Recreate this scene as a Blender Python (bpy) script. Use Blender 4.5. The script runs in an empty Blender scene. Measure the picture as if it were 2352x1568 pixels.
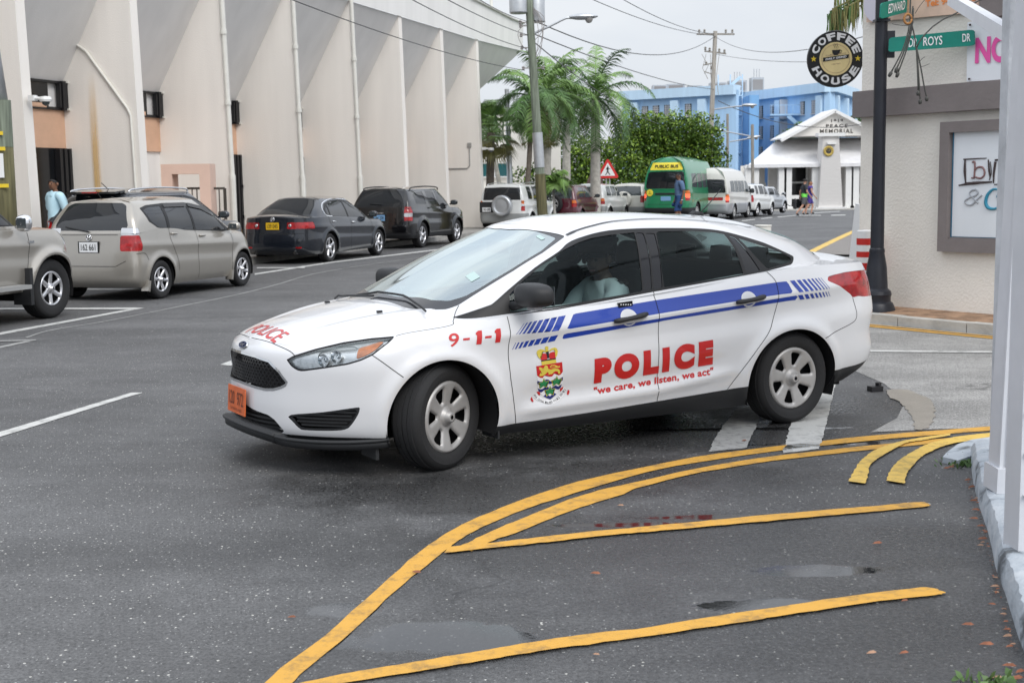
import bpy, bmesh, math, random
import numpy as np
from mathutils import Vector, Matrix
from mathutils.bvhtree import BVHTree
R = math.radians
SC = bpy.context.scene
COL = SC.collection
random.seed(7)
RNG = np.random.default_rng(7)

# ------------------------------------------------------------------ camera
CAM_H, CAM_P, CAM_R, CAM_F = 1.62, R(6.81), R(0.8), 3000 / 2352
cam = bpy.data.cameras.new("camera")
cam.sensor_width = 36
cam.lens = 36 * CAM_F
cam.clip_start = 0.05
cam.clip_end = 3000
cam.dof.use_dof = True
cam.dof.focus_distance = 8.3
cam.dof.aperture_fstop = 7.1
cam_ob = bpy.data.objects.new("camera", cam)
COL.objects.link(cam_ob)
_r = Vector((1, 0, 0)); _u = Vector((0, math.sin(CAM_P), math.cos(CAM_P))); _b = Vector((0, -math.cos(CAM_P), math.sin(CAM_P)))
_r2 = _r * math.cos(CAM_R) - _u * math.sin(CAM_R); _u2 = _u * math.cos(CAM_R) + _r * math.sin(CAM_R)
_m = Matrix((_r2, _u2, _b)).transposed().to_4x4()
_m.translation = (0, 0, CAM_H)
cam_ob.matrix_world = _m
SC.camera = cam_ob

# ------------------------------------------------------------------ light
SUN_EL, SUN_AZ = R(46), R(152)
world = bpy.data.worlds.new("World"); SC.world = world; world.use_nodes = True
nt = world.node_tree; nt.nodes.clear()
wo = nt.nodes.new("ShaderNodeOutputWorld"); bg = nt.nodes.new("ShaderNodeBackground")
sky = nt.nodes.new("ShaderNodeTexSky"); sky.sky_type = 'NISHITA'; sky.sun_disc = False
sky.sun_elevation = SUN_EL; sky.sun_rotation = SUN_AZ; sky.air_density = 1.0; sky.dust_density = 2.0
tc = nt.nodes.new("ShaderNodeTexCoord"); mp = nt.nodes.new("ShaderNodeMapping"); mp.inputs['Scale'].default_value = (1, 1, 3.2)
nz = nt.nodes.new("ShaderNodeTexNoise"); nz.inputs['Scale'].default_value = 1.7; nz.inputs['Detail'].default_value = 7; nz.inputs['Roughness'].default_value = .5
rp = nt.nodes.new("ShaderNodeValToRGB")
rp.color_ramp.elements[0].position = .38; rp.color_ramp.elements[0].color = (4.9, 5.3, 6.0, 1)
rp.color_ramp.elements[1].position = .62; rp.color_ramp.elements[1].color = (6.6, 6.8, 7.1, 1)
mx = nt.nodes.new("ShaderNodeMixRGB"); mx.inputs[0].default_value = .9
L = nt.links.new
L(tc.outputs['Generated'], mp.inputs[0]); L(mp.outputs[0], nz.inputs['Vector']); L(nz.outputs[0], rp.inputs[0])
sx = nt.nodes.new("ShaderNodeSeparateXYZ"); zr = nt.nodes.new("ShaderNodeMapRange"); zr.inputs[1].default_value = .14; zr.inputs[2].default_value = .55; zr.inputs[3].default_value = 1.0; zr.inputs[4].default_value = 1.8
gm = nt.nodes.new("ShaderNodeVectorMath"); gm.operation = 'SCALE'; L(tc.outputs['Generated'], sx.inputs[0]); L(sx.outputs[2], zr.inputs[0]); L(rp.outputs[0], gm.inputs[0]); L(zr.outputs[0], gm.inputs['Scale'])
L(sky.outputs[0], mx.inputs[1]); L(gm.outputs[0], mx.inputs[2]); L(mx.outputs[0], bg.inputs[0]); bg.inputs[1].default_value = .1
L(bg.outputs[0], wo.inputs[0])
sun = bpy.data.lights.new("sun", 'SUN'); sun.energy = 1.4; sun.angle = R(32); sun.color = (1, .97, .92)
sun_ob = bpy.data.objects.new("sun", sun); COL.objects.link(sun_ob)
_sd = Vector((math.sin(SUN_AZ) * math.cos(SUN_EL), math.cos(SUN_AZ) * math.cos(SUN_EL), math.sin(SUN_EL)))
sun_ob.rotation_euler = _sd.to_track_quat('Z', 'Y').to_euler()
sun_ob.location = (0, -5, 30)
SC.view_settings.view_transform = 'Standard'; SC.view_settings.look = 'None'
SC.view_settings.exposure = .42; SC.view_settings.gamma = 1
SC.render.film_transparent = False
SC.cycles.max_bounces = 8; SC.cycles.transparent_max_bounces = 16
SC.cycles.caustics_reflective = False; SC.cycles.caustics_refractive = False

# ------------------------------------------------------------------ photo point -> place in the street
def ray(dx, dy):
 a, b = dx - 1176, dy - 784; f = 3000
 X = (a * math.cos(CAM_R) - b * math.sin(CAM_R)) / f; Y = (a * math.sin(CAM_R) + b * math.cos(CAM_R)) / f
 return Vector((X, math.cos(CAM_P) - Y * math.sin(CAM_P), -math.sin(CAM_P) - Y * math.cos(CAM_P)))
def G(dx, dy, z=0.0):
 d = ray(dx, dy); return Vector((0, 0, CAM_H)) + d * ((z - CAM_H) / d.z)
def AT(dx, dy, y):
 d = ray(dx, dy); return Vector((0, 0, CAM_H)) + d * (y / d.y)

# ------------------------------------------------------------------ materials
MATS = {}
def mat(name, col, rough=.6, metal=0, spec=.5, coat=0, noise=None, bump=None, emit=None, trans=0, alpha=None, ior=1.45, coatr=.05):
 """noise=(scale, amount, [detail]) varies the colour; bump=(scale, strength, [detail])"""
 if name in MATS: return MATS[name]
 m = bpy.data.materials.new(name); m.use_nodes = True; t = m.node_tree; b = t.nodes['Principled BSDF']
 b.inputs['Base Color'].default_value = (*col, 1); b.inputs['Roughness'].default_value = rough
 b.inputs['Metallic'].default_value = metal; b.inputs['Specular IOR Level'].default_value = spec; b.inputs['IOR'].default_value = ior
 b.inputs['Coat Weight'].default_value = coat; b.inputs['Coat Roughness'].default_value = coatr
 b.inputs['Transmission Weight'].default_value = trans
 if alpha is not None: b.inputs['Alpha'].default_value = alpha
 if emit: b.inputs['Emission Color'].default_value = (*emit[0], 1); b.inputs['Emission Strength'].default_value = emit[1]
 co = t.nodes.new('ShaderNodeTexCoord')
 if noise:
  n = t.nodes.new('ShaderNodeTexNoise'); n.inputs['Scale'].default_value = noise[0]; n.inputs['Detail'].default_value = noise[2] if len(noise) > 2 else 5
  n.inputs['Roughness'].default_value = .62
  r = t.nodes.new('ShaderNodeValToRGB'); a = noise[1]
  r.color_ramp.elements[0].position = .3; r.color_ramp.elements[1].position = .7
  r.color_ramp.elements[0].color = (*[max(0, c * (1 - a)) for c in col], 1); r.color_ramp.elements[1].color = (*[min(1, c * (1 + a)) for c in col], 1)
  t.links.new(co.outputs['Object'], n.inputs['Vector']); t.links.new(n.outputs[0], r.inputs[0]); t.links.new(r.outputs[0], b.inputs['Base Color'])
 if bump:
  n = t.nodes.new('ShaderNodeTexNoise'); n.inputs['Scale'].default_value = bump[0]; n.inputs['Detail'].default_value = bump[2] if len(bump) > 2 else 4
  u = t.nodes.new('ShaderNodeBump'); u.inputs['Strength'].default_value = bump[1]; u.inputs['Distance'].default_value = .02
  t.links.new(co.outputs['Object'], n.inputs['Vector']); t.links.new(n.outputs[0], u.inputs['Height']); t.links.new(u.outputs[0], b.inputs['Normal'])
 MATS[name] = m
 return m
def glass(name, tint, k=.75, rough=.02, fk=1.0):
 """thin tinted pane: mostly see-through, reflecting like glass at its angle"""
 if name in MATS: return MATS[name]
 m = bpy.data.materials.new(name); m.use_nodes = True; t = m.node_tree; t.nodes.clear()
 o = t.nodes.new('ShaderNodeOutputMaterial'); tr = t.nodes.new('ShaderNodeBsdfTransparent'); tr.inputs[0].default_value = (*tint, 1)
 g = t.nodes.new('ShaderNodeBsdfGlossy'); g.inputs['Roughness'].default_value = rough; g.inputs[0].default_value = (.88, .97, .98, 1)
 fr = t.nodes.new('ShaderNodeFresnel'); fr.inputs[0].default_value = 1.5
 ma = t.nodes.new('ShaderNodeMath'); ma.operation = 'MULTIPLY_ADD'; ma.inputs[1].default_value = fk; ma.inputs[2].default_value = k; ma.use_clamp = True
 mi = t.nodes.new('ShaderNodeMixShader')
 t.links.new(fr.outputs[0], ma.inputs[0]); t.links.new(ma.outputs[0], mi.inputs[0]); t.links.new(tr.outputs[0], mi.inputs[1]); t.links.new(g.outputs[0], mi.inputs[2]); t.links.new(mi.outputs[0], o.inputs[0])
 MATS[name] = m
 return m

# ------------------------------------------------------------------ objects
def tag(o, label=None, cat=None, group=None, kind=None):
 if label: o['label'] = label
 if cat: o['category'] = cat
 if group: o['group'] = group
 if kind: o['kind'] = kind
 return o
def empty(name, loc=(0, 0, 0), rz=0, label=None, cat=None, group=None, parent=None):
 o = bpy.data.objects.new(name, None); COL.objects.link(o); o.location = loc; o.rotation_euler = (0, 0, rz)
 o.empty_display_size = .2
 if parent: o.parent = parent
 return tag(o, label, cat, group)
def mk(name, V, F, m, parent=None, smooth=True, normals=None, mi=None, loc=None, angle=None):
 me = bpy.data.meshes.new(name)
 me.from_pydata([tuple(map(float, v)) for v in V], [], [tuple(map(int, f)) for f in F])
 ms = m if isinstance(m, (list, tuple)) else [m]
 for x in ms: me.materials.append(x)
 if mi is not None: me.polygons.foreach_set('material_index', np.array(mi, dtype=np.int32))
 me.polygons.foreach_set('use_smooth', [bool(smooth)] * len(me.polygons))
 me.update()
 if angle is not None:
  me.set_sharp_from_angle(angle=R(angle))
 if normals is not None: me.normals_split_custom_set_from_vertices([tuple(map(float, n)) for n in normals])
 o = bpy.data.objects.new(name, me); COL.objects.link(o)
 if parent: o.parent = parent
 if loc is not None: o.location = loc
 return o
class Geo:
 def __init__(s): s.V = []; s.F = []; s.I = []
 def add(s, V, F, i=0):
  n = len(s.V); s.V += [tuple(v) for v in V]; s.F += [tuple(k + n for k in f) for f in F]; s.I += [i] * len(F); return s
 def box(s, c, d, rz=0, i=0, rx=0, ry=0):
  M = Matrix.Translation(c) @ Matrix.Rotation(rz, 4, 'Z') @ Matrix.Rotation(ry, 4, 'Y') @ Matrix.Rotation(rx, 4, 'X')
  V = [M @ Vector((x * d[0] / 2, y * d[1] / 2, z * d[2] / 2)) for x in (-1, 1) for y in (-1, 1) for z in (-1, 1)]
  return s.add(V, [(0, 1, 3, 2), (4, 6, 7, 5), (0, 4, 5, 1), (2, 3, 7, 6), (0, 2, 6, 4), (1, 5, 7, 3)], i)
 def bar(s, a, b, w, h=None, i=0, up=(0, 0, 1)):
  h = h or w; a = Vector(a); b = Vector(b); d = (b - a).normalized(); u = Vector(up)
  if abs(d.dot(u)) > .98: u = Vector((1, 0, 0))
  x = d.cross(u).normalized(); y = x.cross(d).normalized()
  V = [p + x * sx * w / 2 + y * sy * h / 2 for p in (a, b) for sx, sy in ((-1, -1), (1, -1), (1, 1), (-1, 1))]
  return s.add(V, [(3, 2, 1, 0), (4, 5, 6, 7), (0, 1, 5, 4), (1, 2, 6, 5), (2, 3, 7, 6), (3, 0, 4, 7)], i)
 def tube(s, P, r, n=8, i=0, cap=True):
  P = [Vector(p) for p in P]; r = r if isinstance(r, (list, tuple)) else [r] * len(P); V = []; F = []
  u = None
  for k, p in enumerate(P):
   d = (P[min(k + 1, len(P) - 1)] - P[max(k - 1, 0)]).normalized()
   if u is None: u = d.orthogonal().normalized()
   u = (u - d * u.dot(d)).normalized(); w = d.cross(u)
   V += [p + (u * math.cos(2 * math.pi * j / n) + w * math.sin(2 * math.pi * j / n)) * r[k] for j in range(n)]
  for k in range(len(P) - 1):
   F += [(k * n + j, k * n + (j + 1) % n, (k + 1) * n + (j + 1) % n, (k + 1) * n + j) for j in range(n)]
  if cap: F += [tuple(range(n))[::-1], tuple(range((len(P) - 1) * n, len(P) * n))]
  return s.add(V, F, i)
 def lathe(s, prof, n=32, M=None, i=0, closed=False, cap=True):
  """prof = [(radius, height)] round the z axis"""
  V = []; F = []
  for r, z in prof: V += [Vector((r * math.cos(2 * math.pi * j / n), r * math.sin(2 * math.pi * j / n), z)) for j in range(n)]
  m = len(prof)
  for k in range(m if closed else m - 1):
   a, b = k * n, ((k + 1) % m) * n
   F += [(a + j, a + (j + 1) % n, b + (j + 1) % n, b + j) for j in range(n)]
  if not closed and cap:
   if prof[0][0] > 1e-4: F.append(tuple(range(n))[::-1])
   if prof[-1][0] > 1e-4: F.append(tuple(range((m - 1) * n, m * n)))
  if M is not None: V = [M @ v for v in V]
  return s.add(V, F, i)
 def prism(s, P, a, b, M=None, i=0):
  """2-D outline P in (x, y), extruded from z=a to z=b, placed by M"""
  n = len(P); V = [Vector((x, y, a)) for x, y in P] + [Vector((x, y, b)) for x, y in P]
  A = sum(P[k][0] * P[(k + 1) % n][1] - P[(k + 1) % n][0] * P[k][1] for k in range(n))
  F = [tuple(range(n))[::-1], tuple(range(n, 2 * n))] + [(k, (k + 1) % n, n + (k + 1) % n, n + k) for k in range(n)]
  if (A < 0) != (b < a): F = [f[::-1] for f in F]
  if M is not None: V = [M @ v for v in V]
  return s.add(V, F, i)
 def make(s, name, m, parent=None, smooth=False, angle=35, loc=None, normals=None):
  return mk(name, s.V, s.F, m, parent, True if smooth or angle else False, normals, s.I if isinstance(m, (list, tuple)) else None, loc, None if smooth else angle)
def copy_tree(o, parent=None):
 c = o.copy(); COL.objects.link(c)
 if parent: c.parent = parent
 for ch in list(o.children): copy_tree(ch, c)
 return c
def plane_M(o, x, y):
 """matrix taking 2-D x,y to world vectors x,y at origin o"""
 x = Vector(x); y = Vector(y); z = x.cross(y).normalized()
 M = Matrix((x, y, z)).transposed().to_4x4(); M.translation = o; return M

def catmull(P, t):
 P = np.asarray(P, float); n = len(P); t = np.clip(t, 0, n - 1); k = np.clip(np.floor(t).astype(int), 0, n - 2); u = (t - k)
 i0 = np.maximum(k - 1, 0); i3 = np.minimum(k + 2, n - 1)
 p0, p1, p2, p3 = P[i0], P[k], P[k + 1], P[i3]
 sh = (len(t),) + (1,) * (P.ndim - 1); u = u.reshape(sh)
 return .5 * (2 * p1 + (p2 - p0) * u + (2 * p0 - 5 * p1 + 4 * p2 - p3) * u ** 2 + (-p0 + 3 * p1 - 3 * p2 + p3) * u ** 3)
def interp(x, pts):
 p = sorted(pts); return np.interp(x, [a for a, b in p], [b for a, b in p])
def smooth_interp(x, pts):
 """natural-looking interpolation through (x, y) points (monotone cubic)"""
 p = sorted(pts); X = np.array([a for a, b in p], float); Y = np.array([b for a, b in p], float)
 h = np.diff(X); d = np.diff(Y) / h; m = np.empty(len(X)); m[0] = d[0]; m[-1] = d[-1]
 for i in range(1, len(X) - 1):
  m[i] = 0 if d[i - 1] * d[i] <= 0 else (h[i - 1] + h[i]) / (h[i - 1] / d[i] + h[i] / d[i - 1]) if True else 0
 x = np.clip(x, X[0], X[-1]); k = np.clip(np.searchsorted(X, x) - 1, 0, len(X) - 2); t = (x - X[k]) / h[k]
 return (2 * t ** 3 - 3 * t ** 2 + 1) * Y[k] + (t ** 3 - 2 * t ** 2 + t) * h[k] * m[k] + (-2 * t ** 3 + 3 * t ** 2) * Y[k + 1] + (t ** 3 - t ** 2) * h[k] * m[k + 1]

# ------------------------------------------------------------------ sheets: points + normals, cut exactly along curves
class Sheet:
 """V: (n, 6) = position + normal; F: list of faces"""
 def __init__(s, V, F): s.V = np.asarray(V, float).reshape(-1, 6); s.F = F
 @staticmethod
 def grid(P, flip=False, sym=True):
  """P (rows, cols, 3)"""
  r, c, _ = P.shape
  du = np.gradient(P, axis=1); dv = np.gradient(P, axis=0); N = np.cross(du, dv)
  ln = np.linalg.norm(N, axis=2, keepdims=True); N = N / np.maximum(ln, 1e-12)
  bad = ln[..., 0] < 1e-10
  if flip: N = -N
  if sym:
   e = np.abs(P[..., 1]) < 1e-6; N[e, 1] = 0
   l2 = np.linalg.norm(N, axis=2, keepdims=True); N = N / np.maximum(l2, 1e-9)
  idx = np.arange(r * c).reshape(r, c)
  Q = np.stack([idx[:-1, :-1], idx[:-1, 1:], idx[1:, 1:], idx[1:, :-1]], -1).reshape(-1, 4)
  if flip: Q = Q[:, ::-1]
  return Sheet(np.concatenate([P, N], 2).reshape(-1, 6), [tuple(q) for q in Q.tolist()])
 def split(s, f):
  """cut along f=0; returns (inside f<0, outside)"""
  g = f(s.V); g = np.where(np.abs(g) < 1e-9, 1e-9, g); neg = g < 0
  if not neg.any(): return Sheet(np.zeros((0, 6)), []), s
  if neg.all(): return s, Sheet(np.zeros((0, 6)), [])
  V = s.V; extra = []; cache = {}; A = []; B = []; n0 = len(V); negl = neg.tolist(); gl = g
  for face in s.F:
   q = [negl[i] for i in face]
   if all(q): A.append(face); continue
   if not any(q): B.append(face); continue
   fa = []; fb = []; m = len(face)
   for k in range(m):
    i, j = face[k], face[(k + 1) % m]
    (fa if q[k] else fb).append(i)
    if q[k] != q[(k + 1) % m]:
     key = (i, j) if i < j else (j, i)
     if key not in cache:
      a, b = key; t = gl[a] / (gl[a] - gl[b]); cache[key] = n0 + len(extra); extra.append(V[a] * (1 - t) + V[b] * t)
     fa.append(cache[key]); fb.append(cache[key])
   if len(fa) > 2: A.append(tuple(fa))
   if len(fb) > 2: B.append(tuple(fb))
  VV = np.vstack([V, np.array(extra)]) if extra else V
  return Sheet(VV, A).tidy(), Sheet(VV, B).tidy()
 def tidy(s):
  if not s.F: return Sheet(np.zeros((0, 6)), [])
  used = np.zeros(len(s.V), bool); used[np.concatenate([np.array(f) for f in s.F])] = True
  mp = np.cumsum(used) - 1; return Sheet(s.V[used], [tuple(mp[list(f)]) for f in s.F])
 def off(s, d):
  V = s.V.copy(); V[:, :3] += V[:, 3:] * d; return Sheet(V, s.F)
 def mirror(s):
  V = s.V.copy(); V[:, 1] *= -1; V[:, 4] *= -1; return Sheet(V, [f[::-1] for f in s.F])
 def join(s, *o):
  V = [s.V]; F = list(s.F); n = len(s.V)
  for t in o: V.append(t.V); F += [tuple(k + n for k in f) for f in t.F]; n += len(t.V)
  return Sheet(np.vstack(V), F)
 def both(s): return s.join(s.mirror())
 def make(s, name, m, parent=None):
  N = s.V[:, 3:]; N = N / np.maximum(np.linalg.norm(N, axis=1, keepdims=True), 1e-9)
  return mk(name, s.V[:, :3], s.F, m, parent, True, N)
def poly_f(poly, ca, cb, grow=0):
 """signed distance to a closed outline in the plane of two coordinates given as weight vectors"""
 P = np.asarray(poly, float); ca = np.asarray(ca, float); cb = np.asarray(cb, float)
 def f(V):
  x = V[:, :3] @ ca; y = V[:, :3] @ cb; d = np.full(len(x), 1e9); ins = np.zeros(len(x), bool)
  for k in range(len(P)):
   a = P[k]; b = P[(k + 1) % len(P)]; e = b - a; L2 = e @ e
   if L2 < 1e-12: continue
   t = np.clip(((x - a[0]) * e[0] + (y - a[1]) * e[1]) / L2, 0, 1)
   d = np.minimum(d, np.hypot(x - a[0] - t * e[0], y - a[1] - t * e[1]))
   c = ((a[1] > y) != (b[1] > y)) & (x < (b[0] - a[0]) * (y - a[1]) / (b[1] - a[1] + 1e-15) + a[0])
   ins ^= c
  return np.where(ins, -d, d) - grow
 return f
SIDE = ((1, 0, 0), (0, 0, 1)); FRONT = ((0, 1, 0), (0, 0, 1)); DIAG = ((.7071, -.7071, 0), (0, 0, 1)); RDIAG = ((.7071, .7071, 0), (0, 0, 1)); TOP = ((1, 0, 0), (0, 1, 0))
def spoly(P, n=6, closed=True):
 """round a coarse outline with a Catmull-Rom curve"""
 P = list(P); Q = [P[-1]] + P + [P[0], P[1]]; t = np.arange(1, len(P) + 1, 1 / n)
 return catmull(np.array(Q), t).tolist()

# ------------------------------------------------------------------ lettering
_font = {}
def text_flat(s, bold=0.0, shear=0.0, space=1.0):
 """letters as a flat mesh filling 0..1 x 0..1; returns V (n,2), F, aspect"""
 key = (s, bold, shear, space)
 if key in _font: return _font[key]
 c = bpy.data.curves.new('letters', 'FONT'); c.body = s; c.size = 1; c.offset = bold; c.shear = shear; c.space_character = space; c.resolution_u = 6; c.fill_mode = 'BOTH'
 o = bpy.data.objects.new('letters', c); COL.objects.link(o); dg = bpy.context.evaluated_depsgraph_get()
 me = o.evaluated_get(dg).to_mesh(); V = np.array([v.co[:2] for v in me.vertices]); F = [tuple(p.vertices) for p in me.polygons]
 o.to_mesh_clear(); bpy.data.objects.remove(o); bpy.data.curves.remove(c)
 lo, hi = V.min(0), V.max(0); a = (hi[0] - lo[0]) / (hi[1] - lo[1]); V = (V - lo) / (hi - lo)
 _font[key] = (V, F, a); return _font[key]
def text_on(g, s, quad, thick=0.0, i=0, bold=0.0, shear=0.0, space=1.0, off=.002):
 """put letters on the flat quad (bl, br, tr, tl); adds to Geo g"""
 V, F, a = text_flat(s, bold, shear, space); q = [Vector(p) for p in quad]; nrm = (q[1] - q[0]).cross(q[3] - q[0]).normalized()
 P = [q[0] * (1 - u) * (1 - v) + q[1] * u * (1 - v) + q[2] * u * v + q[3] * (1 - u) * v + nrm * (off + thick) for u, v in V.tolist()]
 g.add(P, F, i)
 return g
# ------------------------------------------------------------------ car bodies
# car frame: x forward from the front axle, y to the car's left, z up
F_STD = [(0, 0), (.25, .02), (.48, .09), (.65, .19), (.80, .31), (.92, .44), (.985, .60)]
R_STD = [(.985, .62), (.94, .34), (.86, .17), (.73, .08), (.55, .03), (.3, .008), (0, 0)]
F_BOX = [(0, 0), (.3, .01), (.58, .04), (.76, .10), (.89, .20), (.96, .34), (.99, .55)]
R_BOX = [(.995, .50), (.975, .22), (.93, .09), (.82, .035), (.6, .012), (.3, .003), (0, 0)]
def body_sheets(s, step=.02):
 wb = s['wb']; fr = s.get('fr', F_STD); rr = s.get('rr', R_STD); rails = []
 side = s.get('side', [(0, 1.0), (-.2, 1.0), (-.4, 1.0), (-.6, 1.0), (-.8, 1.0), (-1.0, 1.0)])
 for lv in s['levels']:
  nose, tail, w = lv['n'], lv['t'], lv['w']; fs = lv.get('fs', 1); rs = lv.get('rs', 1)
  pts = [(nose - sb * fs, w * wf) for wf, sb in fr] + [(x * wb, w * k) for x, k in side if nose - fr[-1][1] * fs - .1 > x * wb > tail + rr[0][1] * rs + .1 or True] + [(tail + sb * rs, w * wf) for wf, sb in rr]
  X = np.array([p[0] for p in pts]); Y = np.array([p[1] for p in pts]); Z = smooth_interp(X, lv['z'])
  rails.append(np.stack([X, Y, Z], 1))
 rails = np.array(rails); M, K, _ = rails.shape
 # uniform columns along the middle rail
 t = np.linspace(0, K - 1, 600); c = catmull(rails[M // 2], t); al = np.concatenate([[0], np.cumsum(np.linalg.norm(np.diff(c, axis=0), axis=1))])
 nc = int(al[-1] / step) + 1; tc_ = np.interp(np.linspace(0, al[-1], nc), al, t)
 A = np.array([catmull(r, tc_) for r in rails])                      # M, nc, 3
 hts = np.linalg.norm(np.diff(rails, axis=0), axis=2).max(1); rows = []
 for k in range(M - 1):
  n = max(2, int(hts[k] / step)); rows += [k + j / n for j in range(n)]
 rows.append(M - 1); P = catmull(A, np.array(rows))
 for fn in s.get('sculpt', []): P = fn(P)
 P[:, 0, 1] = 0; P[:, -1, 1] = 0
 SA = Sheet.grid(P, flip=False)
 # deck: hood, cowl, trunk
 ring = P[-1]; n = max(8, int(ring[:, 1].max() / step)); q = np.linspace(0, 1, n); Zc = smooth_interp(ring[:, 0], s['deck']); dk = s.get('dk', 2.3)
 g = 1 - (1 - q) ** dk; B = np.empty((n, len(ring), 3)); B[:, :, 0] = ring[None, :, 0]; B[:, :, 1] = ring[None, :, 1] * (1 - q[:, None]); B[:, :, 2] = ring[None, :, 2] + (Zc - ring[:, 2])[None] * g[:, None]
 for fn in s.get('decksculpt', []): B = fn(B)
 SB = Sheet.grid(B, flip=False)
 # greenhouse
 gr = np.array(s['green']); M2, K2, _ = gr.shape
 t = np.linspace(0, K2 - 1, 600); c = catmull(gr[0] * .5 + gr[-1] * .5, t); al = np.concatenate([[0], np.cumsum(np.linalg.norm(np.diff(c, axis=0), axis=1))])
 nc = int(al[-1] / step) + 1; tc_ = np.interp(np.linspace(0, al[-1], nc), al, t)
 A = np.array([catmull(r, tc_) for r in gr]); hts = np.linalg.norm(np.diff(gr, axis=0), axis=2).max(1); rows = []
 for k in range(M2 - 1):
  n = max(3, int(hts[k] / step)); rows += [k + j / n for j in range(n)]
 rows.append(M2 - 1); P = catmull(A, np.array(rows)); P[:, 0, 1] = 0; P[:, -1, 1] = 0
 SCg = Sheet.grid(P)
 ring = P[-1]; xa, xb = s['capx']; xt = np.clip(ring[:, 0], xb, xa); Zt = smooth_interp(xt, s['roof']); n = max(10, int(.6 / step)); q = np.linspace(0, 1, n)[:, None]
 D = np.empty((n, len(ring), 3)); D[:, :, 0] = ring[:, 0] * (1 - q) + xt * q; D[:, :, 1] = ring[:, 1] * (1 - q); D[:, :, 2] = ring[:, 2] + (Zt - ring[:, 2]) * (1 - (1 - q) ** 2)
 SD = Sheet.grid(D)
 return dict(A=SA, B=SB, C=SCg, D=SD)
def green_rings(xf, xr, yb, belt, xtf, xtr, yt, zt, ztc, xsf=.42, rsq=1.0, bulge=.02, ditch=.05, dz=.045, zws=None, zcowl=None, zrb=None):
 """three greenhouse rings for an ordinary car. belt: [(x, z)]"""
 zw = zws if zws is not None else zt - .02
 n = [0, .47, .76, .88, .965, 1, 1, 1, 1, .975, .87, .5, 0]
 L_ = xf - xr
 bx = [xf, xf - .05, xf - .19, xf - .28, xf - xsf, xf - .32 * L_, xf - .5 * L_, xf - .68 * L_, xf - .84 * L_, xr + .16 / rsq, xr + .06 / rsq, xr + .012, xr]
 T_ = xtf - xtr
 tx = [xtf, xtf - .03, xtf - .09, xtf - .12, xtf - .19, xtf - .25 * T_, xtf - .45 * T_, xtf - .65 * T_, xtf - .84 * T_, xtr + .10 / rsq, xtr + .035 / rsq, xtr + .01, xtr]
 tn = [0, .46, .80, .91, .97, 1, 1, 1, 1, .97, .88, .5, 0]
 zb = interp(np.array(bx), belt).tolist()
 if zcowl is not None: zb[0], zb[1], zb[2] = zcowl, zcowl - .005, (zb[2] + zcowl) / 2
 if zrb is not None: zb[-1] = zb[-2] = zrb; zb[-3] = (zb[-3] + zrb) / 2
 ztt = [zw + .03, zw + .025, zw, zw, zt, zt, zt, zt, zt, zt - .01, zt, zt + .03, zt + .035]
 base = [(bx[k], yb * n[k], zb[k]) for k in range(13)]
 top = [(tx[k], yt * tn[k], ztt[k]) for k in range(13)]
 mid = [tuple((np.array(base[k]) + np.array(top[k])) / 2 + np.array([bulge * (1 if k < 3 else (-1 if k > 9 else 0)), bulge * (0 if k in (0, 12) else .9), .0])) for k in range(13)]
 dit = []
 for k in range(13):
  x = tx[k] + (-.05 if k < 4 else .05 if k > 9 else 0); y = (yt - ditch) * tn[k]; z = ztt[k] + dz * (1 if 3 < k < 10 else .55)
  dit.append((x, y, z))
 return [base, mid, top, dit]
class Cutter:
 def __init__(s, sh): s.s = sh
 def cut(s, poly, co, keys='A', where=None, keep=False):
  """take the part of the sheets inside the outline; where = (axis, sign, value) keeps it to one end"""
  out = []
  for k in keys:
   fn = poly if callable(poly) else poly_f(poly, *co)
   if where is not None:
    ax, sg, va = where; g0 = fn; fn = (lambda V, g0=g0, ax=ax, sg=sg, va=va: np.maximum(g0(V), (va - V[:, ax]) * sg))
   i, o = s.s[k].split(fn); out.append(i)
   if not keep: s.s[k] = o
  r = out[0]
  for o in out[1:]:
   if o.F: r = r.join(o) if r.F else o
  return r
class Skin:
 """casts outlines onto a body along a viewing direction of the car frame"""
 def __init__(s, sheets):
  V = []; F = []; N = []; n = 0
  for sh in sheets:
   if not sh.F: continue
   V.append(sh.V); F += [tuple(k + n for k in f) for f in sh.F]; n += len(sh.V)
  s.V = np.vstack(V); s.F = F; s.t = BVHTree.FromPolygons([tuple(v[:3]) for v in s.V], F)
 def hit(s, o, d):
  loc, nrm, idx, dist = s.t.ray_cast(Vector(o), Vector(d).normalized())
  if loc is None: return None
  if nrm.dot(Vector(d)) > 0: nrm = -nrm
  return loc, nrm
 def side(s, x, z, sg=1):
  return s.hit((x, 3 * 1, z), (0, -1, 0))
 def front(s, y, z): return s.hit((3, y, z), (-1, 0, 0))
 def top(s, x, y): return s.hit((x, y, 4), (0, 0, -1))
def ribbon(g, hits, w, off=.001, i=0):
 """a thin strip lying on the surface through the hits"""
 H = [h for h in hits if h]; V = []; F = []
 for k, (p, n) in enumerate(H):
  d = (H[min(k + 1, len(H) - 1)][0] - H[max(k - 1, 0)][0]).normalized(); x = n.cross(d).normalized()
  V += [p + x * w / 2 + n * off, p - x * w / 2 + n * off]
 for k in range(len(H) - 1): F.append((2 * k, 2 * k + 2, 2 * k + 3, 2 * k + 1))
 return g.add(V, F, i)
def densify(P, st=.03):
 out = []
 for a, b in zip(P[:-1], P[1:]):
  a = np.array(a, float); b = np.array(b, float); n = max(1, int(np.linalg.norm(b - a) / st)); out += [(a + (b - a) * k / n).tolist() for k in range(n)]
 return out + [list(P[-1])]
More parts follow.
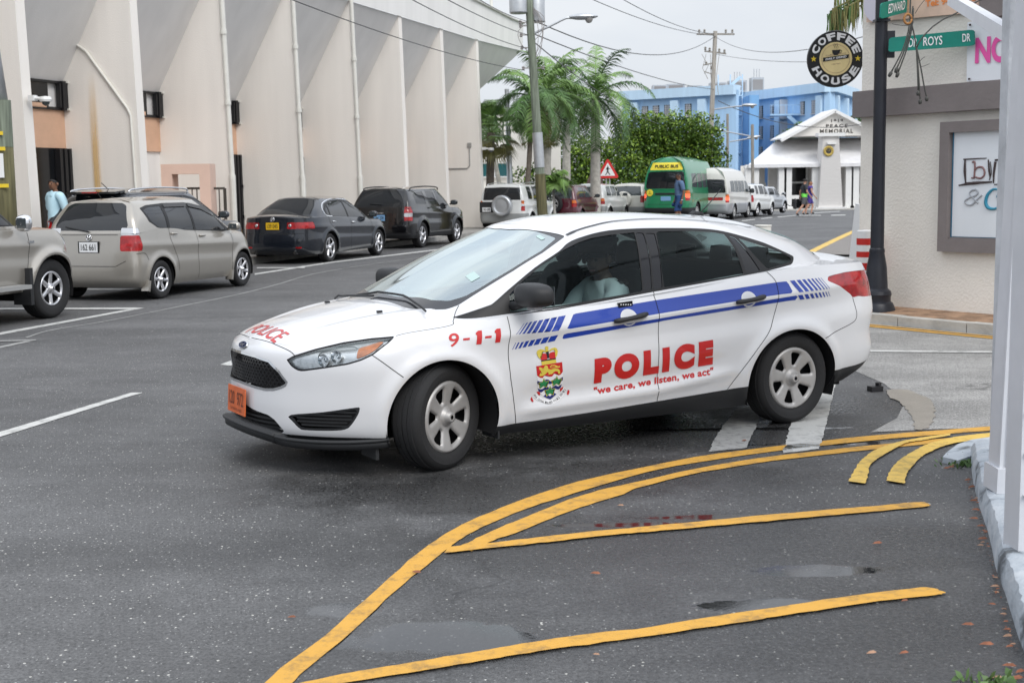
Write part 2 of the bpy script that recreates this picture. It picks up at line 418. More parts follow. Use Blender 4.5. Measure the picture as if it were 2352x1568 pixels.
def cast_text(g, skin, s, quad, i=0, off=.0025, bold=0, shear=0, space=1, sub=True, fn=None):
 """quad: (bl, br, tr, tl) in (x, z) of the side view (or whatever fn takes)"""
 V, F, a = text_flat(s, bold, shear, space); q = [np.array(p, float) for p in quad]
 bm = bmesh.new(); vs = [bm.verts.new((u, v, 0)) for u, v in V.tolist()]
 for f in F:
  try: bm.faces.new([vs[k] for k in f])
  except ValueError: pass
 bmesh.ops.triangulate(bm, faces=bm.faces[:])
 if sub:
  for _ in range(3):
   es = [e for e in bm.edges if e.calc_length() > .06]
   if es: bmesh.ops.subdivide_edges(bm, edges=es, cuts=1, use_grid_fill=False); bmesh.ops.triangulate(bm, faces=[f for f in bm.faces if len(f.verts) > 3])
 bm.verts.ensure_lookup_table(); fn = fn or skin.side; P = []; ok = True
 for v in bm.verts:
  u, w = v.co.x, v.co.y; c = q[0] * (1 - u) * (1 - w) + q[1] * u * (1 - w) + q[2] * u * w + q[3] * (1 - u) * w
  h = fn(c[0], c[1]); P.append(tuple(h[0] + h[1] * off) if h else None)
 for k, v in enumerate(bm.verts): v.index = k
 bad = {k for k, p in enumerate(P) if p is None}; FF = [tuple(v.index for v in f.verts) for f in bm.faces]; FF = [f for f in FF if not bad & set(f)]
 P = [p or (0, 0, 0) for p in P]; bm.free(); g.add(P, FF, i); return g

# ------------------------------------------------------------------ wheels (axis along +y = outside)
def _cap(style, Rr):
 nr, na = (26, 132); rr = np.linspace(.06, 1, nr) * Rr; th = np.linspace(0, 2 * math.pi, na + 1)
 Rg, Tg = np.meshgrid(rr, th, indexing='ij'); u = Rg / Rr
 n, wid, r0, r1, dish, twist = {'police': (6, .0, .42, .82, .032, 0), 'five': (5, .15, .30, .90, .03, 0), 'six': (6, .14, .32, .86, .03, 0), 'seven': (7, .12, .34, .86, .02, .0), 'steel': (8, .24, .55, .74, .02, 0), 'twin': (6, .13, .36, .90, .03, 0)}[style]
 def hole(V):
  x, z = V[:, 0], V[:, 2]; r = np.hypot(x, z) / Rr; t = np.arctan2(z, x) - twist * r; k = (t % (2 * math.pi / n)) - math.pi / n
  if style == 'police': hw = np.minimum(.055 + .36 * (r - r0), .185)
  elif style == 'steel': hw = .11 + 0 * r
  else: hw = r * math.sin(math.pi / n) - wid * (.75 + .35 * (1 - r)) + .0
  lat = np.abs(np.sin(k) * r) - hw; rad = np.abs(r - (r0 + r1) / 2) - (r1 - r0) / 2
  a = np.maximum(lat, 0); b = np.maximum(rad, 0); c = .035
  return (np.hypot(np.maximum(lat + c, 0), np.maximum(rad + c, 0)) + np.minimum(np.maximum(lat, rad) + c, 0) - c) * Rr
 V = np.stack([Rg * np.cos(Tg), 0 * Rg, Rg * np.sin(Tg)], -1); d = hole(V.reshape(-1, 3)).reshape(Rg.shape) / Rr
 y = -dish * (1 - u) ** 1.3 * (u > .15) - dish * .75 * np.clip((.15 - u) * -10, 0, 1) * 0
 y = y + np.where(u < .26, .022 * np.clip((.26 - u) / .06, 0, 1), 0)
 y -= (.013 if style == 'police' else .02) * np.exp(-np.clip(d, -1, 9) / .03) * (u > .27)
 y -= .012 * np.clip((u - .955) / .045, 0, 1) ** 2
 V[..., 1] = y; sh = Sheet.grid(V, flip=False, sym=False)
 # outward normal is +y
 if sh.V[len(sh.V) // 2, 4] < 0: sh = Sheet.grid(V, flip=True, sym=False)
 ins, out = sh.split(hole)
 return out
def make_wheel(parent, loc, side, r, w, rim, style, steer=0.0, capmat='cap', spin=.3, cam_=0, name='wheel', badge=None, lo=False):
 e = empty(name, loc, (0 if side > 0 else math.pi) + steer, parent=parent)
 h = w / 2; t = Geo(); n = 48 if not lo else 28; M = Matrix.Rotation(-math.pi / 2, 4, 'X')
 g = [(-.62, -.006), (-.60, -.0), (-.36, 0), (-.35, -.007), (-.32, -.007), (-.31, 0), (-.05, 0), (-.04, -.007), (.04, -.007), (.05, 0), (.31, 0), (.32, -.007), (.35, -.007), (.36, 0), (.60, 0), (.62, -.006)]
 prof = [(rim, -h * .80), (rim + .012, -h * .9), (rim + (r - rim) * .45, -h), (r - .025, -h * .93), (r - .008, -h * .78)] + [(r + d, h * a * 1.02) for a, d in g] + [(r - .008, h * .78), (r - .025, h * .93), (rim + (r - rim) * .62, h * .995), (rim + (r - rim) * .58, h * .985), (rim + (r - rim) * .45, h), (rim + .012, h * .9), (rim, h * .80)]
 t.lathe(prof, n, M, closed=True); t.make('tyre', MATS['tyre'], e, smooth=False, angle=40)
 b = Geo(); b.lathe([(.001, h * .1), (rim * .98, h * .1), (rim * .99, h * .8)], n, M, cap=False); b.make('wheel_hub', MATS['hubdark'], e, angle=30)
 c = _cap(style, rim * 1.0); V = c.V.copy()
 ca, sa = math.cos(spin), math.sin(spin); X = V[:, 0] * ca - V[:, 2] * sa; Z = V[:, 0] * sa + V[:, 2] * ca; NX = V[:, 3] * ca - V[:, 5] * sa; NZ = V[:, 3] * sa + V[:, 5] * ca
 V[:, 0], V[:, 2], V[:, 3], V[:, 5] = X, Z, NX, NZ; V[:, 1] += h * .90; Sheet(V, c.F).make('hubcap' if style in ('police', 'steel') else 'rim', MATS[capmat], e)
 if badge:
  q = Geo(); q.lathe([(0.001, h * .90 - .004), (rim * .135, h * .90 - .004), (rim * .16, h * .9 - .035)], 20, M, i=0, cap=False); q.lathe([(0.001, h * .90 - .0025), (rim * .115, h * .90 - .0025)], 20, M, i=1)
  q.make('centre_cap', [MATS[capmat], MATS[badge]], e)
 else:
  q = Geo(); q.lathe([(0.001, h * .90 - .02), (rim * .15, h * .90 - .022), (rim * .17, h * .9 - .045)], 20, M, cap=False); q.make('centre_cap', MATS[capmat], e)
 return e
mat('tyre', (.018, .018, .019), .82, bump=(60, .15)); mat('hubdark', (.01, .01, .011), .7)
mat('cap', (.40, .39, .38), .42, metal=.35, noise=(9, .10)); mat('alloy', (.60, .60, .62), .28, metal=.8); mat('alloydull', (.45, .45, .44), .4, metal=.5)
mat('badge_blue', (.01, .02, .09), .3)
mat('black_plastic', (.020, .021, .023), .55, bump=(300, .1)); mat('black_gloss', (.008, .008, .01), .12); mat('trim', (.008, .008, .009), .5)
mat('gap', (.01, .01, .011), .8); mat('well', (.006, .006, .007), .95)
mat('chrome', (.75, .76, .78), .1, metal=1); mat('interior', (.022, .022, .025), .85); mat('headliner', (.35, .35, .34), .9)
mat('seat_cloth', (.02, .02, .022), .9, bump=(120, .2))
mat('red_lens', (.33, .008, .01), .12, coat=.6, noise=(14, .45)); mat('clear_lens', (.55, .56, .58), .12, metal=.35, coat=.8); mat('amber_lens', (.75, .20, .02), .2, coat=.5, noise=(30, .25)); mat('orange_lens', (.6, .13, .01), .2, coat=.5)
mat('lamp_lit', (.9, .1, .05), .3, emit=((1, .10, .04), 1.3))
glass('police_glass', (.62, .72, .70), .0, fk=.4); glass('windscreen_glass', (.50, .66, .63), .42)
glass('lens_glass', (.9, .92, .93), .06); glass('car_glass', (.22, .26, .25), .08)
mat('dark_glass', (.012, .014, .017), .04, spec=.75); mat('grey_glass', (.05, .06, .065), .05, spec=.9)
# ------------------------------------------------------------------ police saloon
PX, PY, PA = -0.8297, 8.0946, 3.6702
WB = 2.648
def _sculpt(P):
 X, Y, Z = P[..., 0], P[..., 1], P[..., 2]
 for cx, a in ((0.01, .36), (-2.615, .39)):
  rr = np.hypot((X - cx) / a, (Z - .30) / .345)
  P[..., 1] += np.where(Y > .5, .020 * np.exp(-((rr - 1.06) / .14) ** 2) * (Z > .1), 0)
 # shoulder crease sweeping up the doors, hollow below it, and the rocker flare
 zc = interp(X, [(.6, .70), (-.3, .755), (-1.4, .80), (-2.5, .875), (-3.3, .93)])
 s = np.clip((-X - .05) / .4, 0, 1) * np.clip((3.5 + X) / .5, 0, 1)
 P[..., 1] += np.where(Y > .5, s * (.013 * np.exp(-((Z - zc) / .035) ** 2) - .010 * np.exp(-((Z - zc + .12) / .07) ** 2)), 0)
 zl = interp(X, [(-.5, .30), (-1.5, .335), (-2.1, .40)])
 P[..., 1] += np.where(Y > .5, np.clip((-X - .45) / .15, 0, 1) * np.clip((2.2 + X) / .3, 0, 1) * (.016 * np.exp(-((Z - zl) / .03) ** 2) - .012 * np.exp(-((Z - zl - .09) / .06) ** 2)), 0)
 return P
def _deck(B):
 X, Y = B[..., 0], B[..., 1]
 yl = interp(X, [(.8, .34), (-.2, .60)])
 B[..., 2] += np.where(X > -.5, .012 * np.exp(-((Y - yl) / .05) ** 2) * np.clip((.8 - X) / .3, 0, 1), 0)
 return B
POLICE = dict(wb=WB, levels=[
 dict(n=.80, t=-3.42, w=.83, z=[(1, .16), (.2, .17), (-.6, .165), (-2.2, .16), (-3.0, .22), (-4, .26)]),
 dict(n=.892, t=-3.56, w=.875, z=[(1, .235), (.2, .24), (-.6, .235), (-2.2, .27), (-3.0, .31), (-4, .34)]),
 dict(n=.91, t=-3.62, w=.893, z=[(1, .36), (0, .37), (-.6, .37), (-2.6, .41), (-4, .46)]),
 dict(n=.902, t=-3.595, w=.903, z=[(1, .50), (-.6, .52), (-2.6, .56), (-4, .60)]),
 dict(n=.897, t=-3.62, w=.904, z=[(1, .61), (0, .65), (-2.6, .70), (-4, .74)]),
 dict(n=.88, t=-3.59, w=.885, z=[(1, .685), (.3, .73), (-.3, .78), (-1.5, .845), (-2.6, .92), (-3.7, .93)]),
 dict(n=.84, t=-3.55, w=.845, z=[(.9, .742), (.55, .735), (.25, .790), (-.10, .823), (-.19, .84), (-.445, .866), (-.78, .886), (-1.5, .95), (-2.41, 1.03), (-2.8, 1.055), (-3.3, 1.055), (-3.6, 1.045)]),
], deck=[(.845, .742), (.74, .790), (.6, .828), (.4, .868), (.2, .903), (0, .935), (-.2, .955), (-.5, .97), (-1, .98), (-2.5, 1.06), (-3.2, 1.105), (-3.43, 1.105), (-3.55, 1.05)],
 sculpt=[_sculpt], decksculpt=[_deck], capx=(-1.35, -2.2),
 roof=[(-.92, 1.37), (-1.14, 1.405), (-1.4, 1.427), (-1.7, 1.432), (-2.13, 1.412), (-2.4, 1.385), (-2.6, 1.35)],
 green=[
 [(.12, 0, .895), (.07, .42, .885), (-.07, .66, .862), (-.16, .775, .84), (-.36, .825, .83), (-.90, .85, .885), (-1.6, .86, .945), (-2.3, .84, 1.01), (-2.75, .78, 1.05), (-3.06, .66, 1.065), (-3.24, .42, 1.085), (-3.29, 0, 1.09)],
 [(-.44, 0, 1.165), (-.48, .36, 1.155), (-.60, .60, 1.125), (-.65, .69, 1.11), (-.76, .745, 1.11), (-1.1, .78, 1.14), (-1.68, .785, 1.17), (-2.25, .77, 1.175), (-2.62, .71, 1.185), (-2.88, .61, 1.19), (-3.0, .38, 1.235), (-3.03, 0, 1.25)],
 [(-.90, 0, 1.345), (-.93, .30, 1.335), (-1.02, .535, 1.30), (-1.05, .60, 1.285), (-1.14, .64, 1.305), (-1.35, .662, 1.335), (-1.75, .668, 1.340), (-2.15, .655, 1.315), (-2.47, .61, 1.285), (-2.66, .54, 1.275), (-2.70, .33, 1.325), (-2.70, 0, 1.345)],
 [(-.96, 0, 1.372), (-.99, .28, 1.362), (-1.07, .49, 1.335), (-1.10, .55, 1.328), (-1.20, .585, 1.348), (-1.4, .60, 1.378), (-1.75, .60, 1.385), (-2.12, .59, 1.36), (-2.40, .55, 1.33), (-2.56, .48, 1.315), (-2.59, .3, 1.352), (-2.59, 0, 1.37)]])
mat('police_white', (.66, .665, .68), .30, coat=.9, coatr=.03, noise=(1.2, .02)); mat('stripe_blue', (.003, .035, .30), .35, coat=.5)
mat('decal_red', (.50, .012, .012), .4, coat=.3); mat('decal_gold', (.62, .50, .07), .4); mat('decal_navy', (.012, .022, .14), .4); mat('decal_green', (.02, .22, .08), .4)
mat('decal_white', (.75, .75, .76), .4); mat('decal_black', (.012, .012, .014), .45); mat('plate_orange', (.62, .13, .035), .5, noise=(20, .12)); mat('plate_dark', (.12, .03, .01), .5)
mat('grey_plastic', (.05, .053, .058), .5)
def build_police():
 car = empty('police_car', (PX, PY, 0), PA, 'white police saloon with blue side stripes and a red POLICE on its doors, turning', 'police car')
 S = body_sheets(POLICE, .021); skin = Skin([S[k] for k in 'ABCD']); C = Cutter(S); white = MATS['police_white']
 arch = lambda V: np.minimum(np.hypot((V[:, 0] - .01) / .352, (V[:, 2] - .298) / .35) - 1, np.hypot((V[:, 0] + 2.612) / .392, (V[:, 2] - .298) / .348) - 1) * .35
 C.cut(lambda V: np.maximum(arch(V), (.45 - V[:, 1])), None, 'A')
 zr = [(1.1, .236), (.3, .232), (-.34, .228), (-.6, .233), (-1, .244), (-1.5, .264), (-2.06, .287), (-2.22, .296), (-3, .334), (-3.25, .345), (-3.8, .395)]
 rock = C.cut(lambda V: V[:, 2] - interp(V[:, 0], zr), None, 'A')
 rock.both().make('lower_trim', MATS['black_plastic'], car)
 # lamps and grilles
 head = [(.226, .663), (.179, .688), (.052, .727), (-.09, .759), (-.245, .781), (-.387, .793), (-.366, .762), (-.329, .728), (-.294, .698), (-.237, .671), (-.16, .648), (-.024, .625), (.12, .603), (.156, .608), (.193, .629)]
 hs = C.cut(head, DIAG, 'AB', (0, 1, .2)); inner, rim = hs.split(poly_f(head, *DIAG, grow=-.010))
 am = [(-.206, .727), (-.335, .764), (-.305, .724), (-.256, .694), (-.203, .676)]; bu = [(.021, .701), (-.064, .726), (-.175, .733), (-.189, .691), (-.149, .656), (-.001, .635)]
 back = inner.off(-.016); a_, back = back.split(poly_f(am, *DIAG)); b_, back = back.split(poly_f(spoly(bu, 4), *DIAG, grow=.004))
 l1 = poly_f(spoly([(.203, .654), (.153, .679), (.081, .694), (.076, .622), (.132, .617), (.162, .626)], 4), *DIAG); c_, back = back.split(l1)
 for side in (1, -1):
  fx = (lambda q: q) if side > 0 else (lambda q: q.mirror())
  e = empty('headlight', parent=car)
  fx(rim.off(-.004)).make('bezel', MATS['black_gloss'], e); fx(back).make('reflector', MATS['headlamp_silver'], e); fx(a_.off(.008)).make('indicator', MATS['amber_lens'], e)
  fx(b_.off(-.008)).make('high_beam', MATS['headlamp_silver'], e); fx(c_.off(-.004)).make('turn_signal', MATS['headlamp_silver'], e)
  g = Geo()
  for (dx, z, r) in ((-.02, .668, .036), (-.095, .690, .036)):
   h = skin.hit((dx * .7071 + 3, -dx * .7071 + 3, z), (-1, -1, 0))
   if h:
    p = h[0] - Vector((.7, .7, 0)) * .026; M = Matrix.Translation((p.x, p.y * side, p.z)) @ Vector((.85, .5 * side, .0)).to_track_quat('Z', 'Y').to_matrix().to_4x4()
    g.lathe([(r, .03), (r * .8, .010), (r * .4, -.008), (.008, -.012)], 20, M, cap=False); g.lathe([(.012, -.01), (.012, .012), (.001, .016)], 12, M)
  g.make('bulb', MATS['chrome'], e)
  fx(inner.off(-.001)).make('lens', MATS['lens_glass'], e)
 fog = spoly([(.213, .350), (.0, .378), (-.202, .410), (-.222, .403), (-.208, .364), (-.165, .305), (-.131, .283), (-.065, .274), (.106, .269), (.150, .276), (.187, .312)], 3)
 fs = C.cut(fog, DIAG, 'A', (0, 1, .2))
 fog_f = poly_f(fog, *DIAG); rimf, deep = fs.split(lambda V: -.012 - fog_f(V));
 for side in (1, -1):
  fx = (lambda q: q) if side > 0 else (lambda q: q.mirror())
  e = empty('fog_vent', parent=car); fx(deep.off(-.03)).make('recess', MATS['gap'], e); fx(rimf.off(-.006)).make('surround', MATS['black_plastic'], e); g = Geo()
  for z in (.298, .318, .338, .358, .378):
   H = []
   for dx in np.linspace(.17, -.20, 14):
    if fog_f(np.array([[dx * .7071, -dx * .7071, z, 0, 0, 0]]))[0] < -.004:
     h = skin.hit((dx * .7071 + 3, -dx * .7071 + 3, z), (-1, -1, 0))
     if h: H.append((Vector((h[0].x, h[0].y * side, h[0].z)), Vector((h[1].x, h[1].y * side, h[1].z))))
   if len(H) > 2: ribbon(g, H, .009, -.010)
  g.make('slats', MATS['black_plastic'], e)
 gp = [(-.2, .664), (.015, .664), (.2, .661), (.337, .645), (.422, .593), (.474, .537), (.466, .520), (.435, .503), (.38, .487), (.312, .481), (.167, .487), (.0, .492), (-.2, .492)]
 gs = C.cut(gp, FRONT, 'A', (0, 1, .5)); gs.both().off(-.04).make('grille_backing', MATS['gap'], car)
 g = Geo(); gf = poly_f(gp, *FRONT)
 def inside(y, z, m=.008): return gf(np.array([[0, abs(y), z, 0, 0, 0]]))[0] < -m
 fq = lambda y, z: skin.hit((3, abs(y), z), (-1, 0, 0))
 def sg(h, y): return None if h is None else (Vector((h[0].x, h[0].y * (1 if y >= 0 else -1), h[0].z)), Vector((h[1].x, h[1].y * (1 if y >= 0 else -1), h[1].z)))
 row = 0
 for z in np.arange(.492, .67, .0185):
  H = []
  for k, y in enumerate(np.arange(-.48, .481, .0175)):
   zz = z + (.0062 if (k + row) % 2 else -.0062)
   if inside(y, zz): H.append(sg(fq(y, zz), y))
   elif len(H) > 1: ribbon(g, H, .0085, -.012); H = []
   else: H = []
  if len(H) > 1: ribbon(g, H, .0085, -.012)
  for k, y in enumerate(np.arange(-.48, .481, .0175)):
   if (k + row) % 2 and inside(y, z + .006) and inside(y, z + .0125):
    ribbon(g, [sg(fq(y, z + .006), y), sg(fq(y, z + .0125), y)], .006, -.012)
  row += 1
 g.make('grille', MATS['black_gloss'], car)
 fr = spoly([(a, b) for a, b in gp[1:-1]], 3, True); g = Geo(); path = densify([(-.0, .664), (.2, .661), (.337, .645), (.422, .593), (.474, .537), (.466, .520), (.435, .503), (.38, .487), (.312, .481), (.167, .487), (0, .492)], .02)
 for s_ in (1, -1):
  H = [sg(fq(a, b), s_) for a, b in path]; ribbon(g, H, .014, .002)
 g.make('grille_frame', MATS['chrome'], car)
 lg = [(-.2, .372), (.1, .368), (.19, .353), (.335, .337), (.39, .311), (.428, .267), (.440, .247), (.30, .2), (-.2, .20)]
 ls = C.cut(lg, FRONT, 'A', (0, 1, .5)); ls.both().off(-.04).make('lower_grille', MATS['gap'], car); g = Geo(); lf = poly_f(lg, *FRONT)
 for z in (.262, .288, .314, .340):
  H = [sg(fq(y, z), y) for y in np.arange(-.44, .441, .03) if lf(np.array([[0, abs(y), z, 0, 0, 0]]))[0] < -.005]; ribbon(g, H, .011, -.012)
 g.make('lower_grille_slats', MATS['black_plastic'], car)
 g = Geo(); P = [(.955, 0, .262), (.945, .15, .258), (.915, .29, .248), (.865, .40, .232), (.845, .42, .222), (.79, .52, .214), (.69, .65, .212), (.55, .76, .212), (.42, .83, .216), (.345, .86, .222)]
 P = catmull(np.array(P), np.linspace(0, 9, 40)); full = [tuple(p) for p in P[::-1]] + [(p[0], -p[1], p[2]) for p in P[1:]]
 for k in range(len(full) - 1):
  break
 V = []
 for p in full: a = Vector(p); V += [a + Vector((0, 0, .012)), a + Vector((-.004, 0, -.045)), a + Vector((-.16, -.02 * (p[1] > .1) + .02 * (p[1] < -.1), -.055)), a + Vector((-.11 if abs(p[1]) < .45 else -.02, 0, .004))]
 g.add(V, [f for k in range(len(full) - 1) for f in ((4 * k, 4 * k + 1, 4 * k + 5, 4 * k + 4), (4 * k + 1, 4 * k + 2, 4 * k + 6, 4 * k + 5), (4 * k + 3, 4 * k, 4 * k + 4, 4 * k + 7))])
 g.tube([Vector(p) for p in full], .011, 8); g.make('front_lip', MATS['black_plastic'], car, smooth=True)
 for s_ in (1, -1):
  g = Geo(); g.box((.40, .72 * s_, .15), (.02, .20, .09)); g.make('air_deflector', MATS['black_plastic'], car)
  g = Geo(); g.box((-.352, .78 * s_, .205), (.012, .19, .11)); g.make('mud_flap', MATS['black_plastic'], car)
 # tail lamp
 tl = [(-2.918, .973), (-2.997, .985), (-3.132, .998), (-3.25, 1.0), (-3.8, .995), (-3.8, .80), (-3.30, .82), (-3.249, .827), (-3.182, .822), (-3.155, .848), (-3.037, .909), (-2.934, .949)]
 ts = C.cut(lambda V: np.maximum(poly_f(tl, *SIDE)(V), np.maximum(.46 - V[:, 1], V[:, 0] + 2.8)), None, 'AB')
 for s_ in (1, -1):
  q = ts if s_ > 0 else ts.mirror(); e = empty('tail_light', parent=car); q.off(-.003).make('lens', MATS['red_lens'], e)
 rb = C.cut(lambda V: V[:, 0] * 0 + np.maximum(V[:, 0] + 2.86, V[:, 2] - interp(V[:, 0], [(-2.87, .567), (-3.02, .608), (-3.157, .646), (-3.21, .69), (-3.3, .70), (-4, .70)])), None, 'A')
 rb.both().make('rear_bumper', white, car)
 fb = C.cut(lambda V: np.maximum(.2 - V[:, 0], V[:, 2] - interp(V[:, 0], [(.2, .50), (.273, .569), (.388, .67), (.421, .698), (.55, .80), (1, .80)])), None, 'A')
 fb.both().make('front_bumper', white, car)
 # glass
 wo_ = spoly([(-.202, .842), (-.375, .93), (-.505, 1.009), (-.711, 1.126), (-.911, 1.216), (-1.009, 1.264), (-1.127, 1.304), (-1.283, 1.332), (-1.5, 1.339), (-1.768, 1.334), (-1.986, 1.325), (-2.147, 1.309), (-2.288, 1.28), (-2.478, 1.228), (-2.639, 1.171), (-2.735, 1.130)], 3)[:46] + [(-2.745, 1.112), (-2.725, 1.088), (-2.689, 1.066), (-2.414, 1.032), (-1.496, .951), (-.783, .881), (-.45, .865)]
 wt = C.cut(lambda V: np.maximum.reduce([poly_f(wo_, *SIDE)(V), .5 - V[:, 1], V[:, 2] - interp(V[:, 0], [(-4, .6), (-2.76, 1.112), (-2.478, 1.232), (-2.3, 1.33), (0, 1.5)])]), None, 'AC')
 Wt = {'t': wt}; K = Cutter(Wt)
 fg = K.cut([(-.475, .882), (-.495, .979), (-.589, 1.046), (-.698, 1.107), (-.785, 1.155), (-.92, 1.216), (-1.051, 1.264), (-1.15, 1.290), (-1.268, 1.305), (-1.462, 1.316), (-1.425, 1.148), (-1.405, .958), (-1.109, .931), (-.79, .901)], SIDE, 't')
 bp = K.cut([(-1.474, 1.316), (-1.437, 1.148), (-1.417, .960), (-1.478, .965), (-1.505, 1.15), (-1.53, 1.31)], SIDE, 't')
 bp2 = K.cut([(-1.542, 1.31), (-1.517, 1.15), (-1.492, .966), (-1.560, .974), (-1.585, 1.16), (-1.612, 1.306)], SIDE, 't')
 rg = K.cut([(-1.625, 1.306), (-1.65, 1.316), (-1.902, 1.312), (-2.106, 1.297), (-2.185, 1.283), (-2.209, 1.194), (-2.225, 1.026), (-1.572, .974), (-1.583, 1.142)], SIDE, 't')
 fq_ = K.cut([(-2.216, 1.272), (-2.267, 1.256), (-2.317, 1.156), (-2.38, 1.041), (-2.251, 1.030), (-2.236, 1.171)], SIDE, 't')
 qg = K.cut([(-2.295, 1.252), (-2.453, 1.203), (-2.638, 1.146), (-2.710, 1.110), (-2.695, 1.085), (-2.446, 1.050), (-2.362, 1.143)], SIDE, 't')
 trim = Wt['t']
 wsp = [(.3, -.1), (.3, .50), (-.0, .50), (-.075, .575), (-.145, .64), (-.212, .662), (-.32, .656), (-.599, .645), (-.83, .612), (-1.035, .549), (-1.02, .493), (-.943, .329), (-.893, .088), (-.885, -.1)]
 ws = C.cut(wsp, TOP, 'CD'); gin, frit = ws.split(poly_f([(-.02, -.2), (-.035, .2), (-.055, .30), (-.12, .50), (-.19, .585), (-.28, .620), (-.36, .624), (-.606, .615), (-.838, .580), (-.985, .520), (-.955, .40), (-.915, .2), (-.90, -.2)], *TOP))
 bk = C.cut([(-2.68, -.2), (-2.68, .40), (-2.76, .50), (-3.08, .60), (-3.22, .36), (-3.27, -.2)], TOP, 'CD')
 gl = MATS['police_glass']
 e = empty('windscreen', parent=car); frit.both().off(-.003).make('frit_band', MATS['frit'], e); gin.both().off(-.003).make('pane', MATS['windscreen_glass'], e)
 g = Geo()
 for (cx, cy, hw, hh) in ((-.40, .50, .04, .03), (-.92, .44, .035, .014)):
  H = [skin.top(cx + a * hh, cy + b * hw) for a, b in ((-1, -1), (1, -1), (1, 1), (-1, 1))]
  if all(H): g.add([h[0] - h[1] * .0005 for h in H], [(0, 1, 2, 3)])
 g.make('windscreen_sticker', mat('sticker', (.42, .55, .53), .4), e, angle=None)
 bk.both().off(-.003).make('rear_screen', gl, car)
 dk_ = Geo()
 for s_ in (1, -1):
  fx = (lambda q: q) if s_ > 0 else (lambda q: q.mirror())
  fx(trim.off(-.001)).make('window_trim', MATS['trim'], car)
  for nm, sh, mt in (('window_pane', fg, gl), ('window_pane', rg, gl), ('quarter_window', qg, gl), ('window_pillar', bp, MATS['black_gloss']), ('window_pillar', bp2, MATS['black_gloss']), ('window_pillar', fq_, MATS['black_gloss'])): fx(sh.off(-.005)).make(nm, mt, car)
 # stripes
 z1a = [(-.70, .76), (-.81, .765), (-1.485, .816), (-2.455, .882), (-2.6, .886), (-3, .899)]; z1b = [(-.50, .815), (-.882, .851), (-1.5, .899), (-2.472, .962), (-2.639, .968), (-3, .975)]
 z2a = [(-.45, .672), (-.731, .702), (-.778, .707), (-1.491, .765), (-2.461, .830), (-2.658, .838), (-3, .846)]; z2b = [(-.5, .711), (-.759, .737), (-.796, .739), (-1.484, .786), (-2.453, .857), (-2.631, .869), (-3, .883)]
 bars = []
 def band(za, zb, x0b, x0t, x1b, x1t, n=18):
  xs = np.linspace(x0b, x1b, n); xt = np.linspace(x1t, x0t, n)
  return [(x, float(interp(x, za))) for x in xs] + [(x, float(interp(x, zb))) for x in xt]
 polys = [band(z1a, z1b, -.808, -.882, -2.599, -2.569), band(z2a, z2b, -.778, -.796, -2.658, -2.631)]
 x = -.765; wds = [.052, .042, .036, .030, .024, .017, .010, .004]; gap_ = [.022, .020, .019, .018, .018, .017, .017, .016]
 xb = -.775
 for w_, g_ in zip(wds, gap_):
  xb += g_; bars += [band(z1a, z1b, xb + w_, xb + w_ - .072, xb, xb - .072, 3), band(z2a, z2b, xb + w_ + .022, xb + w_, xb + .022, xb, 3)]; xb += w_ * .78
 xb = -2.62
 for w_, g_ in zip([.040, .032, .026, .020, .016, .012, .008, .004], [.018] * 8):
  bars += [band(z1a, z1b, xb - .03, xb + .03, xb - w_ - .03, xb - w_ + .03, 3), band(z2a, z2b, xb - .045, xb - .018, xb - w_ - .045, xb - w_ - .018, 3)]; xb -= w_ + g_
 st = [C.cut(p, SIDE, 'A', (1, 1, .4)) for p in polys]
 st = [s_ for s_ in st if s_.F]; stripe = st[0].join(*st[1:])
 for fx in (lambda q: q, lambda q: q.mirror()): fx(stripe).make('blue_stripe', MATS['stripe_blue'], car)
 for s_ in (1, -1):
  g = Geo()
  for p in bars: cast_poly(g, skin, p, 0, .0018, s_)
  g.make('blue_bars', MATS['stripe_blue'], car, smooth=True)
 fd = [(-.445, .875), (-.436, .832), (-.411, .669), (-.419, .527), (-.435, .423), (-.467, .20), (-1.495, .20), (-1.490, .5), (-1.494, .717), (-1.494, .868), (-1.485, .99), (-1.45, .99)]
 rd = [(-1.485, .99), (-1.494, .868), (-1.494, .717), (-1.490, .5), (-1.495, .20), (-2.03, .20), (-2.059, .287), (-2.26, .52), (-2.362, .627), (-2.44, .745), (-2.462, .80), (-2.470, .859), (-2.473, .949), (-2.452, .995), (-2.40, 1.05)]
 C.cut([(-.22, -.2), (-.22, .50), (-.34, .68), (-.50, .765), (-.9, .80), (-1.6, .805), (-2.3, .78), (-2.75, .71), (-3.0, .60), (-3.12, .40), (-3.15, -.2)], TOP, 'B')
 fdo = C.cut(fd, SIDE, 'A', (1, 1, .4)).join(C.cut(fd, SIDE, 'B', (1, 1, .74))); rdo = C.cut(rd, SIDE, 'A', (1, 1, .4)).join(C.cut(rd, SIDE, 'B', (1, 1, .70)))
 doors = {}
 for s_ in (1, -1):
  fx = (lambda q: q) if s_ > 0 else (lambda q: q.mirror())
  doors[s_] = (fx(fdo).make('front_door', white, car), fx(rdo).make('rear_door', white, car))
 hood = [(1.0, -.1), (1.0, .6), (.757, .505), (.651, .590), (.508, .650), (.379, .735), (.264, .812), (.106, .814), (-.081, .823), (-.12, .78), (-.168, .707), (-.216, .659), (-.30, .60), (-.30, -.1)]
 hd = C.cut(hood, TOP, 'B', None); hd.both().make('bonnet', white, car)
 body = C.s['A'].join(C.s['B'], C.s['C'], C.s['D']); body.both().make('body', white, car)
 # shut lines
 g = Geo(); cv = lambda P: catmull(np.array(P), np.linspace(0, len(P) - 1, 12 * len(P))); sd = lambda P: [skin.side(a, b) for a, b in cv(P)]; tp = lambda P: [skin.top(a, b) for a, b in cv(P)]
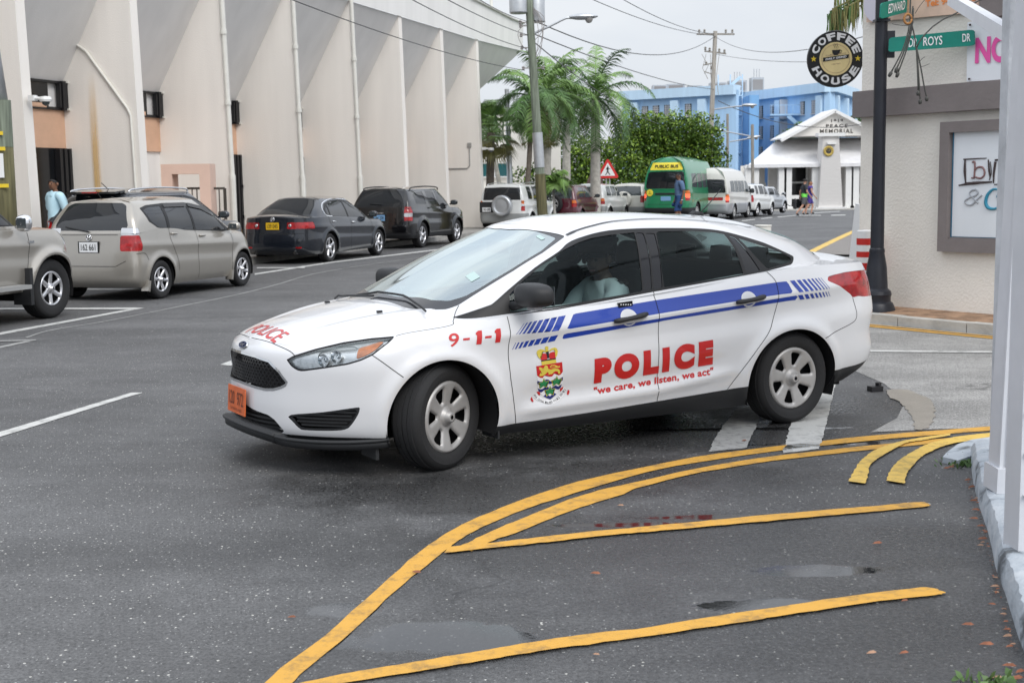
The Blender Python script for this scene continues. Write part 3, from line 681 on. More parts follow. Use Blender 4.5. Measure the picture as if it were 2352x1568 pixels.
 lines = [sd([(-.436, .862), (-.430, .80), (-.411, .669), (-.419, .527), (-.435, .423), (-.467, .232)]), sd([(-1.485, .950), (-1.494, .868), (-1.494, .717), (-1.490, .5), (-1.495, .266)]),
    sd([(-2.414, 1.032), (-2.452, .995), (-2.473, .949), (-2.468, .859), (-2.451, .78), (-2.41, .69), (-2.362, .627), (-2.26, .52), (-2.059, .290)]),
    sd([(-3.182, .82), (-3.214, .719), (-3.204, .672), (-3.157, .646), (-3.017, .608), (-2.877, .567)]), sd([(.421, .698), (.388, .67), (.273, .572)]),
    tp([(.264, .81), (.106, .812), (-.081, .815), (-.120, .77), (-.168, .707), (-.216, .665)]),
    tp([(.830, .02), (.826, .09), (.812, .2), (.79, .333), (.77, .428), (.75, .505)])]
 for H in lines:
  H = [h for h in H if h]; ribbon(g, H, .0045, .0012); ribbon(g, [(Vector((p.x, -p.y, p.z)), Vector((n.x, -n.y, n.z))) for p, n in H], .0045, .0012)
 H = tp([(-.838, .0), (.838, .0)]) if False else None
 g.make('shut_lines', MATS['gap'], car, smooth=True)
 g = Geo()
 for s_ in (1, -1):
  P = catmull(np.array([(-1.045, .545), (-1.25, .560), (-1.6, .565), (-1.9, .562), (-2.2, .55), (-2.45, .52), (-2.6, .47)]), np.linspace(0, 6, 40)); H = [skin.top(a, b) for a, b in P]
  H = [(Vector((p.x, p.y * s_, p.z)), Vector((n.x, n.y * s_, n.z))) for p, n in [h for h in H if h]]; ribbon(g, H, .022, .004)
 g.make('roof_ditch', MATS['grey_plastic'], car, smooth=True)
 # lettering
 g = Geo()
 cast_text(g, skin, 'POLICE', [(-1.012, .418), (-1.930, .462), (-1.920, .626), (-1.008, .574)], bold=.085, space=1.42)
 g.make('door_lettering', MATS['decal_red'], car, smooth=True); g = Geo()
 cast_text(g, skin, '"we care, we listen, we act"', [(-1.012, .345), (-1.925, .392), (-1.934, .446), (-1.014, .397)], bold=.03, sub=False, space=1.05)
 g9 = Geo(); F9 = lambda u, v: (-.017 + (-.353) * u - .014 * u * v - .02 * v * (1 - u), .717 + .005 * u + (.072 + .005 * u) * v)
 cast_text(g9, skin, '9', [F9(0, 0), F9(.185, 0), F9(.185, 1), F9(0, 1)], bold=.012); ring9 = [(.03, .22), (.01, .5), (.02, .85), (.07, 1.02), (.15, 1.0), (.19, .8), (.19, .3), (.15, .02), (.06, 0)]
 for u0 in (.49, .84): cast_poly(g9, skin, [F9(u0 + a, b) for a, b in ((.02, 0), (.115, 0), (.115, 1), (.045, 1), (-.0, .86), (-.0, .70), (.02, .72))], 0, .0025)
 for u0 in (.26, .66): cast_poly(g9, skin, [F9(u0 + a, b) for a, b in ((0, .40), (.12, .40), (.12, .56), (0, .56))], 0, .0025)
 g9.make('emergency_number', MATS['decal_red'], car, smooth=True)
 g.make('motto_lettering', MATS['decal_red'], car, smooth=True); g = Geo()
 cast_text(g, skin, 'POLICE', [(.795, -.21), (.795, .30), (.690, .29), (.690, -.19)], bold=.015, fn=lambda a, b: skin.top(a, b) if b >= 0 else (lambda h: (Vector((h[0].x, -h[0].y, h[0].z)), Vector((h[1].x, -h[1].y, h[1].z))) if h else None)(skin.top(a, -b)))
 g.make('bonnet_lettering', MATS['decal_red'], car, smooth=True)
 crest(car, skin)
 # handles, keypad
 for s_ in (1, -1):
  for k, (xa, za, xb_, zb) in enumerate(((-1.148, .792, -1.397, .822), (-2.104, .853, -2.341, .878))):
   ob = doors[s_][k]; cx = (xa + xb_) / 2; cz = (za + zb) / 2
   h = skin.side(cx - .0, cz); g = Geo(); H = []
   for a in np.linspace(0, 2 * math.pi, 21): H.append(skin.side(cx + .005 + .062 * math.cos(a), cz + .052 * math.sin(a)))
   V = [Vector((p.x, (p.y + .0015) * s_, p.z)) for p, n in H]; c0 = Vector((cx, (h[0].y + .001) * s_, cz))
   g.add(V + [c0], [(k2, (k2 + 1) % 21, 21) for k2 in range(20)]); g.make('handle_bowl', MATS['bowl'], ob, smooth=True)
   g = Geo(); P = [Vector((xa + (xb_ - xa) * t, (skin.side(xa + (xb_ - xa) * t, za + (zb - za) * t)[0].y + .012 + .024 * math.sin(math.pi * t)) * s_, za + (zb - za) * t)) for t in np.linspace(0, 1, 9)]
   g.tube(P, [.012, .017, .016, .015, .015, .016, .018, .018, .013], 10); g.make('door_handle', MATS['black_plastic'], ob, smooth=True)
 h = skin.side(-1.26, .887); g = Geo(); g.box(h[0] + Vector((0, .004, 0)), (.105, .014, .030), ry=.06); g.make('door_keypad', MATS['black_gloss'], doors[1][0])
 g = Geo()
 for k in range(5): g.box(h[0] + Vector((-.036 + .018 * k, .0125, -.002 + .0011 * (2 - k) * -1)), (.008, .002, .008))
 g.make('keypad_buttons', MATS['decal_white'], doors[1][0])
 # mirrors
 for s_ in (1, -1):
  e = empty('door_mirror', parent=doors[s_][0]); V = []; F = []
  nu, nv = 20, 28
  for a in range(nu + 1):
   ph = -math.pi / 2 + math.pi * a / nu
   for b in range(nv):
    th = 2 * math.pi * b / nv; sp = lambda v, p: math.copysign(abs(v) ** p, v)
    x = sp(math.cos(ph), .5) * sp(math.cos(th), .75); y = sp(math.cos(ph), .5) * sp(math.sin(th), .5); z = sp(math.sin(ph), .75)
    sz = .074 if z > 0 else .068
    xx = -.545 + x * (.085 if x > 0 else .062); yy = .985 + y * .135 - .02 * x; zz = .985 + z * sz * (1 - .12 * (y > 0) * y)
    V.append((xx, yy * s_, zz))
  for a in range(nu):
   for b in range(nv):
    f = (a * nv + b, a * nv + (b + 1) % nv, (a + 1) * nv + (b + 1) % nv, (a + 1) * nv + b); F.append(f if s_ < 0 else f[::-1])
  g = Geo(); g.add(V, [f[::-1] for f in F]); g.make('mirror_shell', MATS['black_plastic'], e, smooth=True)
  g = Geo(); g.tube([(-.50, .80 * s_, .915), (-.515, .86 * s_, .925), (-.53, .92 * s_, .945)], [.03, .024, .028], 10); g.make('mirror_arm', MATS['black_plastic'], e, smooth=True)
  g = Geo(); g.box((-.545, .98 * s_, .913), (.06, .075, .024)); g.make('puddle_lamp', MATS['clear_lens'], e)
  g = Geo(); g.box((-.607, .985 * s_, .985), (.006, .22, .11)); g.make('mirror_glass', MATS['grey_glass'], e)
 # badge, plate, wipers, aerial
 h = skin.hit((3, 0.0, .706), (-1, 0, 0)) or (Vector((.88, 0, .706)), Vector((1, 0, .2)))
 M = Matrix.Translation(h[0] + h[1] * .004) @ h[1].to_track_quat('Z', 'Y').to_matrix().to_4x4() @ Matrix.Scale(.42, 4, (0, 1, 0)); g = Geo()
 g.lathe([(.001, .006), (.056, .006), (.060, .0)], 28, M, 0); g.lathe([(.001, .0075), (.050, .0075)], 28, M, 1); g.make('nose_badge', [MATS['chrome'], MATS['badge_blue']], car)
 g = Geo(); M2 = plane_M(h[0] + h[1] * .013, (0, 1, 0), h[1].cross(Vector((0, 1, 0))).normalized()); text_on(g, 'Ford', [M2 @ Vector(p) for p in ((-.03, -.011, 0), (.03, -.011, 0), (.03, .011, 0), (-.03, .011, 0))], off=.001, shear=.3); g.make('badge_script', MATS['chrome'], car, smooth=True)
 pl = empty('licence_plate', (.928, 0, .385), parent=car); g = Geo(); g.box((0, 0, 0), (.006, .305, .158), ry=-.06); g.make('plate', MATS['plate_orange'], pl)
 g = Geo(); q = lambda y0, y1, z0, z1: [Vector((.0045 + .06 * -0, y0, z0)), Vector((.0045, y1, z0)), Vector((.0045, y1, z1)), Vector((.0045, y0, z1))]
 tilt = Matrix.Rotation(-.06, 4, 'Y'); text_on(g, '120  972', [tilt @ v for v in q(-.125, .125, -.028, .05)], bold=.0); text_on(g, 'CAYMAN ISLANDS', [tilt @ v for v in q(-.1, .1, -.062, -.045)]); g.make('plate_text', MATS['plate_dark'], pl, smooth=True)
 for pts in ([(-.02, .62), (-.03, .30), (.0, .0), (.045, -.22)], [(.04, .02), (.07, -.25), (.03, -.62)]):
  g = Geo(); H = [skin.top(a, b if b >= 0 else -b) for a, b in densify(pts, .08)]
  P = [Vector((h[0].x, h[0].y * (1 if b[1] >= 0 else -1), h[0].z)) + Vector((0, 0, .022)) for h, b in zip(H, densify(pts, .08)) if h]; g.tube(P, .007, 6); g.make('wiper', MATS['black_plastic'], car, smooth=True)
 for (x_, y_) in ((.174, .4), (.174, -.4)):
  h = skin.top(x_, abs(y_)); g = Geo(); g.box((h[0].x, y_, h[0].z + .006), (.03, .022, .012)); g.make('washer_nozzle', MATS['black_plastic'], car)
 h = skin.top(-2.49, .02); g = Geo(); z0 = h[0].z; g.tube([(-2.43, 0, z0 + .0), (-2.47, 0, z0 + .018), (-2.56, 0, z0 + .012)], [.012, .022, .010], 10); g.tube([(-2.52, 0, z0 + .01), (-2.62, 0, z0 + .09), (-2.72, 0, z0 + .185)], [.005, .0035, .003], 6); g.make('aerial', MATS['black_plastic'], car, smooth=True)
 # wheels, wells, underbody
 make_wheel(car, (.0, .765, .308), 1, .310, .21, .208, 'police', steer=R(24.6), spin=.62, badge='badge_blue', capmat='cap')
 make_wheel(car, (0, -.765, .308), -1, .310, .21, .208, 'police', steer=R(22), badge='badge_blue')
 make_wheel(car, (-2.648, .765, .308), 1, .310, .21, .208, 'police', spin=.18, badge='badge_blue'); make_wheel(car, (-2.648, -.765, .308), -1, .310, .21, .208, 'police', badge='badge_blue')
 for s_ in (1, -1):
  for cx, a in ((.01, .358), (-2.612, .398)):
   g = Geo(); V = []; n = 28
   for k in range(n + 1):
    t = -.35 + (math.pi + .7) * k / n
    for yy in (.40, .872): V.append((cx + a * math.cos(t), yy * s_, .298 + a * .98 * math.sin(t)))
   F = [(2 * k, 2 * k + 1, 2 * k + 3, 2 * k + 2) for k in range(n)]; m = len(V); V.append((cx, .40 * s_, .3)); F += [(2 * k, 2 * k + 2, m) for k in range(n)]
   g.add(V, F); g.make('wheel_well', MATS['well'], car, smooth=True)
 g = Geo(); g.box((-1.45, 0, .21), (3.7, 1.24, .06)); g.box((-1.33, 0, .21), (1.55, 1.62, .08)); g.box((.52, 0, .22), (.20, .8, .06)); g.make('underbody', MATS['well'], car)
 # cabin
 e = empty('cabin', parent=car); inn = MATS['interior']
 g = Geo(); g.box((-1.33, 0, .28), (1.6, 1.55, .04)); g.box((-2.4, 0, .32), (.9, .76, .04)); g.box((-.36, 0, .55), (.05, 1.3, .60)); g.box((-3.0, 0, .70), (.05, 1.5, .68)); g.make('floor_and_bulkheads', inn, e)
 sh_ = fdo.join(rdo).off(-.07); sh_.both().make('door_card', inn, e)
 g = Geo(); g.box((-.42, 0, .86), (.48, 1.28, .07)); g.box((-.62, 0, .83), (.12, 1.40, .14)); g.box((-2.92, 0, 1.035), (.5, 1.25, .04)); g.make('dashboard', inn, e)
 cab = C.s['C'].join(C.s['D']).off(-.02); cab.both().make('headlining', MATS['headliner_dark'], e)
 def seat(x, y, w):
  s = empty('seat', (x, y, 0), parent=e); g = Geo(); V = []
  def blk(c, d, rx, n=2.6):
   nu, nv = 12, 20; V = []; F = []
   for a in range(nu + 1):
    ph = -math.pi / 2 + math.pi * a / nu
    for b in range(nv):
     th = 2 * math.pi * b / nv; sp = lambda v, p: math.copysign(abs(v) ** p, v)
     V.append(Matrix.Translation(c) @ Matrix.Rotation(rx, 4, 'Y') @ Vector((sp(math.cos(ph), .5) * sp(math.cos(th), .6) * d[0] / 2, sp(math.cos(ph), .5) * sp(math.sin(th), .6) * d[1] / 2, sp(math.sin(ph), .7) * d[2] / 2)))
   for a in range(nu):
    for b in range(nv): F.append((a * nv + b, a * nv + (b + 1) % nv, (a + 1) * nv + (b + 1) % nv, (a + 1) * nv + b))
   return V, F
  for nm, c, d, rx in (('cushion', (.1, 0, .47), (.56, w, .16), -.12), ('seat_back', (-.24, 0, .76), (.17, w, .66), -.28), ('headrest', (-.36, 0, 1.155), (.11, w * .52, .19), -.2)):
   q = Geo(); q.add(*blk(c, d, rx)); q.make(nm, MATS['seat_cloth'], s, smooth=True)
  q = Geo(); [q.bar((-.325, yy, 1.04), (-.35, yy, 1.12), .012) for yy in (-.06, .06)]; q.make('headrest_post', MATS['chrome'], s)
 seat(-1.30, .37, .50); seat(-1.30, -.37, .50)
 g = Geo(); g.box((-2.35, 0, .50), (.5, 1.25, .2)); g.box((-2.66, 0, .78), (.16, 1.28, .56), ry=-.35); g.make('rear_bench', MATS['seat_cloth'], e)
 for yy in (-.40, 0, .40): q = Geo(); q.lathe([(.001, -.09), (.09, -.08), (.12, 0), (.10, .08), (.001, .09)], 16, Matrix.Translation((-2.72, yy, 1.085)) @ Matrix.Scale(.4, 4, (1, 0, 0))); q.make('rear_headrest', MATS['seat_cloth'], e, smooth=True)
 g = Geo(); M = Matrix.Translation((-.80, .37, .93)) @ Matrix.Rotation(R(-65), 4, 'Y'); P = [M @ Vector((.185 * math.cos(t), .185 * math.sin(t), 0)) for t in np.linspace(0, 2 * math.pi, 29)]; g.tube(P, .015, 8); g.tube([M @ Vector((0, .18, 0)), M @ Vector((0, 0, -.03)), M @ Vector((0, -.18, 0))], .02, 6); g.tube([M @ Vector((0, 0, -.03)), (-.55, .37, .82)], .035, 8); g.make('steering_wheel', MATS['interior'], e, smooth=True)
 g = Geo(); g.box((-.86, 0, 1.22), (.03, .24, .07)); g.make('rear_view_mirror', MATS['interior'], e)
 return car, skin
def cast_poly(g, skin, P, i, off, sg=1):
 bm = bmesh.new(); f = bm.faces.new([bm.verts.new((a, 0, b)) for a, b in P]); bmesh.ops.triangulate(bm, faces=[f])
 for _ in range(3):
  es = [e for e in bm.edges if e.calc_length() > .022]
  if es: bmesh.ops.subdivide_edges(bm, edges=es, cuts=1); bmesh.ops.triangulate(bm, faces=[f for f in bm.faces if len(f.verts) > 3])
 bm.verts.index_update(); V = []
 for v in bm.verts:
  h = skin.side(v.co.x, v.co.z)
  if h is None: bm.free(); return
  p = h[0] + h[1] * off; V.append((p.x, p.y * sg, p.z))
 F = [tuple(v.index for v in f.verts) for f in bm.faces]
 if sg < 0: F = [f[::-1] for f in F]
 g.add(V, F, i); bm.free()
def crest(car, skin):
 mats_ = ['decal_white', 'decal_red', 'decal_gold', 'decal_navy', 'decal_green', 'decal_black']
 g = Geo()
 def m(px, py): return (-.4900 - 3.639e-4 * px - 1.135e-5 * py, .7536 - 3.08e-5 * px - 3.107e-4 * py)
 def poly(P, i, lv, rnd=0):
  if rnd: P = spoly(P, rnd)
  cast_poly(g, skin, [m(*p) for p in P], i, .0015 + .0007 * lv)
 lf = lambda y: 270 + (y - 590) * .09;
 poly([(270, 590), (770, 505), (778, 700), (785, 850), (775, 940), (735, 1050), (650, 1150), (540, 1240), (430, 1185), (350, 1110), (305, 1010), (288, 860), (282, 770)], 0, 0)
 poly([(270, 590), (770, 505), (778, 690), (740, 745), (700, 765), (660, 735), (610, 730), (570, 785), (520, 792), (470, 757), (420, 770), (385, 815), (340, 810), (282, 770)], 1, 1)
 w = lambda y, a=1: [(288 + 0, y), (340, y + 20), (390, y + 15), (450, y - 25), (500, y - 20), (540, y + 12), (590, y - 15), (640, y - 55), (700, y - 30), (780, y - 75)]
 for y in (868, ): poly(w(y) + [(782, y - 10), (740, y + 30), (690, y + 40), (640, y + 5), (600, y + 30), (540, y + 72), (490, y + 55), (440, y + 35), (370, y + 95), (290, y + 60)], 3, 1)
 poly([(305, 1012), (350, 1040), (400, 1030), (450, 985), (500, 990), (545, 1030), (600, 990), (650, 960), (700, 985), (768, 935), (750, 1010), (705, 1050), (650, 1035), (600, 1020), (545, 1085), (490, 1060), (430, 1060), (370, 1105), (325, 1075)], 3, 1)
 poly([(415, 1178), (460, 1135), (500, 1150), (545, 1175), (590, 1130), (620, 1105), (670, 1135), (600, 1195), (540, 1238), (470, 1210)], 3, 1)
 def star(cx, cy, r, i, lv):
  poly([(cx + r * (1 if k % 2 == 0 else .42) * math.sin(math.pi * k / 5) * .95, cy - r * (1 if k % 2 == 0 else .42) * math.cos(math.pi * k / 5) - .17 * r * (1 if k % 2 == 0 else .42) * math.sin(math.pi * k / 5)) for k in range(10)], i, lv)
 for cx, cy in ((410, 925), (660, 880), (540, 1075)): star(cx, cy, 118, 2, 2); star(cx, cy, 100, 4, 3)
 poly([(320, 615), (345, 610), (360, 650), (400, 685), (415, 640), (425, 590), (455, 570), (490, 590), (495, 640), (550, 650), (610, 630), (680, 635), (715, 660), (725, 725), (690, 735), (680, 690), (640, 680), (600, 700), (570, 735), (500, 750), (500, 715), (480, 700), (440, 740), (390, 775), (330, 780), (325, 755), (380, 735), (420, 710), (370, 695), (330, 655)], 2, 2)
 poly([(525, 600), (560, 565), (620, 560), (690, 590), (725, 580), (720, 610), (650, 615), (600, 620), (545, 618)], 2, 2); poly([(545, 600), (570, 580), (620, 578), (640, 598), (600, 607), (555, 608)], 1, 3)
 # crown
 poly([(372, 490), (655, 455), (662, 520), (380, 572)], 2, 1); poly([(372, 478), (655, 430), (655, 455), (372, 500)], 5, 2)
 poly([(350, 375), (385, 350), (430, 345), (480, 355), (490, 455), (372, 470)], 1, 2, 2); poly([(538, 350), (580, 322), (630, 312), (662, 345), (655, 430), (540, 450)], 1, 2, 2)
 poly([(300, 330), (320, 285), (370, 265), (440, 275), (480, 300), (478, 325), (430, 305), (370, 300), (340, 325), (340, 385), (372, 440), (350, 450), (315, 400)], 2, 3); poly([(540, 280), (590, 245), (650, 228), (690, 245), (706, 300), (690, 370), (655, 420), (645, 400), (665, 350), (668, 295), (640, 270), (590, 280), (545, 310)], 2, 3)
 poly([(478, 310), (532, 305), (530, 430), (490, 440)], 5, 3); poly([(462, 235), (475, 210), (500, 205), (525, 215), (530, 240), (522, 262), (530, 300), (480, 315), (470, 270)], 2, 4)
 # scroll
 poly([(212, 1180), (280, 1110), (330, 1165), (400, 1225), (540, 1262), (660, 1215), (740, 1130), (805, 1000), (868, 1040), (800, 1170), (700, 1260), (560, 1330), (400, 1300), (290, 1255)], 0, 1)
 for P in ([(282, 1085), (340, 1082), (355, 1120), (342, 1165), (310, 1130)], [(735, 1030), (775, 1000), (806, 988), (790, 1040), (742, 1088)], [(163, 1220), (190, 1180), (218, 1270), (198, 1285), (170, 1255)], [(890, 1050), (925, 1065), (920, 1110), (895, 1155), (868, 1140)]): poly(P, 1, 2)
 arc = catmull(np.array([(245, 1150), (300, 1215), (380, 1275), (480, 1300), (580, 1280), (690, 1215), (770, 1130), (845, 1030)]), np.linspace(0, 7, 36)); s = 'ROYAL CAYMAN ISLANDS POLICE SERVICE'
 for k, ch in enumerate(s):
  if ch == ' ': continue
  p = arc[k]; d = arc[k + 1] - arc[max(k - 1, 0)]; d = d / np.linalg.norm(d); u = np.array([d[1], -d[0]]); c = [p + d * a * 9 + u * b * 21 for a, b in ((-1, -1), (1, -1), (1, 1), (-1, 1))]
  cast_text(g, skin, ch, [m(*q) for q in c], i=5, off=.004, sub=False)
 g.make('crest', [MATS[x] for x in mats_], car, smooth=True)
mat('headlamp_silver', (.78, .79, .80), .22, metal=.45, bump=(25, .3)); mat('headlamp_dark', (.18, .19, .20), .15, metal=.9); mat('frit', (.035, .036, .04), .12, spec=.8); mat('bowl', (.62, .63, .65), .35, coat=.5); mat('headliner_dark', (.28, .28, .28), .9)
police, police_skin = build_police()
# ------------------------------------------------------------------ other vehicles
def paint(name, col, rough=.3, metal=.0): return mat(name, col, rough, metal=metal, coat=.9, coatr=.04, noise=(1.5, .03))
paint('paint_beige', (.40, .375, .335), .30, .6); paint('paint_dark', (.012, .015, .022), .16, .2); paint('paint_black', (.004, .004, .005), .1); paint('paint_grey', (.045, .05, .06), .25, .4)
paint('paint_white', (.66, .67, .66), .35); paint('paint_silver', (.48, .50, .52), .3, .6); paint('paint_maroon', (.085, .008, .018), .3, .1); paint('paint_green', (.012, .20, .085), .35); paint('paint_offwhite', (.60, .59, .55), .35)
paint('paint_lower', (.28, .29, .29), .45)
mat('plate_white', (.72, .73, .74), .4); mat('plate_yellow', (.72, .45, .02), .4); mat('plate_blue', (.20, .38, .62), .4); mat('bus_yellow', (.80, .66, .06), .4)
mat('visor', (.02, .02, .022), .1, coat=.5)
def vehicle(s):
 """s: sizes of the car; builds it at the origin of its own frame"""
 wb, w, n, t = s['wb'], s['w'], s['n'], s['t']; zb = s.get('zb', .22); zbelt = s['belt']; tin = s.get('tin', .06); ht = s.get('hood', [(n - .12, .72), (n - .5, .86), (0, .95)])
 fr = F_BOX if s.get('box') else F_STD; rr = R_BOX if s.get('boxr', True) else R_STD; hf = min(ht)[1] if False else ht[0][1]; nb = n - .1
 zring = sorted([(n, hf), (nb - .25, hf + .02)] + [(-.10, min(zbelt)[1] if False else interp(-.10, zbelt))] + zbelt)
 zm = interp(-wb / 2, zbelt)
 lv = [dict(n=n - .09, t=t + .12, w=w * .93, z=[(-9, zb), (9, zb)]), dict(n=n - .01, t=t + .02, w=w * .975, z=[(-9, zb + .10), (9, zb + .08)]), dict(n=n, t=t, w=w * .995, z=[(-9, zb + .26), (9, zb + .22)]),
   dict(n=n - .02, t=t + .01, w=w, z=[(-9, (zb + zm) / 2 + .08), (-.3, (zb + zm) / 2 + .06), (n, (zb + hf) / 2 + .08)]), dict(n=n - .04, t=t + .03, w=w * .985, z=[(-9, zm - .12), (-.3, zm - .14), (n, hf - .07)]),
   dict(n=nb, t=t + tin, w=w * s.get('ws', .94), z=zring)]
 if 'tw' in s: pass
 R_ = s['r']; ra = R_ + .05
 def flare(P):
  X, Y, Z = P[..., 0], P[..., 1], P[..., 2]
  for cx in (0, -wb):
   rr_ = np.hypot(X - cx, Z - R_) / ra; P[..., 1] += np.where(Y > .45, s.get('flare', .02) * np.exp(-((rr_ - 1.06) / .13) ** 2), 0)
  zc = zm - .17 + (-X - wb / 2) * .03
  P[..., 1] += np.where(Y > .45, np.clip((-X) / .4, 0, 1) * (.010 * np.exp(-((Z - zc) / .04) ** 2) - .010 * np.exp(-((Z - zc + .15) / .09) ** 2)), 0)
  return P
 if 'green' in s: green = s['green']
 else: green = green_rings(s['xf'], s['xr'], w * s.get('ws', .94) - .005, [(a, b - .01) for a, b in zbelt] + [(.5, interp(.5, zbelt) - .02)], s['xtf'], s['xtr'], s['yt'], s['zt'], 0, rsq=s.get('rsq', 2.2), bulge=s.get('bulge', .025), ditch=s.get('ditch', .07), dz=s.get('dz', .05), zcowl=s.get('zcowl'))
 spec = dict(wb=wb, levels=lv, fr=fr, rr=rr, deck=sorted(ht + s.get('tdeck', [(-.5, ht[-1][1]), (t, interp(t, zbelt) + .0)])), sculpt=[flare], green=green, capx=(s['xtf'] - .35, s['xtr'] + .35), roof=s['roof'])
 S = body_sheets(spec, s.get('step', .04)); skin = Skin([S[k] for k in 'ABCD']); C = Cutter(S); car = empty(s['name'])
 for k_ in ('label', 'cat', 'group'):
  if k_ in s: car[{'label': 'label', 'cat': 'category', 'group': 'group'}[k_]] = s[k_]
 P_ = MATS[s['paint']]
 C.cut(lambda V: np.maximum(np.minimum(np.hypot(V[:, 0], V[:, 2] - R_), np.hypot(V[:, 0] + wb, V[:, 2] - R_)) - ra, .4 - V[:, 1]), None, 'A')
 zl = s.get('trimz', zb + .06); low = C.cut(lambda V: V[:, 2] - zl, None, 'A')
 if low.F: low.both().make('lower_trim', MATS[s.get('trimm', 'black_plastic')], car)
 if 'bumper' in s:
  bz, bm_ = s['bumper']; bp = C.cut(lambda V: np.maximum(V[:, 2] - bz, np.minimum(V[:, 0] + wb + ra * .9, (ra * .9 - V[:, 0]))), None, 'A'); f_, r_ = bp.split(lambda V: -V[:, 0] - wb / 2); f_.both().make('front_bumper', MATS[bm_], car); r_.both().make('rear_bumper', MATS[bm_], car)
 def lamp(nm, fn, keys, m, off=-.003):
  sh = C.cut(fn, None, keys)
  if not sh.F: return
  for q in (sh, sh.mirror()): q.off(off).make(nm, MATS[m], car)
 for (nm, x1, y0, z0, z1, m) in s.get('lamps', []):
  if x1 < 0: lamp(nm, (lambda V, x1=x1, y0=y0, z0=z0, z1=z1: np.maximum.reduce([V[:, 0] - x1, y0 - V[:, 1], z0 - V[:, 2], V[:, 2] - z1])), 'ABC', m)
  else: lamp(nm, (lambda V, x1=x1, y0=y0, z0=z0, z1=z1: np.maximum.reduce([x1 - V[:, 0], y0 - V[:, 1], z0 - V[:, 2], V[:, 2] - z1])), 'AB', m)
 # side windows
 zt = s['zt']; gm = MATS[s.get('glass', 'dark_glass')]; rects = s['win']; bz = lambda x: float(interp(x, zbelt)) + .03
 outer = s.get('winouter')
 if outer:
  wt = C.cut(lambda V: np.maximum(poly_f(spoly(outer, 2) if s.get('wround') else outer, *SIDE)(V), .3 - V[:, 1]), None, 'C')
  K = Cutter({'t': wt}); panes = [K.cut(p, SIDE, 't') for p in rects]
  for q in (K.s['t'], K.s['t'].mirror()): q.off(-.002).make('window_trim', MATS[s.get('wtrim', 'trim')], car)
 else: panes = [C.cut(lambda V, p=p: np.maximum(poly_f(p, *SIDE)(V), .3 - V[:, 1]), None, 'C') for p in rects]
 for p in panes:
  if p.F:
   for q in (p, p.mirror()): q.off(-.006).make('window_pane', gm, car)
 if 'chromeline' in s:
  g = Geo()
  for sg in (1, -1):
   H = [skin.side(a, b) for a, b in catmull(np.array(s['chromeline']), np.linspace(0, len(s['chromeline']) - 1, 50))]; ribbon(g, [(Vector((p.x, p.y * sg, p.z)), Vector((n_.x, n_.y * sg, n_.z))) for p, n_ in [h for h in H if h]], .018, .004)
  g.make('window_chrome', MATS['chrome'], car, smooth=True)
 # screens
 fwd = [(-.02, s.get('wsz', interp(s['xf'], zbelt) + .06)), (s['yt'] * .3, s.get('wsz', interp(s['xf'], zbelt) + .06))]
 wz = interp(s['xf'], zbelt) + .05; ytop = s['yt'] - .06; yb_ = w * .94 - .20
 sc = C.cut(lambda V: np.maximum(poly_f([(-.1, wz), (yb_, wz), (ytop, zt - .01), (-.1, zt + .0)], *FRONT)(V), (s['xf'] + s['xtf']) / 2 - .45 - V[:, 0]), None, 'CD')
 if sc.F: sc.both().off(-.003).make('windscreen', MATS['grey_glass'], car)
 if 'rearwin' in s:
  rw = spoly(s['rearwin'] + [], 3) if s.get('rwround') else s['rearwin']; mid = (s['xr'] + s['xtr']) / 2 + .7
  sc = C.cut(lambda V: np.maximum(poly_f(rw, *FRONT)(V), V[:, 0] - mid), None, 'CD')
  if sc.F: sc.both().off(-.003).make('rear_screen', MATS[s.get('rglass', 'dark_glass')], car)
 for extra in s.get('cuts', []):
  nm, fn, keys, m = extra; sh = C.cut(fn, None, keys)
  if sh.F: sh.both().off(-.002).make(nm, MATS[m], car)
 body = C.s['A'].join(C.s['B'], C.s['C'], C.s['D']); body.both().make('body', P_, car)
 g = Geo()
 for ln in s.get('lines', []):
  H = [skin.side(a, b) for a, b in catmull(np.array(ln), np.linspace(0, len(ln) - 1, 24))]; H = [h for h in H if h]
  for sg in (1, -1): ribbon(g, [(Vector((p.x, p.y * sg, p.z)), Vector((n_.x, n_.y * sg, n_.z))) for p, n_ in H], .007, .002)
 bk = lambda y, z: skin.hit((-9, abs(y), z), (1, 0, 0))
 def rearH(P):
  out = []
  for y, z in P:
   h = bk(y, z)
   if h: out.append((Vector((h[0].x, h[0].y * (1 if y >= 0 else -1), h[0].z)), Vector((h[1].x, h[1].y * (1 if y >= 0 else -1), h[1].z))))
  return out
 for ln in s.get('rlines', []): ribbon(g, rearH(densify(ln, .06)), .008, .003)
 if g.V: g.make('shut_lines', MATS['gap'], car, smooth=True)
 g = Geo()
 for cx in (0, -wb):
  for sg in (1, -1):
   V = []; k0 = 18
   for k in range(k0 + 1):
    a = -.3 + (math.pi + .6) * k / k0
    for yy in (.35, w * .965): V.append((cx + (ra + .005) * math.cos(a), yy * sg, R_ + (ra + .005) * math.sin(a)))
   F = [(2 * k, 2 * k + 1, 2 * k + 3, 2 * k + 2) for k in range(k0)]; m = len(V); V.append((cx, .35 * sg, R_)); F += [(2 * k, 2 * k + 2, m) for k in range(k0)]; g.add(V, F)
 g.box((-wb / 2, 0, zb + .05), (wb + n * .7 - t * 0 - wb * 0 + (-t - wb) * .6, w * 1.35, .10)); g.box((-wb / 2, 0, zb + .05), (wb - 2 * ra - .02, w * 1.8, .10))
 g.make('underbody', MATS['well'], car, angle=40)
 tw = s.get('tw', .20)
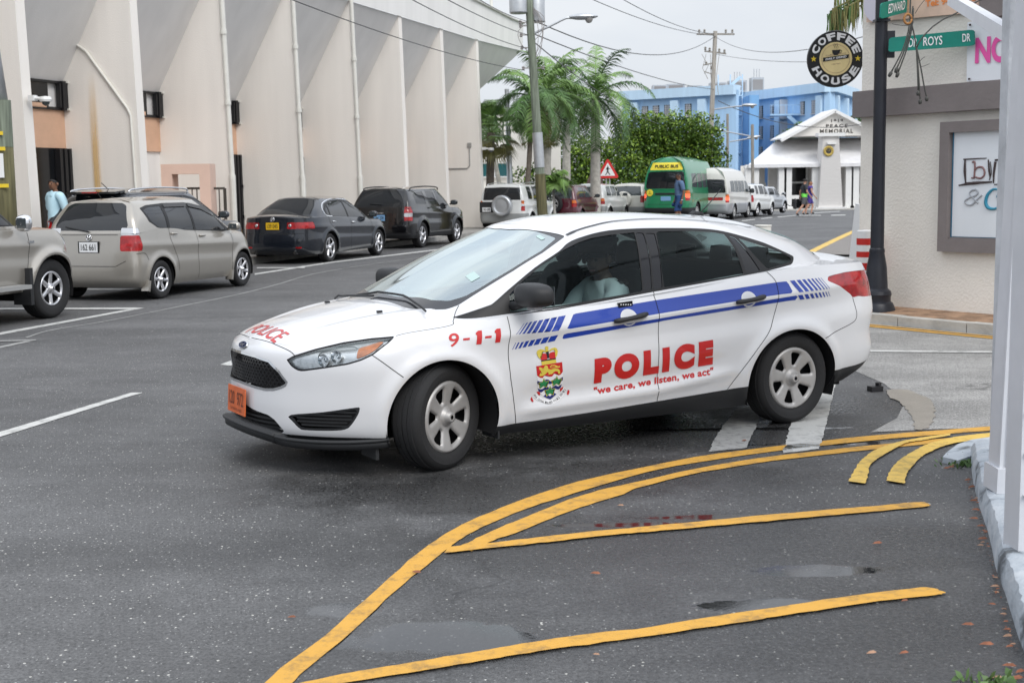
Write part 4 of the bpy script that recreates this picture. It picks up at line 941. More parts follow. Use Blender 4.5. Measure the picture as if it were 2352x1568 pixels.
 for (cx, sg) in ((0, 1), (0, -1), (-wb, 1), (-wb, -1)): make_wheel(car, (cx, (w - tw / 2 - .015) * sg, R_), sg, R_, tw, s['rim'], s['style'], capmat=s.get('capm', 'alloy'), spin=random.random() * 2, lo=True)
 # mirrors and handles
 mx, mz = s['mirror']; mm = MATS[s.get('mirrorm', s['paint'])]
 for sg in (1, -1):
  g = Geo(); V = []; F = []; nu, nv = 10, 16
  for a in range(nu + 1):
   ph = -math.pi / 2 + math.pi * a / nu
   for b in range(nv):
    th = 2 * math.pi * b / nv; sp = lambda v, p: math.copysign(abs(v) ** p, v)
    V.append((mx + sp(math.cos(ph), .7) * sp(math.cos(th), .75) * .06, (w + .08 + sp(math.cos(ph), .7) * sp(math.sin(th), .6) * .105) * sg, mz + sp(math.sin(ph), .8) * s.get('mh', .07)))
  for a in range(nu):
   for b in range(nv): F.append((a * nv + b, a * nv + (b + 1) % nv, (a + 1) * nv + (b + 1) % nv, (a + 1) * nv + b))
  g.add(V, [f if sg > 0 else f[::-1] for f in F]); g.tube([(mx + .03, (w - .06) * sg, mz - .05), (mx, (w + .03) * sg, mz - .02)], .022, 8); g.make('door_mirror', mm, car, smooth=True)
  q = Geo(); q.box((mx - .056, (w + .085) * sg, mz), (.006, .13, s.get('mh', .07) * 1.15)); q.make('mirror_glass', MATS['grey_glass'], car)
  for (hx, hz) in s.get('handles', []):
   h = skin.side(hx, hz)
   if h: q = Geo(); q.tube([Vector((hx + .08, (h[0].y + .004) * sg, hz)), Vector((hx + .04, (h[0].y + .03) * sg, hz)), Vector((hx - .06, (h[0].y + .03) * sg, hz + .004)), Vector((hx - .09, (h[0].y + .004) * sg, hz + .004))], .013, 6); q.make('door_handle', MATS[s.get('handlem', s['paint'])], car, smooth=True)
 if 'plate' in s:
  py, pz, pm, txt = s['plate']; h = bk(py, pz); x = (h[0].x if h else t) - .012
  pl = empty('licence_plate', (x, py, pz), parent=car); g = Geo(); g.box((0.008, 0, 0), (.014, .36, .17)); g.make('plate_frame', MATS['black_gloss'], pl)
  g = Geo(); g.box((-.002, 0, 0), (.008, .31, .15)); g.make('plate', MATS[pm], pl)
  g = Geo(); text_on(g, txt, [(-.008, .125, -.045), (-.008, -.125, -.045), (-.008, -.125, .045), (-.008, .125, .045)], off=.001, bold=.01); g.make('plate_text', MATS['decal_black'], pl, smooth=True)
 if 'rails' in s:
  for sg in (1, -1):
   x0, x1, z, y = s['rails'][:4]; g = Geo(); P = catmull(np.array([(x0, y * sg, z - .05), (x0 - .10, y * sg, z + .025), ((x0 + x1) / 2, y * sg, z + .05), (x1 + .10, y * sg, z + .02), (x1, y * sg, z - .05)]), np.linspace(0, 4, 22)); g.tube([tuple(p) for p in P], .017, 6); g.make('roof_rail', MATS[s['rails'][4]], car, smooth=True)
 if 'spare' in s:
  kind, sy, sz, sr = s['spare']; h = bk(abs(sy), sz); x = (h[0].x if h else t)
  if kind == 'cover':
   g = Geo(); M = Matrix.Translation((x - .20, sy, sz)) @ Matrix.Rotation(-math.pi / 2, 4, 'Y')
   g.lathe([(.001, .012), (sr * .55, .008), (sr * .66, 0), (sr * .70, .022), (sr * .88, .028), (sr * .98, 0), (sr, -.05), (sr, -.19)], 40, M, cap=False); g.make('spare_wheel_cover', MATS[s.get('sparem', 'paint_silver')], car, smooth=True)
   g = Geo(); g.lathe([(sr * .97, -.20), (sr * .97, -.02)], 30, M); g.make('spare_tyre', MATS['tyre'], car)
  else:
   e = empty('spare_wheel', (x - .12, sy, sz), math.pi / 2 * 1.0, parent=car); inner = make_wheel(e, (0, 0, 0), 1, sr, .20, sr * .6, s['style'], capmat='alloydull', spin=.4, lo=True, name='wheel')
   for ch in list(inner.children): ch.parent = e
   bpy.data.objects.remove(inner)
 if 'wiper' in s:
  (ya, za), (yb2, zb2) = s['wiper']; H = rearH([(ya + (yb2 - ya) * k / 6, za + (zb2 - za) * k / 6) for k in range(7)]); g = Geo()
  if len(H) > 2: g.tube([p + n_ * .02 for p, n_ in H], .011, 6); g.make('rear_wiper', MATS['black_plastic'], car, smooth=True)
 if 'badge' in s:
  by, bz_, kind = s['badge']; h = bk(abs(by), bz_)
  if h:
   g = Geo(); M = Matrix.Translation((h[0].x - .006, by, bz_)) @ Matrix.Rotation(-math.pi / 2, 4, 'Y')
   if kind == 'h':
    pts = [(.05 * math.cos(a) * (.9), .045 * math.sin(a)) for a in np.linspace(0, 2 * math.pi, 20)]; Mh = plane_M(Vector((h[0].x - .012, by, bz_)), (0, -1, 0), (0, 0, 1))
    g.tube([Mh @ Vector((a, b, 0)) for a, b in pts], .007, 5); [g.tube([Mh @ Vector(p) for p in q], .007, 5) for q in (((-.02, .03, 0), (-.016, 0, 0), (-.026, -.03, 0)), ((.02, .03, 0), (.016, 0, 0), (.026, -.03, 0)), ((-.016, 0, 0), (.016, 0, 0)))]
   else:
    y0, y1 = by + .11, by - .11; text_on(g, kind, [(h[0].x - .004, y0, bz_ - .02), (h[0].x - .004, y1, bz_ - .02), (h[0].x - .004, y1, bz_ + .02), (h[0].x - .004, y0, bz_ + .02)], off=.004, bold=.02)
   g.make('tail_badge', MATS['chrome'], car, smooth=True)
 return car, skin
def put(car, contact, yaw, local, scale=1.0, z=0):
 """stand the car so that its local ground point falls on the place of the photo point"""
 p = G(*contact, z); a = R(yaw); lx, ly = local[0] * scale, local[1] * scale
 car.location = (p.x - lx * math.cos(a) + ly * math.sin(a), p.y - lx * math.sin(a) - ly * math.cos(a), z); car.rotation_euler = (0, 0, a); car.scale = (scale,) * 3
ROW = 'cars parked along the street'

# beige hatchback
c, sk = vehicle(dict(name='hatchback_car', label='beige hatchback nearest the pickup, in front of the pale wall with the rust stain', cat='car', group=ROW, paint='paint_beige', step=.03,
 wb=2.45, w=.84, n=.76, t=-3.09, r=.292, rim=.19, style='six', capm='alloy', tw=.18, zb=.20, trimz=.19, trimm='paint_beige',
 hood=[(.66, .70), (.45, .84), (.2, .94), (0, 1.0)], belt=[(.10, .90), (-.4, .90), (-1.4, .96), (-2.3, 1.06), (-3.1, 1.0)], tin=.05, xf=.22, xr=-3.04, xtf=-.85, xtr=-2.80, yt=.60, zt=1.42, dz=.05, bulge=.035, rsq=1.6, zcowl=1.0,
 roof=[(-.8, 1.48), (-1.3, 1.525), (-2, 1.52), (-2.8, 1.485)],
 winouter=[(-.12, .945), (-.62, 1.22), (-.95, 1.36), (-1.4, 1.425), (-2.0, 1.425), (-2.5, 1.40), (-2.68, 1.36), (-2.62, 1.16), (-2.45, 1.065), (-2.2, 1.03), (-1.4, .985), (-.5, .94)], wround=False,
 win=[[(-.42, .965), (-.66, 1.20), (-.98, 1.345), (-1.34, 1.40), (-1.36, .995)], [(-1.42, 1.0), (-1.40, 1.405), (-1.9, 1.405), (-2.04, 1.395), (-2.10, 1.035)], [(-2.17, 1.05), (-2.12, 1.385), (-2.45, 1.375), (-2.62, 1.33), (-2.55, 1.16), (-2.42, 1.075)]],
 rearwin=[(-.1, 1.04), (.60, 1.04), (.62, 1.12), (.50, 1.40), (.42, 1.44), (-.1, 1.45)],
 lamps=[('tail_light', -2.90, .52, .74, .97, 'red_lens'), ('tail_light_clear', -2.90, .52, .97, 1.08, 'clear_lens'), ('headlight', .25, .42, .66, .80, 'clear_lens')],
 lines=[[(-.32, .93), (-.36, .6), (-.40, .24)], [(-1.40, .99), (-1.42, .6), (-1.40, .24)], [(-2.17, 1.06), (-2.16, .85), (-2.02, .6), (-1.98, .4)], [(-2.78, .60), (-2.85, .70), (-3.0, .70)]],
 rlines=[[(-.62, .60), (-.45, .52), (.45, .52), (.62, .60), (.60, .9)], [(-.48, .98), (.48, .98)]],
 mirror=(-.42, 1.02), handles=[(-1.24, .90), (-2.05, .96)], plate=(0, .80, 'plate_white', '162 661'), wiper=((.0, 1.02), (.42, 1.09)), badge=(0, .94, 'h')))
g = Geo()
for a, b, z in ((-.60, -1.35, 1.345), (-1.41, -2.05, 1.40)):
 P = []
 for k in range(9):
  x = a + (b - a) * k / 8; zt_ = float(interp(x, [(-.60, 1.19), (-.95, 1.335), (-1.35, 1.395), (-2.1, 1.395)])); h = sk.side(x, zt_); P.append((h[0] + Vector((0, .03, -.03)), h[0] + Vector((0, .012, .025))))
 for sg in (1, -1):
  n0 = len(g.V); V = [Vector((p.x, p.y * sg, p.z)) for q in P for p in q]; g.add(V, [(2 * k, 2 * k + 2, 2 * k + 3, 2 * k + 1) for k in range(8)])
g.make('rain_visor', MATS['visor'], c, smooth=True)
for x, sg in ((-.42, 1), (-.42, -1), (-2.85, 1), (-2.85, -1)): g = Geo(); g.box((x + .02, .79 * sg, .22), (.05, .12, .16), ry=.25); g.make('mud_flap', MATS['paint_beige'], c)
g = Geo(); g.tube([(-2.62, .05, 1.50), (-2.74, .05, 1.62)], .006, 5); g.make('aerial', MATS['black_plastic'], c)
put(c, (376, 685.7), 72.3, (-2.45, -.83))

# dark crossover behind it
c, sk = vehicle(dict(name='crossover_car', label='dark grey crossover with silver roof rails half hidden behind the beige hatchback', cat='car', group=ROW, paint='paint_grey',
 wb=2.62, w=.91, n=.88, t=-3.62, r=.34, rim=.21, style='five', zb=.26, trimz=.42, hood=[(.78, .86), (.4, .98), (0, 1.06)], belt=[(.10, 1.0), (-1.4, 1.05), (-2.6, 1.12), (-3.6, 1.10)], xf=.08, xr=-3.56, xtf=-.92, xtr=-3.15, yt=.62, zt=1.54,
 roof=[(-.9, 1.60), (-1.5, 1.665), (-2.4, 1.66), (-3.2, 1.60)], winouter=[(-.2, 1.06), (-1.0, 1.46), (-1.4, 1.53), (-2.6, 1.52), (-3.05, 1.38), (-3.0, 1.2), (-2.6, 1.15)], win=[[(-.45, 1.08), (-1.02, 1.43), (-1.45, 1.51), (-1.47, 1.08)], [(-1.53, 1.08), (-1.5, 1.51), (-2.4, 1.50), (-2.4, 1.13)], [(-2.47, 1.14), (-2.47, 1.49), (-2.95, 1.36), (-2.9, 1.2)]],
 rearwin=[(-.1, 1.18), (.66, 1.18), (.55, 1.50), (-.1, 1.54)], lamps=[('tail_light', -3.3, .70, .9, 1.1, 'red_lens'), ('headlight', .45, .45, .78, .92, 'clear_lens')], mirror=(-.55, 1.14), rails=(-1.2, -3.1, 1.62, .60, 'chrome')))
g = Geo(); g.box((-3.22, 0, 1.60), (.30, 1.0, .035), ry=-.08); g.make('tail_spoiler', MATS['paint_black'], c); g = Geo(); g.box((-3.375, 0, 1.595), (.012, .34, .022)); g.make('brake_light', MATS['red_lens'], c)
g = Geo(); g.tube([(-2.9, -.05, 1.64), (-3.1, -.05, 1.76)], .008, 5); g.make('aerial', MATS['black_plastic'], c)
put(c, (375, 646), 72.3, (-2.62, -.9))

# dark saloon
c, sk = vehicle(dict(name='saloon_car', label='dark grey saloon with a yellow licence plate parked behind the black off-roader', cat='car', group=ROW, paint='paint_dark', step=.03,
 wb=2.67, w=.88, n=.93, t=-3.735, r=.316, rim=.225, style='five', tw=.21, zb=.20, trimz=.20, boxr=False, hood=[(.82, .70), (.5, .82), (.2, .90), (-.1, .95)], belt=[(.1, .86), (-.5, .88), (-1.6, .93), (-2.7, .99), (-3.7, .99)], tin=.04,
 tdeck=[(-.5, .97), (-3.0, 1.04), (-3.4, 1.07), (-3.695, 1.03)], xf=.02, xr=-3.20, xtf=-1.0, xtr=-2.55, yt=.58, zt=1.35, dz=.04, rsq=1.0, bulge=.03, zcowl=.95, roof=[(-1, 1.40), (-1.5, 1.445), (-2.1, 1.44), (-2.55, 1.39)],
 winouter=[(-.42, .92), (-.8, 1.16), (-1.15, 1.31), (-1.6, 1.36), (-2.1, 1.35), (-2.5, 1.28), (-2.72, 1.15), (-2.74, 1.04), (-2.6, 1.0)], win=[[(-.62, .945), (-.85, 1.15), (-1.18, 1.29), (-1.5, 1.335), (-1.56, .965)], [(-1.62, .97), (-1.56, 1.335), (-2.08, 1.33), (-2.42, 1.25), (-2.5, 1.01)], [(-2.55, 1.015), (-2.48, 1.24), (-2.64, 1.14), (-2.66, 1.03)]],
 chromeline=[(-2.45, 1.0), (-2.66, 1.01), (-2.755, 1.05), (-2.74, 1.16), (-2.5, 1.295), (-2.1, 1.365), (-1.6, 1.375), (-1.15, 1.325), (-.8, 1.175), (-.5, .98)],
 rearwin=[(-.1, 1.05), (.62, 1.05), (.46, 1.36), (-.1, 1.40)], lamps=[('tail_light', -3.35, .33, .76, .90, 'red_lens'), ('headlight', .4, .40, .60, .74, 'clear_lens')],
 lines=[[(-.45, .9), (-.42, .6), (-.48, .25)], [(-1.58, .95), (-1.60, .6), (-1.58, .25)], [(-2.66, 1.0), (-2.64, .85), (-2.45, .7)]], rlines=[[(-.30, .70), (-.34, .86), (-.55, 1.0)], [(.30, .70), (.34, .86), (.55, 1.0)], [(-.7, .66), (.7, .66)]],
 mirror=(-.55, 1.0), handles=[(-1.42, .84), (-2.45, .88)], handlem='chrome', plate=(0, .82, 'plate_yellow', '139 045'), badge=(0, .965, 'h')))
g = Geo()
for sg in (1, -1): g.lathe([(.001, .012), (.028, .012), (.04, .0)], 16, Matrix.Translation((sk.hit((-9, .40, .83), (1, 0, 0))[0].x - .002, .40 * sg, .83)) @ Matrix.Rotation(-math.pi / 2, 4, 'Y'))
g.make('reversing_lamp', MATS['chrome'], c, smooth=True); g = Geo()
for sg in (1, -1): g.box((sk.hit((-9, .55, .36), (1, 0, 0))[0].x - .003, .55 * sg, .36), (.01, .22, .03))
g.make('reflector', MATS['red_lens'], c); g = Geo(); g.tube([(-3.5, -.5, .25), (-3.70, -.5, .25)], .035, 10); g.make('exhaust', MATS['chrome'], c)
put(c, (762, 601.4), 72.3, (-2.67, -.87))

# black off-roader
c, sk = vehicle(dict(name='offroad_car', label='black off-road car with a pale blue licence plate, ahead of the dark saloon', cat='car', group=ROW, paint='paint_black', step=.03,
 wb=2.635, w=.885, n=.87, t=-3.53, r=.345, rim=.225, style='five', tw=.22, zb=.27, trimz=.40, box=True, hood=[(.78, .92), (.4, 1.0), (0, 1.06)], belt=[(.1, 1.02), (-1.4, 1.07), (-2.4, 1.10), (-3.5, 1.08)], tin=.05, xf=.02, xr=-3.48, xtf=-.85, xtr=-3.20, yt=.66, zt=1.52, dz=.045, roof=[(-.85, 1.57), (-1.4, 1.625), (-2.4, 1.63), (-3.2, 1.585)], flare=.035,
 win=[[(-.42, 1.09), (-.90, 1.43), (-1.35, 1.50), (-1.37, 1.11)], [(-1.47, 1.12), (-1.45, 1.50), (-2.02, 1.50), (-2.06, 1.14)], [(-2.24, 1.15), (-2.22, 1.49), (-2.75, 1.47), (-2.98, 1.40), (-2.92, 1.17)]],
 rearwin=[(-.1, 1.12), (.66, 1.12), (.60, 1.50), (-.1, 1.52)], lamps=[('tail_light_clear', -3.30, .68, .84, .94, 'clear_lens'), ('tail_light', -3.30, .68, .74, 1.10, 'red_lens'), ('headlight', .6, .42, .78, .92, 'clear_lens')],
 lines=[[(-.35, 1.05), (-.36, .7), (-.40, .42)], [(-1.40, 1.08), (-1.42, .7), (-1.42, .42)], [(-2.25, 1.12), (-2.2, .9), (-2.05, .75)]], rlines=[[(-.68, .62), (.68, .62)], [(-.36, .70), (.36, .70), (.36, 1.0), (-.36, 1.0), (-.36, .70)]],
 mirror=(-.5, 1.17), handles=[(-1.25, .98), (-2.1, 1.05)], plate=(0, .82, 'plate_blue', '144 208'), wiper=((-.05, 1.16), (.3, 1.18)), rails=(-1.0, -3.0, 1.575, .66, 'black_plastic'), badge=(0, .945, 'Jeep')))
put(c, (973, 569), 72.0, (-2.635, -.87))

# white off-roader with spare wheel cover
SUVW = dict(wb=2.48, w=.86, n=.80, t=-3.26, r=.335, rim=.20, style='five', tw=.21, zb=.30, trimz=.34, box=True, hood=[(.72, .94), (.4, 1.01), (0, 1.06)], belt=[(.1, 1.03), (-1.4, 1.06), (-3.2, 1.07)], tin=.03, xf=.02, xr=-3.22, xtf=-.72, xtr=-3.10, yt=.66, zt=1.58, dz=.05, roof=[(-.7, 1.63), (-1.3, 1.67), (-2.4, 1.69), (-3.1, 1.66)], flare=.04)
c, sk = vehicle(dict(SUVW, name='spare_cover_car', label='white off-road car with a round silver spare wheel cover', cat='car', group=ROW, paint='paint_white', step=.035, bumper=(.66, 'paint_lower'),
 win=[[(-.38, 1.12), (-.76, 1.46), (-1.1, 1.56), (-1.2, 1.57), (-1.22, 1.12)], [(-1.30, 1.12), (-1.28, 1.57), (-2.0, 1.57), (-2.04, 1.13)], [(-2.22, 1.14), (-2.2, 1.57), (-2.62, 1.57), (-2.66, 1.14)]],
 rearwin=[(-.1, 1.12), (.68, 1.12), (.64, 1.54), (-.1, 1.56)], lamps=[('tail_light_amber', -3.10, .70, .98, 1.10, 'orange_lens'), ('tail_light_clear', -3.10, .70, .91, .98, 'clear_lens'), ('tail_light', -3.10, .70, .74, .91, 'red_lens'), ('headlight', .5, .42, .80, .94, 'clear_lens')],
 lines=[[(-.3, 1.05), (-.34, .5)], [(-1.26, 1.08), (-1.3, .5)], [(-2.12, 1.1), (-2.1, .9), (-1.95, .7)]], mirror=(-.4, 1.17), handles=[(-1.1, .98), (-1.95, 1.0)], plate=(.52, .80, 'plate_white', '143 698'), spare=('cover', -.06, .93, .36), rails=(-.9, -2.9, 1.66, .60, 'chrome')))
g = Geo(); g.box((-3.28, .52, .88), (.03, .50, .36)); g.make('plate_recess', MATS['black_plastic'], c)
for ch in c.children:
 if ch.name.startswith('licence_plate'): ch.location.x -= .045
put(c, (1222, 533), 71, (-2.48, -.85))
# maroon off-roader
c, sk = vehicle(dict(SUVW, name='maroon_car', label='maroon off-road car with a bare spare wheel on its back door', cat='car', group=ROW, paint='paint_maroon', wb=2.2, t=-2.92, xr=-2.88, xtf=-.75, xtr=-2.66, bumper=(.60, 'paint_maroon'), style='six', roof=[(-.7, 1.60), (-1.3, 1.645), (-2.0, 1.65), (-2.7, 1.62)], zt=1.53, rsq=1.6,
 win=[[(-.38, 1.12), (-.8, 1.42), (-1.2, 1.50), (-1.5, 1.51), (-1.55, 1.12)], [(-1.66, 1.13), (-1.62, 1.51), (-2.2, 1.50), (-2.35, 1.14)]], rearwin=[(-.1, 1.10), (.66, 1.10), (.60, 1.50), (-.1, 1.52)], glass='grey_glass', rglass='grey_glass',
 lamps=[('tail_light_amber', -2.75, .66, .92, 1.04, 'orange_lens'), ('tail_light', -2.75, .66, .78, .92, 'red_lens'), ('headlight', .5, .42, .80, .94, 'clear_lens')], lines=[[(-.3, 1.05), (-.34, .5)], [(-1.6, 1.1), (-1.6, .6)]], rlines=[[(-.70, .62), (.70, .62)]],
 mirror=(-.4, 1.17), mirrorm='black_plastic', spare=('wheel', .02, .90, .35), wiper=((.1, 1.12), (-.3, 1.25))))
put(c, (1337, 522), 70, (-2.2, -.85))
# white five-door
c, sk = vehicle(dict(SUVW, name='white_offroad_car', label='small white off-road car with grey lower sides, between the maroon car and the white estate', cat='car', group=ROW, paint='paint_white', wb=2.41, t=-3.15, xr=-3.11, xtr=-2.90, bumper=(.72, 'paint_lower'), trimz=.66, trimm='paint_lower', roof=[(-.7, 1.60), (-1.3, 1.65), (-2.2, 1.655), (-2.95, 1.63)], zt=1.54, rsq=1.6,
 win=[[(-.38, 1.12), (-.8, 1.42), (-1.15, 1.52), (-1.18, 1.12)], [(-1.26, 1.12), (-1.24, 1.52), (-1.85, 1.52), (-1.9, 1.13)], [(-2.0, 1.14), (-1.96, 1.52), (-2.5, 1.50), (-2.62, 1.14)]], rearwin=[(-.1, 1.10), (.66, 1.10), (.60, 1.50), (-.1, 1.52)], glass='grey_glass', rglass='grey_glass',
 lamps=[('tail_light_amber', -2.98, .66, .93, 1.04, 'orange_lens'), ('tail_light', -2.98, .66, .80, .93, 'red_lens'), ('headlight', .5, .42, .80, .94, 'clear_lens')], mirror=(-.4, 1.17), mirrorm='black_plastic', spare=('cover', 0, .90, .35), sparem='paint_white'))
put(c, (1401, 513), 69, (-2.41, -.85))
# white estate before the bus
c, sk = vehicle(dict(SUVW, name='estate_car', label='white car with a white spare wheel cover, directly behind the green bus', cat='car', group=ROW, paint='paint_offwhite', wb=2.49, t=-3.2, xr=-3.16, xtr=-2.9, bumper=(.62, 'paint_lower'), trimz=.56, trimm='paint_lower', roof=[(-.7, 1.60), (-1.3, 1.65), (-2.2, 1.655), (-2.95, 1.62)], zt=1.54, rsq=1.3,
 win=[[(-.38, 1.12), (-.8, 1.42), (-1.15, 1.52), (-1.18, 1.12)], [(-1.26, 1.12), (-1.24, 1.52), (-1.9, 1.52), (-1.95, 1.13)], [(-2.05, 1.14), (-2.0, 1.52), (-2.5, 1.46), (-2.62, 1.14)]], rearwin=[(-.1, 1.10), (.66, 1.10), (.58, 1.50), (-.1, 1.52)], glass='grey_glass', rglass='grey_glass',
 lamps=[('tail_light', -2.98, .62, .80, 1.10, 'red_lens')], mirror=(-.4, 1.17), spare=('cover', 0.1, .93, .36), sparem='paint_offwhite'))
put(c, (1492, 507), 68, (-2.49, -.85))

# high-roof vans
def van(name, label, cat, paint_, extra):
 s = dict(name=name, label=label, cat=cat, paint=paint_, step=.045, wb=2.56, w=.845, n=.95, t=-3.72, r=.33, rim=.20, style='steel', capm='alloydull', tw=.19, zb=.26, trimz=.30, box=True, flare=.015, hood=[(.90, .98), (.8, 1.05), (.6, 1.10)], belt=[(.9, 1.02), (0, 1.12), (-3.7, 1.14)], tin=.02, xf=.86, xr=-3.69, xtf=.05, xtr=-3.58, yt=.70, zt=1.80, rsq=2.6, bulge=.03, ditch=.14, dz=.30, ws=.97,
  roof=[(.1, 1.95), (-.4, 2.20), (-1.0, 2.27), (-2.5, 2.28), (-3.3, 2.24), (-3.6, 2.12)], glass='grey_glass', rglass='dark_glass',
  win=[[(.35, 1.17), (-.12, 1.66), (-.55, 1.68), (-.58, 1.17)], [(-.72, 1.18), (-.72, 1.68), (-1.20, 1.68), (-1.20, 1.18)], [(-1.25, 1.18), (-1.25, 1.68), (-1.78, 1.68), (-1.78, 1.18)], [(-1.86, 1.18), (-1.86, 1.68), (-2.4, 1.68), (-2.4, 1.18)], [(-2.48, 1.19), (-2.48, 1.68), (-3.1, 1.67), (-3.15, 1.2)]],
  rearwin=[(-.1, 1.16), (.69, 1.16), (.71, 1.24), (.64, 1.70), (.58, 1.74), (-.1, 1.76)], mirror=(.25, 1.22), mh=.11, mirrorm='black_plastic', bumper=(.50, 'black_plastic'), lamps=[('tail_light_amber', -3.45, .70, .98, 1.10, 'orange_lens'), ('tail_light_lit', -3.45, .70, .84, .98, 'lamp_lit'), ('tail_light', -3.45, .70, .74, .84, 'red_lens')],
  lines=[[(-.62, 1.15), (-.62, .4)], [(-1.82, 1.75), (-1.82, .45)], [(.42, 1.1), (.5, .7)]], rlines=[[(-.72, .62), (.72, .62)]])
 s.update(extra); return vehicle(s)
c, sk = van('bus', 'green minibus with a yellow PUBLIC BUS board across its tall roof', 'bus', 'paint_green', dict(badge=(9, 9, ''), wiper=((-.1, 1.2), (-.45, 1.22)),
 cuts=[('destination_board', lambda V: np.maximum.reduce([1.80 - V[:, 2], V[:, 2] - 2.06, V[:, 0] + 3.40, V[:, 1] - .60 + (V[:, 2] - 1.8) * .4]), 'CD', 'bus_yellow')]))
g = Geo(); bkf = lambda a, b: (lambda h: h and (Vector((h[0].x, math.copysign(h[0].y, a), h[0].z)), Vector((h[1].x, math.copysign(h[1].y, a), h[1].z))))(sk.hit((-9, abs(a), b), (1, 0, 0)))
cast_text(g, sk, 'PUBLIC BUS', [(.42, 1.87), (-.42, 1.87), (-.42, 1.98), (.42, 1.98)], bold=.03, off=.006, fn=bkf); g.make('bus_lettering', MATS['decal_black'], c, smooth=True)
xr_ = bkf(.1, .9)[0].x; g = Geo(); g.box((xr_ - .01, 0, .985), (.02, .72, .06)); g.make('door_pull', MATS['black_plastic'], c); g = Geo(); g.box((xr_ - .01, -.02, .82), (.02, .36, .15)); g.make('licence_plate', MATS['plate_blue'], c)
g = Geo(); g.lathe([(.001, .006), (.115, .006), (.12, 0)], 24, Matrix.Translation((xr_ - .004, .56, 1.02)) @ Matrix.Rotation(-math.pi / 2, 4, 'Y')); g.make('route_disc', MATS['bus_yellow'], c)
g = Geo(); text_on(g, 'WB', [(xr_ - .014, .61, .97), (xr_ - .014, .51, .97), (xr_ - .014, .51, 1.01), (xr_ - .014, .61, 1.01)]); text_on(g, '1', [(xr_ - .014, .565, 1.03), (xr_ - .014, .545, 1.03), (xr_ - .014, .545, 1.07), (xr_ - .014, .565, 1.07)]); g.make('disc_lettering', MATS['decal_black'], c, smooth=True)
put(c, (1645, 503.5), 66.5, (0, -.84), 1.2)
c, sk = van('minivan', 'silver white high-roof minivan with lit tail lamps, ahead of the green bus', 'van', 'paint_offwhite', dict(cuts=[('tail_bar', lambda V: np.maximum.reduce([.84 - V[:, 2], V[:, 2] - .98, V[:, 0] + 3.5, V[:, 1] - .60]), 'A', 'red_lens')], bumper=(.66, 'paint_silver'), trimz=.70, trimm='paint_silver', wiper=((0, 1.2), (-.3, 1.22))))
put(c, (1720, 500), 66, (0, -.84))
c, sk = vehicle(dict(SUVW, name='small_suv', label='small white car ahead of the silver white minivan', cat='car', paint='paint_white', win=[[(-.38, 1.12), (-.76, 1.46), (-1.2, 1.57), (-1.22, 1.12)], [(-1.30, 1.12), (-1.28, 1.57), (-2.0, 1.57), (-2.04, 1.13)], [(-2.22, 1.14), (-2.2, 1.57), (-2.62, 1.57), (-2.66, 1.14)]], rearwin=[(-.1, 1.12), (.68, 1.12), (.64, 1.54), (-.1, 1.56)], lamps=[('tail_light', -3.1, .70, .74, 1.1, 'red_lens')], mirror=(-.4, 1.17), mirrorm='black_plastic'))
put(c, (1741, 497), 62, (-2.48, -.85), .92)
c, sk = vehicle(dict(SUVW, name='distant_car', label='farthest parked car, silver green, near the chained bollards', cat='car', paint='paint_silver', zt=1.30, roof=[(-.7, 1.33), (-1.3, 1.38), (-2.4, 1.38), (-3.1, 1.34)], belt=[(.1, .88), (-3.2, .92)], hood=[(.72, .74), (.4, .84), (0, .9)], r=.30, zb=.22, trimz=.3, win=[[(-.38, .95), (-.80, 1.22), (-1.2, 1.29), (-1.22, .95)], [(-1.30, .95), (-1.28, 1.29), (-2.0, 1.29), (-2.04, .96)]], rearwin=[(-.1, .97), (.68, .97), (.62, 1.27), (-.1, 1.28)], lamps=[('tail_light', -3.1, .70, .64, .88, 'red_lens')], mirror=(-.4, 1.0)))
put(c, (1762, 492), 58, (-2.48, -.85))

# beige pickup entering at the left edge
c, sk = vehicle(dict(name='pickup_truck', label='beige pickup with a chrome mirror, cut by the left edge of the photo', cat='pickup', paint='paint_beige', step=.03, wb=3.0, w=.90, n=.86, t=-4.0, r=.385, rim=.225, style='six', tw=.26, zb=.38, trimz=.47, trimm='paint_beige', flare=.06, hood=[(.76, 1.02), (.4, 1.14), (0, 1.20)], belt=[(.1, 1.14), (-1.4, 1.16), (-4, 1.18)], tin=.03, xf=-.15, xr=-3.9, xtf=-.95, xtr=-3.7, yt=.64, zt=1.66, roof=[(-.9, 1.72), (-1.5, 1.78), (-3.6, 1.74)],
 winouter=[(-.45, 1.20), (-1.02, 1.62), (-1.4, 1.66), (-3.2, 1.64), (-3.3, 1.22)], win=[[(-.62, 1.22), (-1.08, 1.59), (-1.45, 1.63), (-1.5, 1.22)], [(-1.6, 1.22), (-1.6, 1.63), (-2.5, 1.62), (-2.6, 1.22)]], lamps=[('headlight', .28, .50, .90, 1.04, 'clear_lens')], lines=[[(-.42, 1.12), (-.46, .8), (-.55, .5)]], mirror=(-.62, 1.24), mh=.105, mirrorm='chrome', capm='alloy'))
g = Geo(); g.box((-.40, -.905, 1.0), (.10, .01, .028)); g.make('wing_badge', MATS['chrome'], c); g = Geo(); g.box((-1.9, -.98, .46), (2.5, .18, .05)); g.box((-1.9, .98, .46), (2.5, .18, .05)); g.make('side_step', MATS['alloydull'], c); g = Geo(); g.box((-.52, -.84, .45), (.06, .26, .46)); g.make('mud_flap', MATS['black_plastic'], c)
put(c, (125, 730.5), 72.3, (0, -.88))
